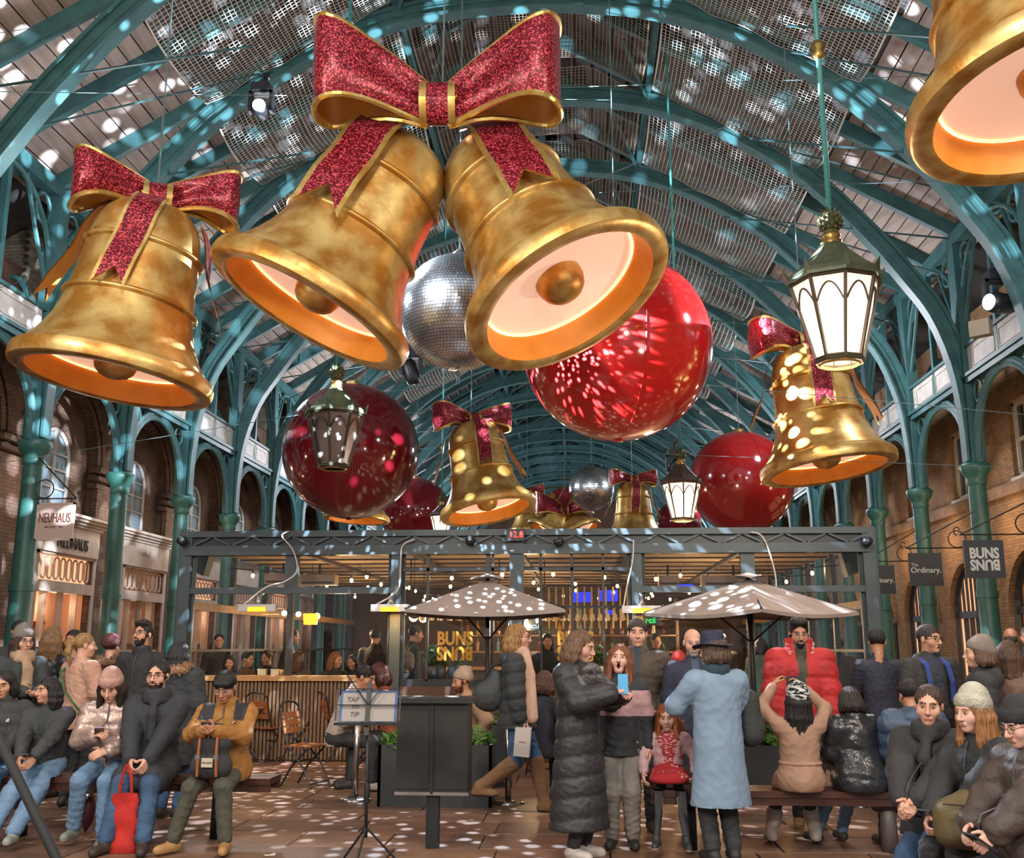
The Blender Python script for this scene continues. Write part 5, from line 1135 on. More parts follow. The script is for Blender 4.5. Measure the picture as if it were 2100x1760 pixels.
def ik(a, c, l1, l2, hint):
    a = np.array(a, float); c = np.array(c, float); d = c - a; L = np.linalg.norm(d); m = (l1 + l2) * .998
    if L > m: c = a + d / L * m; d = c - a; L = m
    u = d / L; x = (l1 * l1 - l2 * l2 + L * L) / (2 * L); h = math.sqrt(max(l1 * l1 - x * x, 0)); p = np.array(hint, float); p -= u * (p @ u); p /= np.linalg.norm(p) + 1e-9
    return a + u * x + p * h, c
def rotm(yaw, pitch, roll):             # head turn: yaw to person's left +, pitch down +, roll
    return np.array((Matrix.Rotation(math.radians(yaw), 3, 'Z') @ Matrix.Rotation(math.radians(pitch), 3, 'X') @ Matrix.Rotation(math.radians(roll), 3, 'Y')))
SKIN = {k: mat('skin ' + k, a, .55, 0, b, 14, .05, 60) for k, (a, b) in dict(fair=('#d2a48e', '#c4937c'), pale=('#dbb3a2', '#cfa08d'), tan=('#b98566', '#a87558'), brown=('#8f6246', '#7f543b'), warm=('#c8997c', '#b98769')).items()}
M_lip = mat('lips', '#b3776b', .5); M_eyew = mat('eye white', '#a89c94', .3); M_iris = mat('iris', '#2a211c', .2); M_mouth = mat('mouth inside', '#4a1518', .5)
def fabric(c, c2=None, rough=.8, bump=.5, bs=22, **k):
    c2 = c2 or '#%02x%02x%02x' % tuple(int(int(c[i:i + 2], 16) * .82) for i in (1, 3, 5)); key = 'cloth %s %s %s' % (c, c2, rough)
    if key in MATS: return MATS[key]
    li = lambda h: tuple(q * .95 + .012 for q in lin(h)); return mat(key, li(c), rough, 0, li(c2), 7, bump, bs, **k)
    return mat('cloth %s %s %s' % (c, c2, rough), c, rough, 0, c2, 7, bump, bs, **k)
def hairm(c):
    c2 = '#%02x%02x%02x' % tuple(int(int(c[i:i + 2], 16) * .6) for i in (1, 3, 5)); return mat('hair ' + c, c, .5, 0, c2, 30, .5, 60, stretch=(3, 3, .35))
def hand(w, u, n, side, curl, vox, hs=1.0):
    w = np.array(w, float); u = np.array(u, float); u /= np.linalg.norm(u); n = np.array(n, float); n -= u * (n @ u); n /= np.linalg.norm(n) + 1e-9; s = np.cross(u, n) * side; P = [cap(w - u * .03, w + u * .01, .024 * hs, .023 * hs, .012)]
    for o in (-.028, -.009, .011, .029): P.append(cap(w + (u * .02 + s * o * .8) * hs, w + (u * .082 + s * o) * hs, .0155 * hs, .0125 * hs, .012))
    for o, l in ((-.030, .78), (-.011, .95), (.009, 1.0), (.028, .92)):
        p = w + (u * .084 + s * o) * hs; d = u; r = .0096 * hs
        for j, sl in enumerate((.038, .026, .02)):
            a = curl * (.75, 1.0, .6)[j]; d = d * math.cos(a) + n * math.sin(a) if j == 0 else d * math.cos(a) + np.cross(s * side, d) * (math.sin(a) * (1 if np.cross(s * side, u) @ n > 0 else -1)); d = d / np.linalg.norm(d); q = p + d * sl * l * hs; P.append(cap(p, q, r, r * .92, .004)); p = q; r *= .92
    p = w + (u * .025 + s * .03) * hs; d = u * .65 + s * .7 + n * (.25 + .3 * curl); d /= np.linalg.norm(d); q = p + d * .045 * hs; P.append(cap(p, q, .0125 * hs, .0105 * hs, .008)); d2 = d * .8 + u * .5 + n * .25 * curl; d2 /= np.linalg.norm(d2); P.append(cap(q, q + d2 * .032 * hs, .0105 * hs, .009 * hs, .004))
    return smesh(P, vox)
def head_prims(o):
    P = [ell((0, .015, .035), (.074, .094, .086), .02), ell((0, -.022, -.035), (.057, .066, .084), .03), ell((0, -.06, -.098), (.024, .024, .02), .03), ell((.04, -.05, -.03), .027, .03), ell((-.04, -.05, -.03), .027, .03),
         cap((-.034, -.078, .024), (.034, -.078, .024), .013, .013, .02), cap((0, -.09, .008), (0, -.113, -.034), .0085, .0125, .014), ell((.013, -.1, -.038), .009, .01), ell((-.013, -.1, -.038), .009, .01),
         ell((.032, -.104, .002), (.02, .02, .013), .012, None, True), ell((-.032, -.104, .002), (.02, .02, .013), .012, None, True), cap((-.017, -.087, -.068), (.017, -.087, -.068), .009, .009, .012),
         ell((.077, .012, -.004), (.011, .02, .031), .008), ell((-.077, .012, -.004), (.011, .02, .031), .008), cap((0, .025, -.06), (0, .04, -.2), .05, .056, .03)]
    if o.get('mouth') == 'open': P.append(ell((0, -.092, -.074), (.0135, .035, .022), .004, None, True)); P.append(ell((0, -.05, -.115), (.03, .03, .02), .03))
    if o.get('mouth') == 'talk': P.append(ell((0, -.095, -.07), (.016, .03, .008), .003, None, True))
    return P
def hair_mesh(st, vox, rng):
    """returns vertices and faces in head space"""
    base = [ell((0, .022, .043), (.083, .1, .09), .02)]; facecut = [ell((0, -.115, -.02), (.072, .08, .108), .01, None, True), cut((0, -.55, -.83), .055)]
    L = st.get('len', .25); k = st['style']
    if k == 'short': P = base + facecut + [cut((0, .3, -1), .07)]
    elif k == 'crop': P = [ell((0, .02, .042), (.0815, .101, .093), .02)] + [ell((0, -.115, -.045), (.075, .075, .105), .01, None, True), cut((0, -.55, -.83), .04), cut((0, .3, -1), .05)]
    elif k == 'quiff': P = base + [ell((0, -.05, .105), (.066, .055, .04), .03), ell((0, 0, .11), (.07, .07, .04), .03)] + facecut + [cut((0, .3, -1), .06)]
    elif k == 'bald': P = [ell((0, .03, .0), (.079, .09, .06), .02), ell((0, -.1, .02), (.1, .1, .12), .01, None, True), cut((0, 0, 1), .03), cut((0, 0, -1), .06)]
    elif k == 'mop': P = [ell((0, .018, .05), (.092, .108, .092), .02), ell((0, -.075, .06), (.07, .035, .032), .03)] + [ell((0, -.12, -.045), (.068, .07, .095), .01, None, True), cut((0, -.5, -.86), .075), cut((0, .3, -1), .08)]
    else:
        P = base + [ell((0, -.115, -.045), (.068, .075, .115), .01, None, True), cut((0, -.7, -.7), .075)]
        fr = {'long': 128, 'bob': 112, 'pony': 0, 'back': 95}[k]
        n = 15
        if k == 'pony': P = base + facecut + [cut((0, .3, -1), .07)] + chain([(0, .1, .06), (0, .15, .03), (0, .165, -.06), (0, .14, -.2)], [.025, .034, .036, .012], .02)
        else:
            for i in range(n):
                a = math.radians(-fr + 2 * fr * i / (n - 1)); z1 = -L * (1 if k != 'bob' else .9) * rng.uniform(.88, 1.05); sp = st.get('spread', 1.0)
                x0, y0 = .072 * math.sin(a), .02 + .085 * math.cos(a); x1, y1 = x0 * 1.22 * sp, y0 * (1.15 if y0 > 0 else 1.0) + .012; x2, y2 = x0 * (1.3 + .3 * L) * sp + rng.uniform(-.012, .012), y1 * (1.0 if y0 > 0 else 1.25) + rng.uniform(-.01, .01)
                if L > .2 and y0 < .03: y2 = y1 - .03
                P += chain([(x0, y0, .05), (x1, y1, -.04), ((x1 + x2) / 2 + rng.uniform(-.012, .012), (y1 + y2) / 2, -.04 + (z1 + .04) * .5), (x2, y2, z1)], [.024, .026, .026, .012], .018)
    V, Fq = smesh(P, vox)
    az = np.arctan2(V[:, 0], V[:, 1]); g = .0036 * np.sin(26 * az + 20 * V[:, 2] + 2 * np.sin(26 * V[:, 2])) + .002 * np.sin(61 * az); r = np.maximum(np.hypot(V[:, 0], V[:, 1]), .03); V = V.copy(); V[:, 0] += V[:, 0] / r * g; V[:, 1] += V[:, 1] / r * g; return V, Fq
def person(label, px, top, D, face=0, pose='stand', seat=.47, lean=0, head=(0, 0, 0), skin='fair', hair=None, hat=None, glasses=None, beard=None, mouth=None, up=None, legs='#2a3038', legw=1.0, shoes='#2a2724', sole='#3a3532', lh=None, rh=None,
           curl=(.5, .5), feet=None, knees=None, lod=1.0, H=None, scarf=None, hood=None, boots=None, child=False, palms=None, shadow=None, dx=0.0, legstuff=None, armw=1.0, lx=None, group=None, hf=1.0, bare_leg=None):
    rng = random.Random(hash_(label)); p = at(px, top, D); zt = p.z; X = p.x + dx; ln = math.radians(lean); hp = {'beanie': .02, 'fedora': .05}.get(hat[0] if hat else '', .012 if hair and hair['style'] in ('mop', 'quiff') else 0)
    sit = pose == 'sit'
    if H is None: H = (zt - hp) if not sit else (zt - hp - seat - .1) / (.47 * math.cos(ln))
    off = math.sin(ln) * .405 * H + .012; fr_ = math.radians(face); ox, oy = math.sin(fr_) * off, -math.cos(fr_) * off; X = at(px, top, D + oy).x - ox + dx
    s = H / 1.72; hs = (s if not child else s * 1.18); hs = min(max(hs, .86), 1.06) * hf
    root = thing('person', label, 'person', (X, D, 0), (0, 0, math.radians(face)), group); up = up or {}
    pz = (seat + .10) if sit else .53 * H; pel = np.array([0, 0, pz]); cl, sl = math.cos(ln), math.sin(ln)
    def T(x, y, dz): return np.array([x, y * cl - dz * sl, pz + dz * cl + y * sl])       # upper body, leaning forward about the pelvis
    sw = .108 * H * up.get('shw', 1.0); sh = [T(q * sw, .01, .283 * H) for q in (1, -1)]; neck = T(0, .015, .31 * H); hc = T(0, -.012 * s, .405 * H)
    Rh = rotm(head[0], head[1] + lean * .0, head[2]); piv = hc + np.array([0, .03, -.09]) * hs
    HD = lambda V: piv + ((np.asarray(V) - np.array([0, .03, -.09])) * hs) @ Rh.T
    vb, vh, vj, vs = .0068 * lod, .0085 * lod, .0155 * lod, .0095 * lod
    # ---- arms
    ua, fa = .165 * H, .150 * H; A = []
    for i, t in enumerate((lh, rh)):
        q = 1 - 2 * i
        if t is None or t == 'down': t = (q * (sw + .06), -.04, (pz + .0) - .06 * s if not sit else pz + .02)
        elif t == 'pocket': t = (q * (sw + .01), -.12, pz + .06)
        elif t == 'lap': t = (q * .07, -.30, pz + .08)
        e, w = ik(sh[i], t, ua, fa, (q * .8, .7, -.5) if not up.get('elb') else (q * up['elb'][0], up['elb'][1], up['elb'][2])); A.append((sh[i], e, w))
    # ---- legs
    th, sn = .245 * H, .245 * H; hipx = .052 * H; Lg = []
    for i in (0, 1):
        q = 1 - 2 * i; hip = pel + np.array([q * hipx, 0, -.01])
        if feet: an = np.array(feet[i][:3], float)
        elif sit: an = np.array([q * .12, -.46 * s, .085])
        else: an = np.array([q * .085, .02, .085])
        kh = (0, -1, .3) if not knees else knees[i]
        k, an = ik(hip, an, th, sn, kh); Lg.append((hip, k, an, math.radians(feet[i][3]) if feet and len(feet[i]) > 3 else math.radians(q * 10), math.radians(feet[i][4]) if feet and len(feet[i]) > 4 else 0.0))
    # ---- body: one mesh with head, neck, trunk, limbs and hands
    B = NM(); V, Fq = smesh([cap(T(0, .01, 0), T(0, .015, .26 * H), .1 * s, .1 * s, .04, (1, 1.3)), cap(T(0, .02, .26 * H), neck, .05, .05, .04)] + [c for a in A for c in chain(a, [.035 * s, .03 * s, .022 * s], .02)] + [c for l in Lg for c in chain(l[:3], [.06 * s, .045 * s, .03 * s], .02)], .024 * max(1, lod)); B.add(V, Fq, 0)
    ho = dict(mouth=mouth); V, Fq = smesh(head_prims(ho), vb); c = V[Fq].mean(1); mi = np.zeros(len(Fq), int); x, y, z = np.abs(c[:, 0]), c[:, 1], c[:, 2]
    mi[(x < .022) & (z > -.078) & (z < -.060) & (y < -.082)] = 1
    if beard: mi[(((z < -.072) | ((z < -.052) & ((x < .03) | (x > .045)))) & (z > -.135) & (y < -.005) & ~((x < .02) & (z > -.074) & (z < -.061)) & (z < -.045)) | ((x > .06) & (z < .0) & (y < -.0) & (y > -.04) & (z > -.12))] = 3
    bz = .0225 + .004 * np.cos((x - .03) * 40); mi[(x > .011) & (x < .05) & (np.abs(z - bz) < .0038) & (y < -.06)] = 2
    if mouth == 'open': mi[(np.hypot(c[:, 0] / .0145, (z + .074) / .023) < 1) & (y < -.03)] = 4; mi[(np.abs(np.hypot(c[:, 0] / .0145, (z + .074) / .023) - 1.15) < .18) & (y < -.075)] = 1
    if mouth == 'talk': mi[(np.hypot(c[:, 0] / .016, (z + .07) / .008) < 1) & (y < -.03)] = 4
    B.add(HD(V), Fq, mi)
    for q in (1, -1):
        V, Fq = ball_np((q * .0315, -.0785, .002), (.012, .0125, .0062)); B.add(HD(V), Fq, 5); V, Fq = ball_np((q * .0315 + up.get('gaze', 0), -.0868, .0025), (.0062, .0052, .006)); B.add(HD(V), Fq, 6)
    for i, (a_, e, w) in enumerate(A):
        if lod > 1.4 and not up.get('hands'): continue
        if up.get('nohands'): break
        q = 1 - 2 * i; u = (w - e) / np.linalg.norm(w - e); n = np.array(palms[i], float) if palms else np.array([-q * .8, -.1, -.6] if w[1] < -.15 else [-q, 0, 0.0]); uu = u + (np.array(up['hdir'][i]) if up.get('hdir') else 0); V, Fq = hand(w + u * .012, uu, n, 1 if i else -1, curl[i], .0056 * lod, min(1.0, max(s, .75))); B.add(V, Fq, 0)
    hcol = hair['col'] if hair else '#4a3a30'; hm = hairm(hcol)
    B.build('body', [SKIN[skin], M_lip, hairm(beard) if (beard and not hair) else hm, hairm(beard) if beard else hm, M_mouth, M_eyew, M_iris], root)
    # ---- hair and hat
    if hair:
        V, Fq = hair_mesh(hair, vh, rng)
        if hat and hat[0] == 'beanie': keep = V[:, 2] < .085; V = V.copy(); m_ = V[:, 2] > .02; V[m_, 0] *= .96; V[m_, 1] = V[m_, 1] * .96
        N_ = NM(); N_.add(HD(V), Fq); N_.build('hair', [hm], root)
    if hat and hat[0] == 'beanie':
        h2 = hat[2] if len(hat) > 2 else .1; P = [ell((0, .018, .055), (.093, .11, h2), .02), cut((0, -.25, -1), -.012)]
        P.append(tor((0, .015, .045), .083, .021, .83, .5, .006)); V, Fq = smesh(P, vh); tl = Matrix.Rotation(math.radians(hat[3] if len(hat) > 3 else -14), 3, 'X'); V = V @ np.array(tl).T + np.array([0, .006, .012]); az = np.arctan2(V[:, 0], V[:, 1]); rr_ = np.maximum(np.hypot(V[:, 0], V[:, 1]), .02); V[:, 0] += V[:, 0] / rr_ * .0016 * np.sin(60 * az); V[:, 1] += V[:, 1] / rr_ * .0016 * np.sin(60 * az)
        N_ = NM(); N_.add(HD(V), Fq); N_.build('hat', [hat[1]], root)
    if hat and hat[0] == 'fedora':
        b = MB(); n = 28; prof = [(.155, .035), (.158, .042), (.11, .045), (.094, .05), (.092, .08), (.088, .13), (.078, .155), (.05, .16), (.02, .15), (.001, .148)]
        b.lathe(prof, n); V = [HD((v[0], v[1] * 1.12 + .015, v[2] + .012 * math.cos(2 * math.atan2(v[0], v[1])) * (1 if v[2] < .046 else 0) * -1 + .0)) for v in b.v]; b.v = [tuple(v) for v in V]; o = b.build('hat', hat[1], root)
        b = MB(); b.lathe([(.0955, .05), (.0965, .052), (.095, .075), (.094, .077)], n); b.v = [tuple(HD((v[0], v[1] * 1.12 + .015, v[2]))) for v in b.v]; b.build('hat_band', mat('hat band', '#1d2740', .6), o)
    if glasses:
        b = MB(); r = .0225
        for q in (1, -1):
            b.tube([HD((q * .033 + r * math.cos(a), -.1, .0 + r * .88 * math.sin(a))) for a in [2 * PI * i / 14 for i in range(14)]], .0022, 4, closed=True); b.cyl(HD((q * .055, -.098, .006)), HD((q * .079, .0, .004)), .0018, n=4)
        b.cyl(HD((-.012, -.102, .004)), HD((.012, -.102, .004)), .002, n=4); b.build('glasses', mat('spectacle frame ' + glasses, glasses, .3), root)
    # ---- garment for the upper body
    col = up.get('mat') or fabric('#2a2d33'); pf = up.get('puff', .02); hem = up.get('hem', 0.0); aw = armw
    P = [cap(T(0, .005, -.02), T(0, .0, .2 * H), (.150 + pf) * s * up.get('wid', 1), (.158 + pf) * s * up.get('wid', 1), .05, (1, 1.32)), cap(sh[0] + np.array([-.03, .005, -.035]), sh[1] + np.array([.03, .005, -.035]), (.062 + pf * .6) * s, None, .06), cap(T(0, .015, .25 * H), T(0, .012, .318 * H), .085 * s, .07 * s, .04)]
    for a_, e, w in A:
        u = (w - e); w2 = w - u / np.linalg.norm(u) * .012; P += chain([a_ + (np.array([0, 0, -.03])), e, w2], [(.056 + pf) * s * aw, (.05 + pf * .9) * s * aw, (.038 + pf * .7) * s * aw], .035)
    if hem > 0:
        if sit:
            for l in Lg: P.append(cap(l[0], l[0] + (l[1] - l[0]) * min(hem, .9), (.1 + pf) * s, (.088 + pf) * s, .06))
            P.append(cap(pel + [0, .02, -.02], pel + [0, -.1, -.02], (.15 + pf) * s, None, .05))
        else: P += [cap(T(0, .005, 0), pel + np.array([0, .01, -hem]), (.155 + pf) * s, (.165 + pf + up.get('flare', .02)) * s, .05, (1, 1.2))]
    elif not sit: P += [cap(T(0, .005, 0), pel + np.array([0, .005, -.09]), (.155 + pf) * s, (.165 + pf) * s, .05, (1, 1.18))]
    if up.get('collar') == 'tall': P += [tor(T(0, .02, .325 * H), .09 * s, .036 * s, 1, .7, .02), tor(T(0, .035, .355 * H), .1 * s, .03 * s, 1, .6, .02), cap(T(0, -.1, .30 * H), T(0, -.16, .38 * H), .05, .07, .02, None, True)]
    elif up.get('collar'): P.append(tor(T(0, .012, .318 * H), .07 * s, .026 * s, 1, .6, .02))
    if hood: P.append(ell(T(0, .105, .285 * H), (.125 * s, .075 * s, .10 * s), .04))
    if hood == 'up': P += [ell(HD((0, .03, .03)), (.115, .125, .13), .03), ell(HD((0, -.1, -.0)), (.08, .09, .11), .02, None, True)]
    V, Fq = smesh(P, vj)
    if not sit and hem > 0: V[:, 2] = np.maximum(V[:, 2], pz - hem - .02)
    qz = up.get('quilt')
    if qz:
        nrm = norms(V, Fq); V = V + nrm * (.017 * s * (np.abs(np.sin(PI * (V[:, 2] + .15 * V[:, 1]) / qz)) ** .5 - .65))[:, None]
    V = folds(V, Fq, hash_(label), .0045 if qz else (.006 if hem > .35 else .0085))
    if sit: m_ = V[:, 1] > -.26; V[m_, 2] = np.maximum(V[m_, 2], seat + .004)
    c = V[Fq].mean(1); mi = np.zeros(len(Fq), int); mats = [col]
    if up.get('front'):                   # open front or shirt colour: a wedge down the chest
        mats.append(up['front']); loc = c - T(0, 0, .3 * H); hgt = .3 * H + loc[:, 2]; wd = up.get('fw', .055) * np.clip(hgt / (.3 * H), .25, 1.2); mi[(np.abs(c[:, 0]) < wd) & (c[:, 1] < hc[1] + .03) & (loc[:, 1] < -.04) & (c[:, 2] > pz + .05)] = 1
    if up.get('yoke'):
        mats.append(up['yoke'][0]); mi[(c[:, 2] < T(0, 0, up['yoke'][1] * H)[2]) & (c[:, 2] > T(0, 0, up['yoke'][2] * H)[2])] = len(mats) - 1
    if up.get('shoulder'):
        mats.append(up['shoulder']); mi[(c[:, 2] > T(0, 0, .235 * H)[2]) & (np.abs(c[:, 0]) > .085 * s) & (np.abs(c[:, 0]) < .2 * s)] = len(mats) - 1
    J = NM(); J.add(V, Fq, mi); jo = J.build(up.get('name', 'jacket'), mats, root)
    if not up.get('front') and lod < 1.2 and abs((face + 180) % 360 - 180) < 100:      # zip fastening down the front
        zp = []
        for z_ in np.linspace(pz + .02, T(0, 0, .3 * H)[2], 12):
            q = V[(np.abs(V[:, 2] - z_) < .03) & (np.abs(V[:, 0]) < .03)]
            if len(q): zp.append((.004, float(q[:, 1].min()) - .001, float(z_)))
        if len(zp) > 4: MB().tube(zp, .0055, 5).build('zip', mat('zip metal', '#55565a', .4, .4), jo)
    if hood == 'fur' or (hood and up.get('fur')):
        b = MB(); rr2 = random.Random(5); cc = T(0, .1, .30 * H); b_ = []
        for i in range(900):
            a = rr2.uniform(-PI * 1.0, PI * 1.0); q = Vector((cc[0] + .15 * s * math.cos(a), cc[1] - .03 + .085 * s * math.sin(a) + .02, cc[2] + .03 + .06 * s * math.sin(a) * -.4)); d = Vector((rr2.gauss(0, 1), rr2.gauss(0, 1), rr2.gauss(.3, 1))).normalized(); q += d * .025; e2 = d.cross(Vector((rr2.gauss(0, 1), rr2.gauss(0, 1), 1))).normalized() * .008; b.add([q - e2, q + e2, q + d * .05], [(0, 1, 2)])
        b.tube([(cc[0] + .15 * s * math.cos(a), cc[1] - .01 + .085 * s * math.sin(a), cc[2] + .03 - .024 * s * math.sin(a)) for a in [2 * PI * i / 20 for i in range(20)]], .04, 8, closed=True); o = b.build('fur_trim', fabric(up.get('fur', '#b08a68'), None, .9), jo); o['kind'] = 'stuff'
    if scarf:
        P = [tor(T(0, .0, .325 * H), .085 * s, .034 * s, 1, .75, .02), tor(T(0, -.01, .30 * H), .09 * s, .03 * s, 1, .75, .02)]
        for q, l in scarf[1]: P += chain([T(q * .05, -.1, .31 * H), T(q * .06, -.15 - pf, .24 * H), T(q * .07, -.155 - pf, .3 * H - l)], [.03, .035, .04], .03, (1, 1.6))
        V, Fq = smesh(P, .011 * lod); N_ = NM(); N_.add(V, Fq); N_.build('scarf', [scarf[0]], root)
    # ---- trousers, skirt or leggings
    lm = legs if not isinstance(legs, str) else fabric(legs, None, .8)
    P = [] if hem > .6 and not sit else [cap(pel + [-.05 * s, 0.01, 0], pel + [.05 * s, .01, 0], .112 * s, None, .04)]
    for l in Lg:
        an = l[2]; kn = l[1]; cu = an + (kn - an) * (.06 if not boots else .5); P += chain([l[0], kn, cu], [.088 * s * legw, .068 * s * legw, .056 * s * (legw if not boots else 1.0)], .03)
    V, Fq = smesh(P, vj); V = folds(V, Fq, hash_(label) + 5, .008, 2.0)
    if sit: m_ = V[:, 1] > -.22; V[m_, 2] = np.maximum(V[m_, 2], seat + .002)
    N_ = NM(); N_.add(V, Fq); N_.build('trousers', [lm], root)
    # ---- shoes or boots
    for i, l in enumerate(Lg):
        an = l[2]; cz, sz_ = math.cos(l[3]), math.sin(l[3]); pt = l[4]
        R = np.array(Matrix.Rotation(l[3], 3, 'Z') @ Matrix.Rotation(pt, 3, 'X')); f = lambda v: v @ R.T * min(max(s, .72), 1.05) + an
        P = [cap((0, .04, -.045), (0, -.13, -.052), .04, .037, .02), cap((0, -.02, -.035), (0, -.15, -.052), .036, .03, .02), cap((0, .01, -.04), (0, .0, .02), .045, .042, .03), cut((0, 0, -1), .082)]
        if boots: 
            kl = (l[1] - an) @ R / max(s, .72); P += [cap((0, .0, 0), kl * boots[1], .054, .079, .03)]
        V, Fq = smesh(P, vs); c = V[Fq].mean(1); mi = (c[:, 2] < -.062).astype(int); N_ = NM(); N_.add(f(V), Fq, mi); N_.build('boot' if boots else 'shoe', [boots[0] if boots else (shoes if not isinstance(shoes, str) else fabric(shoes, None, .6, .15)), fabric(sole, None, .7, .1)], root)
    root['_'] = 0; del root['_']
    Mw = Matrix.Translation((X, D, 0)) @ Matrix.Rotation(math.radians(face), 4, 'Z')
    return dict(root=root, M=Mw, H=H, s=s, A=A, T=T, hc=hc, pz=pz, Lg=Lg, HD=HD, face=math.radians(face))
def hash_(t): return sum((i + 1) * ord(c) for i, c in enumerate(t))
def world(P, v): return P['M'] @ Vector(tuple(float(q) for q in v))
def phone(label, P, hand_i, off, rot, col='#2a2d33', case=None, size=(.075, .15)):
    w = world(P, P['A'][hand_i][2] + np.array(off)); t = thing('phone', label, 'phone', w, (rot[0], rot[1], rot[2] + P['face'])); b = MB(); x, z = size[0] / 2, size[1] / 2
    MB().bb(-x, -.005, -z, x, .005, z).build('case', mat('phone case ' + (case or col), case or col, .4), t); MB().bb(-x + .004, -.0062, -z + .006, x - .004, -.005, z - .006).build('display', M_glassd, t); return t
# ================================================================ THE CROWD
blk = fabric('#26292e'); blk2 = fabric('#1f2226', None, .5); navy = fabric('#262b38'); charc = fabric('#33363a')
jean = fabric('#34567a', '#2a4664', .85); jeanl = fabric('#6f90ae', '#587a9a', .85); jeanm = fabric('#3f6a98', '#345880', .85)
shiny = mat('glossy black nylon', '#1d2024', .28, 0, '#2a2d31', 6, .5, 14)
H_blk = dict(style='short', col='#1e1b19')
def dome_logo(P, v, k=.03):
    b = MB()
    for j in range(2): b.add([(0, -.002, 0)] + [(-(1.0 - .35 * j) * k * math.cos(a), -.002, (1.0 - .35 * j) * k * math.sin(a)) for a in [PI / 2 * i / 6 for i in range(7)]], [(0, i + 1, i + 2) for i in range(6)])
    b.build('logo', M_wcard, P['root'], tuple(float(q) for q in v))
# ---------------- left bench, seated
P = person('seated person in black down jacket cropped by the left photo edge', 12, 1375, 9.05, 8, 'sit', .5, 6, (0, 12, 0), 'warm', dict(style='bob', col='#1d1917', len=.14), up=dict(mat=charc, puff=.035, quilt=.11, collar=1), legs=jean, lh='lap', rh='lap')
dome_logo(P, P['T'](.12, -.17, .22 * P['H']))
P = person('seated woman with black bob in a dark jacket and wide jeans, looking left', 102, 1392, 8.95, 5, 'sit', .5, 6, (-38, 0, 0), 'warm', dict(style='bob', col='#1b1716', len=.19), up=dict(mat=charc, puff=.03, front=fabric('#26302f'), fw=.05), legs=jeanl, legw=1.3, shoes='#9fa8a0', sole='#c8ccc4', lh=(.05, -.36, .68), rh=(-.07, -.36, .68), curl=(.7, .7), feet=((.02, -.62, .085, 5), (-.2, -.5, .085, -15)))
phone('phone in the lap of the woman with black bob', P, 0, (-.04, -.06, .01), (1.3, 0, 0))
P = person('seated woman in pink beanie and metallic pink jacket, reading her phone', 232, 1372, 8.95, 8, 'sit', .5, 12, (0, 24, 0), 'fair', dict(style='long', col='#33241c', len=.36, spread=1.1), hat=('beanie', fabric('#c49a8c', None, .9, .5, 40), .115, -6), up=dict(mat=mat('metallic rose nylon', '#a58b82', .3, .35, '#c2aaa0', 9, .8, 14), puff=.035, quilt=.1), legs=jeanl, legw=1.12, shoes='#7d8478', sole='#b5b8ae', lh=(.06, -.30, .74), rh=(-.05, -.34, .86), curl=(.5, .9), feet=((.1, -.42, .085, 5), (-.18, -.28, .12, -10)))
phone('lilac phone held by the woman in the pink beanie', P, 1, (.05, -.06, .03), (1.0, 0, .3), case='#8f7f9a')
P = person('seated bespectacled man in navy coat with red tote bag', 326, 1358, 8.9, 6, 'sit', .5, 3, (-6, -2, 0), 'fair', dict(style='short', col='#1f1a18'), glasses='#1d1a18', beard='#3a2a24', up=dict(mat=fabric('#262a33'), puff=.035, hem=.75, front=fabric('#2b4a80'), fw=.03, collar=1), hood=True, scarf=(fabric('#20242c'), ((.3, .3),)), legs=jean, legw=1.12, shoes='#3a2c25', sole='#2a2320', lh=(.05, -.42, .62), rh=(-.06, -.44, .6), curl=(.8, .8), feet=((.14, -.62, .085, 12), (-.16, -.6, .085, -14)))
P = person('seated man in ochre jacket with a backpack on his lap, using a phone', 466, 1374, 8.75, 0, 'sit', .5, 10, (0, 22, 0), 'tan', dict(style='mop', col='#191716'), glasses='#8a8a88', up=dict(mat=fabric('#a3702a', '#8f6023'), puff=.03, shoulder=fabric('#26292c'), collar=1, hem=.2), legs=fabric('#4a4a3c', '#3d3e32'), legw=1.1, shoes='#b98d54', sole='#c9a468', lh=(.05, -.46, .92), rh=(-.06, -.47, .92), curl=(.9, .9), feet=((.16, -.42, .09, 12), (-.26, -.42, .09, -30)), palms=((-.6, .3, .6), (.6, .3, .6)))
dome_logo(P, P['T'](.12, -.15, .235 * P['H']), .022)
phone('dark phone held over the black backpack', P, 0, (-.05, -.06, .04), (.9, 0, 0), size=(.078, .12))
w = world(P, (0, -.38, .67)); t = thing('backpack', 'black backpack with tan straps on the lap of the man in ochre', 'backpack', w); V, Fq = smesh([cap((-.07, 0, -.02), (.07, 0, -.02), .1, None, .05, (1, 1.25)), cap((-.06, .0, .16), (.06, .0, .16), .1, None, .06, (1, 1.25)), ell((0, .01, .25), (.13, .08, .06), .05)], .014); N_ = NM(); N_.add(V, Fq); N_.build('pouch', [fabric('#2f2f2e', None, .8)], t)
M_tan = mat('tan leather', '#9a5a35', .5)
for q in (-.07, .07): MB().tube(catmull([(q, -.03, .29), (q, -.095, .2), (q * 1.05, -.11, .05), (q * 1.1, -.1, -.09)], 4), .012, 6).build('strap', M_tan, t); MB().bb(q * 1.05 - .018, -.122, .04, q * 1.05 + .018, -.11, .075).build('buckle', M_steel, t)
o = MB().bb(-.045, -.108, -.02, .045, -.1, .05).build('patch', mat('cream patch', '#b9b39c', .7), t); place('lettering', text_mesh('Herschel', .022, M_iris, .001), o, (0, -.11, .015), FACE)
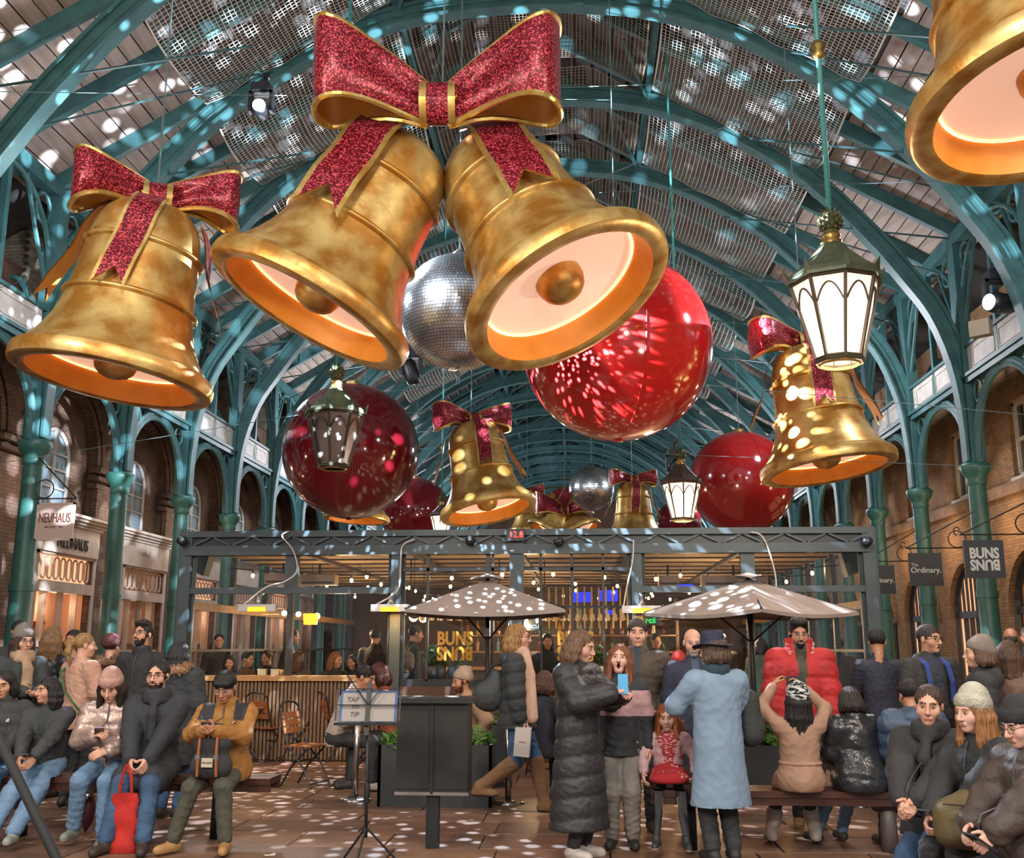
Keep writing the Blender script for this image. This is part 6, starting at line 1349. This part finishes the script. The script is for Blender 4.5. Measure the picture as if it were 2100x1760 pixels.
# ---------------- standing, left background
P = person('woman in grey beanie and beige fringed scarf reading a phone, far left', 52, 1286, 10.4, 52, head=(0, 6, 0), hair=dict(style='long', col='#4a3026', len=.34), hat=('beanie', fabric('#7b736c', None, .9, .5, 40), .12, -16), glasses='#1d1a18', up=dict(mat=fabric('#2e383a'), puff=.03), scarf=(fabric('#b59878', '#8f7760', .9), ((.2, .32), (-.4, .28))), legs=blk, lh=(.04, -.32, 1.12), rh=(-.08, -.34, 1.14), curl=(.6, .6), palms=((0, 0, 1), (0, 0, 1)))
phone('red phone held by the woman in the grey beanie', P, 0, (0.0, -.07, .03), (1.25, 0, 0), case='#8f3f3a')
person('dark-haired man behind the woman in the grey beanie', 42, 1274, 12.0, 30, hair=H_blk, skin='tan', up=dict(mat=blk), lod=1.5)
person('blonde woman seen from behind in a black leather jacket', 113, 1288, 11.2, 172, head=(0, 0, 0), hair=dict(style='back', col='#8f6a45', len=.24), up=dict(mat=mat('black leather', '#24282c', .35, 0, '#1c1f22', 7, .4, 12), puff=.025), legs=blk, lod=1.25)
person('dark-haired woman smiling between the blonde woman and the pink fleece', 150, 1294, 12.4, 15, head=(-18, 0, 8), skin='tan', hair=dict(style='back', col='#1e1917', len=.16), up=dict(mat=fabric('#b98f78')), legs=blk, lod=1.25)
P = person('woman with blonde ponytail in a pink fleece, green strap across her back', 176, 1302, 10.6, 150, head=(-25, 0, 0), hair=dict(style='pony', col='#b08a55'), up=dict(mat=fabric('#c49c86', '#b58a74', .95, .6, 45), puff=.04, hem=.12), legs=blk, rh=(-.2, -.2, 1.0), lh=(.2, -.25, 1.05), lod=1.1)
o = thing('shoulder_bag', 'small green bag on a green strap over the pink fleece', 'bag', world(P, (0, 0, 0)), (0, 0, P['face'])); g = fabric('#2f6b3c'); MB().tube([(.17, .0, 1.42), (.1, .18, 1.32), (-.02, .2, 1.15), (-.17, .14, .98), (-.22, .05, .9)], .012, 6).build('strap', g, o); MB().box((-.24, .06, .86), (.08, .16, .13)).bb(-.285, -.02, .88, -.195, .14, .925).build('pouch', g, o)
person('person in burgundy beanie and brown coat with fur hood, back turned', 231, 1304, 11.6, 175, hair=dict(style='crop', col='#2a1d18'), hat=('beanie', fabric('#5a1f22', None, .9, .5, 40), .1, -4), up=dict(mat=fabric('#5c4030'), puff=.05, fur='#8a6a4c', hem=.2), hood='fur', legs=blk, lod=1.3)
person('man with glasses in a black zip jacket looking up, left of the pavilion post', 293, 1277, 10.9, -8, head=(-8, -10, 0), skin='warm', hair=dict(style='quiff', col='#241c18'), glasses='#3a3532', beard='#3a2a22', up=dict(mat=fabric('#202226'), puff=.02, collar=1), legs=blk, lh='pocket', rh='pocket')
person('person in a dark parka with pale fur hood, back turned before the pavilion', 372, 1318, 10.0, 168, H=1.62, hair=dict(style='back', col='#23262a', len=.16), up=dict(mat=fabric('#2e3438'), puff=.06, fur='#b08765', hem=.35), hood='fur', legs=jeanm)
# ---------------- tables in the middle
person('seated man in a white shirt bent over the slatted table, side view', 745, 1366, 12.1, 82, 'sit', .46, 22, (0, 18, 0), 'tan', dict(style='crop', col='#1f1a18'), up=dict(mat=fabric('#c9b8ac'), puff=.015), legs=blk, lh=(.1, -.38, .8), rh=(-.1, -.38, .8), shoes='#b5aa9c', lod=1.15)
person('seated woman lit orange opposite the man in white, elbows on the table', 776, 1362, 12.35, -75, 'sit', .46, 14, (0, 5, 0), 'tan', dict(style='bob', col='#5a2a1c', len=.14), up=dict(mat=fabric('#a85a34')), legs=blk, lh=(.05, -.22, 1.05), rh=(-.05, -.22, 1.05), lod=1.2)  # orange light on her is put into the cloth colour
person('seated person in beige beanie behind the black cabinet', 948, 1372, 11.6, -60, 'sit', .46, 10, (0, 8, 0), 'tan', dict(style='short', col='#5a3a28'), hat=('beanie', fabric('#b59c88', None, .9, .4, 40), .12, -20), beard='#6a3a24', up=dict(mat=fabric('#b08a6c'), puff=.03), legs=blk, lod=1.2)
person('seated child with brown hair in navy behind the walking woman', 1118, 1378, 11.0, 150, 'sit', .46, 5, (0, 5, 0), 'fair', dict(style='bob', col='#5f4030', len=.15), up=dict(mat=navy, puff=.03), legs=blk, lod=1.2)
# ---------------- walking woman
P = person('woman striding right in quilted jacket, long pale scarf and tan boots', 1064, 1283, 10.4, 84, 'stand', head=(4, 0, 0), hair=dict(style='bob', col='#b0824c', len=.2), glasses='#2a2422', up=dict(mat=fabric('#2e3438'), puff=.04, quilt=.12, hem=.12), hood=True, legs=jeanm, lh=(.16, -.02, .84), rh=(-.2, -.06, .83), curl=(.8, 1.1), feet=((.05, -.26, .085, 0), (-.08, .36, .25, 0, .8)), knees=((0, -1, .2), (0, -1, -.3)), boots=(fabric('#8f6a48', '#7c5a3c', .85), .92))
V, Fq = smesh(chain([P['T'](-.06, -.09, .32 * P['H']), P['T'](-.13, -.14, .2 * P['H']), P['T'](-.15, -.16, -.03)], [.045, .055, .065], .02, (1.5, 1)) + [tor(P['T'](0, -.0, .33 * P['H']), .08, .035, 1, .7, .02)], .011); N_ = NM(); N_.add(V, Fq); N_.build('scarf', [fabric('#c7a48e', '#b8947e', .95, .4, 40)], P['root'])
w = world(P, P['A'][1][2] + np.array([0, -.03, -.17])); t = thing('paper_bag', 'small white paper gift bag carried by the walking woman', 'bag', w, (.12, .1, P['face'] - PI / 2)); MB().prism([(-.075, -.035, -.17), (.075, -.035, -.17), (.075, -.035, .1), (-.075, -.035, .1)], (0, .07, 0)).build('body', M_wcard, t); MB().tube([(-.04, 0, .1), (-.03, 0, .16), (.03, 0, .16), (.04, 0, .1)], .004, 4).build('handle', M_wcard, t); MB().bb(-.03, -.038, -.035, .03, -.035, -.028).build('printed_mark', M_lip, t)
w = world(P, (.0, .27, 1.12)); t = thing('handbag', 'large dark slouchy shoulder bag behind the walking woman', 'bag', w, (0, 0, P['face'])); V, Fq = smesh([ell((0, .02, -.02), (.09, .17, .15), .05), ell((0, -.05, .12), (.06, .08, .12), .08)], .014); N_ = NM(); N_.add(V, Fq); N_.build('pouch', [fabric('#33393c', None, .6)], t); MB().tube(catmull([(0, .1, .08), (-.02, .0, .25), (-.1, -.15, .3), (-.1, -.22, .2)], 5), .014, 6).build('strap', blk, t)
# ---------------- group right of centre
P = person('woman in ankle-length black quilted coat filming with a blue phone', 1188, 1299, 8.35, 62, head=(8, 14, 0), hair=dict(style='bob', col='#7a5a42', len=.2, spread=1.15), up=dict(mat=fabric('#24272b', '#1d2023', .5), puff=.055, quilt=.15, hem=.66, flare=.05, name='coat'), hood=True, legs=blk, shoes='#c8c2ba', sole='#d8d4cc', lh=(.05, -.36, 1.22), rh=(-.12, -.34, 1.24), curl=(.9, .9), H=1.70)
phone('light blue phone raised by the woman in the long coat', P, 1, (.05, -.08, .06), (.15, 0, PI / 2 + .5), case='#3f9fd0')
P = person('girl with long ginger hair, mouth wide open, in a pink and black jacket', 1268, 1326, 8.75, -4, head=(0, -8, 3), skin='pale', mouth='open', hair=dict(style='long', col='#8f5230', len=.46, spread=1.1), up=dict(mat=fabric('#282c30'), puff=.03, yoke=(fabric('#c09a9c'), .25, .12), front=fabric('#23262a'), fw=.02, hem=.1), legs=fabric('#8e8a84', '#7c7872', .9), legw=1.25, shoes='#2a2624', sole='#4a3f3a', lh='down', rh='down', hf=1.02)
P = person('man in olive brown waxed coat looking aside behind the ginger girl', 1306, 1273, 9.6, -6, head=(4, -2, 0), hair=dict(style='crop', col='#3f3028'), up=dict(mat=fabric('#45382c', '#3a2f25', .7), puff=.04, collar=1, front=fabric('#2c3742'), fw=.03, hem=.25), legs=blk, lh='pocket', rh='down')
person('elderly bald man with white beard in a navy coat, behind the hat woman', 1420, 1292, 9.5, 8, head=(-6, 6, 0), skin='fair', hair=dict(style='bald', col='#b0a8a0'), beard='#c4bcb4', up=dict(mat=fabric('#232842'), puff=.03, hem=.4, front=fabric('#3a4a66'), fw=.03, name='coat'), legs=blk)
person('person in a red beanie behind the elderly bald man', 1392, 1335, 12.0, 170, H=1.5, hair=dict(style='short', col='#4a3a30'), hat=('beanie', fabric('#c23a34', None, .9), .1, -5), up=dict(mat=fabric('#6a3a30')), legs=blk, lod=1.5)
P = person('woman in navy fedora and long pale blue coat, back turned', 1462, 1286, 8.3, 196, head=(30, 4, 0), H=1.66, hair=dict(style='bob', col='#5f4a3a', len=.12), hat=('fedora', fabric('#1c2442', None, .8)), up=dict(mat=fabric('#7f98b0', '#728aa2', .85, .2, 14), puff=.035, hem=.46, flare=.045, collar=1, name='coat', wid=1.05), scarf=(fabric('#24404c'), ()), legs=fabric('#26292e'), legw=1.2, shoes='#23211f', lh=(.16, -.3, 1.16), rh=(-.1, -.3, 1.12), curl=(.7, .7))
w = world(P, (-.3, -.06, 1.05)); t = thing('backpack', 'dark backpack hanging at the right side of the pale blue coat', 'backpack', w, (0, 0, P['face'])); V, Fq = smesh([cap((0, 0, -.14), (0, 0, .12), .1, .08, .05, (1, 1.0)), ell((-.06, 0, -.08), (.06, .08, .09), .03)], .014); N_ = NM(); N_.add(V, Fq); N_.build('pouch', [fabric('#2b2f2f')], t); MB().tube([(.02, .02, .16), (.06, .02, .3), (.12, .02, .36)], .016, 6).build('strap', blk, t)
P = person('little girl with red hair in pink fur-trimmed jacket, sitting on the bench', 1368, 1452, 8.72, -4, 'sit', .47, 3, (-2, 4, -4), 'pale', dict(style='long', col='#a85c30', len=.36, spread=1.1), up=dict(mat=fabric('#c4a0a2', '#b08c90', .6), puff=.035, quilt=.07, front=mat('red knit', '#8f2430', .9, 0, '#c9a8a0', 30, contrast=(.55, .6), stretch=(1, 1, 5)), fw=.1, fur='#b89470'), hood='fur', child=True, legs=fabric('#23252a', None, .7), legw=.85, shoes='#222428', sole='#c8c8c4', lh=(.2, -.12, .62), rh=(-.2, -.14, .6), feet=((.12, -.34, .085, 8), (-.12, -.36, .085, -8)))
V, Fq = smesh([ell((0, -.05, .575), (.15, .15, .1), .05), ell((0, -.17, .56), (.165, .13, .062), .05), cut((0, 0, -1), -.53)], .013); N_ = NM(); N_.add(V, Fq); N_.build('skirt', [mat('red knit skirt', '#a3242c', .9, 0, '#c8b0a8', 26, contrast=(.62, .66))], P['root'])
# ---------------- red jacket man and bench sitters, backs turned
P = person('bearded man in a bright red puffer jacket standing behind the bench', 1636, 1271, 9.85, -4, head=(2, 6, 0), skin='tan', hair=dict(style='quiff', col='#171514'), beard='#1d1815', glasses='#8a8a88', up=dict(mat=fabric('#b81c1e', '#a01618', .7), puff=.062, quilt=.16, collar='tall', front=fabric('#4a4a36'), fw=.05, hem=.06), legs=blk, shoes='#8a6a3a', sole='#b59a58', lh='down', rh='down', armw=1.05)
for q, tx in ((1, 'SRO'), (-1, 'MIC')):
    for j, ch in enumerate(tx): place('lettering', text_mesh(ch, .045, M_wcard, .003), P['root'], tuple(P['T'](q * (.095 + .012 * j), (-.13, -.105, -.075)[j], (.312 + .021 * j) * P['H'])), (PI / 2, q * 1.2, q * (.3 + .3 * j)))
P = person('woman in black and white knit hat and beige belted coat photographing, back turned', 1632, 1400, 8.6, 182, 'sit', .47, -2, (0, -4, 0), 'tan', dict(style='back', col='#231f1e', len=.32), hat=('beanie', mat('zebra knit', '#23252a', .9, 0, '#c8ccc8', 22, contrast=(.47, .53), stretch=(1, 1, 3)), .1, -24), up=dict(mat=fabric('#a5826a', '#967460', .75, .25, 12), puff=.028, hem=.5, wid=.98, name='coat', elb=(.9, -.1, -.5)), legs=blk, armw=.82, lh=(.12, -.28, 1.26), rh=(-.14, -.28, 1.24), curl=(.6, .6), feet=((.16, -.44, .085, 5), (-.2, -.44, .085, -5)), boots=(fabric('#c4b8ac', None, .6), .45))
phone('phone raised by the woman in the black and white hat', P, 1, (.06, -.06, .06), (0, PI / 2, 0))
o = MB().tube([P['T'](.15 * math.cos(a), .115 * math.sin(a), .075 * P['H']) for a in [2 * PI * i / 24 for i in range(24)]], .022, 6, closed=True).build('belt', MATS['cloth #a5826a #967460 0.75'], P['root'])
person('woman in glossy black jacket and jeans sitting with back turned', 1740, 1412, 8.65, 200, 'sit', .47, 8, (-15, 12, 0), 'tan', dict(style='bob', col='#2a201c', len=.13), up=dict(mat=shiny, puff=.06, quilt=.2, hem=.1, collar=1), legs=jeanl, lh='lap', rh='lap', feet=((.12, -.5, .085), (-.12, -.5, .085)))
person('man in a navy sweater standing with back turned by the right pavilion post', 1796, 1293, 10.8, 176, head=(-12, 6, 0), skin='tan', hair=dict(style='crop', col='#1f1a18'), up=dict(mat=fabric('#20263a'), puff=.012), legs=jean, lh=(.1, -.3, 1.05), rh=(-.14, -.25, 1.05))
person('seated person in blue hooded puffer with dark curly hair, back turned', 1862, 1395, 8.6, 188, 'sit', .47, 2, (0, 6, 0), 'tan', dict(style='mop', col='#1d1a19'), up=dict(mat=fabric('#38506a', '#2f445c', .55), puff=.07, quilt=.13, hem=.1), hood=True, legs=blk, lh='lap', rh='lap')
P = person('talking man with glasses, dark jacket and blue rucksack straps', 1902, 1285, 9.7, 12, head=(22, 0, 0), skin='warm', mouth='talk', hair=dict(style='crop', col='#3c3632'), glasses='#1d2430', up=dict(mat=fabric('#2d2d2c'), puff=.03, front=fabric('#232b42'), fw=.05, hem=.15), hood=True, legs=blk)
for q in (1, -1): MB().tube([P['T'](q * .11, -.155, .1 * P['H']), P['T'](q * .105, -.17, .2 * P['H']), P['T'](q * .1, -.12, .275 * P['H']), P['T'](q * .1, .0, .305 * P['H'])], .024, 6).build('rucksack_strap', fabric('#2a4a9a'), P['root'])
person('woman in grey beanie and black puffer turned to the talking man', 2000, 1300, 9.0, -105, head=(0, 0, 0), skin='fair', H=1.63, hair=dict(style='bob', col='#6a4c38', len=.12), hat=('beanie', fabric('#8a8076', None, .9, .4, 40), .12, -22), up=dict(mat=fabric('#2b2d31'), puff=.05, quilt=.14, hem=.1), hood=True, legs=blk, lod=1.1)
person('long-haired woman in a brown padded coat cropped by the right edge', 2066, 1318, 9.3, 160, H=1.62, hair=dict(style='back', col='#5a3d2c', len=.36), up=dict(mat=fabric('#6f4f3c', '#5e4232', .6), puff=.07, quilt=.17, hem=.3), legs=blk, lod=1.2)
person('bald man in dark coat far behind at the right edge', 2072, 1290, 13.0, 150, hair=dict(style='bald', col='#4a4038'), skin='tan', up=dict(mat=blk2), legs=blk, lod=1.5)
person('second man in dark coat at the far right edge', 2106, 1288, 13.6, -30, hair=dict(style='crop', col='#6a5a50'), skin='tan', up=dict(mat=blk2), legs=blk, lod=1.5)
# ---------------- seated group, lower right
P = person('smiling short-haired man seated in a dark coat with clasped hands', 1896, 1408, 6.75, -40, 'sit', .47, 12, (18, 4, 4), 'fair', dict(style='short', col='#4a3528'), up=dict(mat=fabric('#2a2a2d'), puff=.045, hem=.4, collar=1), scarf=(fabric('#25272b'), ((.2, .3),)), legs=jean, legw=1.15, shoes='#a8a498', sole='#c8c4ba', lh=(.02, -.55, .66), rh=(-.03, -.56, .64), curl=(1.0, 1.0), feet=((.1, -.5, .085, 0), (-.1, -.72, .12, -10)))
P = person('seated woman in cream ribbed beanie with long blonde hair and black coat', 1988, 1414, 6.35, -62, 'sit', .47, 6, (0, 4, 0), 'pale', dict(style='long', col='#b0794a', len=.34), hat=('beanie', fabric('#bcbbaa', None, .9, .6, 50), .125, -14), up=dict(mat=fabric('#202326'), puff=.04, hem=.6, name='coat'), legs=blk, lh=(.06, -.45, .58), rh=(-.06, -.46, .56), curl=(.9, .9))
phone('phone held low by the woman in the cream beanie', P, 1, (.03, -.05, .0), (1.1, 0, .4))
P = person('seated person in dark beanie and glasses in a brown quilted coat at right edge', 2092, 1432, 5.75, -70, 'sit', .47, 8, (0, 16, 0), 'pale', dict(style='short', col='#3a3432'), hat=('beanie', fabric('#23262b', None, .9), .11, -8), glasses='#6a5030', up=dict(mat=fabric('#453a33', '#3a302a', .6), puff=.06, quilt=.12, hem=.4), legs=blk, lh=(.08, -.42, .66), rh=(-.14, -.36, .68), curl=(.7, .7))
phone('black phone held at the right edge by the person in the dark beanie', P, 0, (.0, -.1, -.04), (1.0, 0, 0), size=(.08, .16))
c = at(2000, 1668, 5.95); t = thing('padded_hood_bag', 'large olive padded jacket bundled on a lap at lower right', 'jacket', c); V, Fq = smesh([ell((0, 0, -.02), (.2, .15, .14), .05), ell((-.08, .0, -.06), (.15, .14, .13), .05), ell((.14, .02, .05), (.12, .12, .1), .05)], .016); a_ = np.arctan2(V[:, 2], V[:, 0]); V = V * (1 + .035 * np.sin(7 * a_)[:, None]); N_ = NM(); N_.add(V, Fq); N_.build('padding', [fabric('#5e512f', '#4e4326', .6, .4, 12)], t); MB().tube(catmull([(-.2, -.1, .06), (-.02, -.165, .04), (.14, -.12, -.1)], 5), .005, 4).build('seam', fabric('#3f3520'), t)
# ---------------- diners seen through the glass
rr = random.Random(11); dk = [fabric(c) for c in ('#3a2c24', '#2c2a2a', '#4a3a2e', '#33302f', '#5a4436', '#262a30')]
def diner(label, px, top, D, face, style, hc, col, skin='warm', seat=.6, L=.16): person(label, px, top, D, face, 'sit' if seat else 'stand', seat or .47, 6, (0, 6, 0), skin, dict(style=style, col=hc, len=L), up=dict(mat=fabric(col)), lod=1.7, legs=blk)
for a in ((472, 1345, 16.2, 10, 'bob', '#2a1d18', '#3a2c24', 'face-on diner with dark bob behind the oak counter, leftmost'), (508, 1338, 16.6, 70, 'short', '#2a201a', '#6a4c38', 'diner in profile leaning over the oak counter'), (548, 1335, 17.4, -20, 'short', '#1d1815', '#2c2a2a', 'dark-haired man eating behind the oak counter'),
          (613, 1338, 15.9, 160, 'back', '#5a3f2e', '#4a4038', 'diner with long brown hair turned away behind the glass'), (690, 1338, 16.1, 60, 'bob', '#a5744a', '#2c2c2e', 'blonde diner in profile drinking behind the glass'), (722, 1345, 16.6, -15, 'back', '#1d1917', '#262a30', 'diner in dark hood right of the blonde diner'), (838, 1338, 16.0, 150, 'back', '#8a7a6c', '#2a2c30', 'grey-haired diner turned away behind the post')):
    diner(a[7], a[0], a[1], a[2], a[3], a[4], a[5], a[6], L=.2)
for a in ((450, 1300, 18.5, 20, 'short', '#1d1815', '#2a2422', 'man standing deep inside the pavilion at left'), (600, 1290, 17.2, 100, 'crop', '#1d1815', '#4a3028', 'man standing in profile inside the pavilion'), (770, 1290, 17.8, 170, 'mop', '#1a1715', '#262220', 'tall curly-haired person standing inside the pavilion'), (852, 1283, 16.4, 110, 'crop', '#1b1817', '#23262b', 'barman in dark shirt left of the BUNS logo'),
          (1122, 1300, 17.0, 10, 'back', '#241c18', '#1f2022', 'barmaid in black behind the bar right of the centre post'), (1480, 1300, 18.0, 170, 'short', '#7a7068', '#3a3430', 'grey-haired man standing inside right of the fedora'), (1345, 1300, 18.6, 20, 'short', '#241c18', '#3a2c24', 'man standing inside below the green neon'), (1560, 1310, 17.2, 175, 'bob', '#2a211c', '#5a8078', 'woman in sea green top seen through the right glass'), (1720, 1310, 17.5, 160, 'short', '#241c18', '#3a2620', 'man in brown seen through the right glass')):
    diner(a[7], a[0], a[1], a[2], a[3], a[4], a[5], a[6], seat=0)

# small glowing surfaces show their glow; the lamps beside them do the lighting
for m in bpy.data.materials:
    if m.use_nodes and m.name not in ('warm LED strip', 'glowing heater bar', 'bell diffuser', 'frosted lantern glass lit'):
        b = m.node_tree.nodes.get('Principled BSDF')
        if b and b.inputs['Emission Strength'].default_value > 0 and hasattr(m, 'cycles'): m.cycles.emission_sampling = 'NONE'
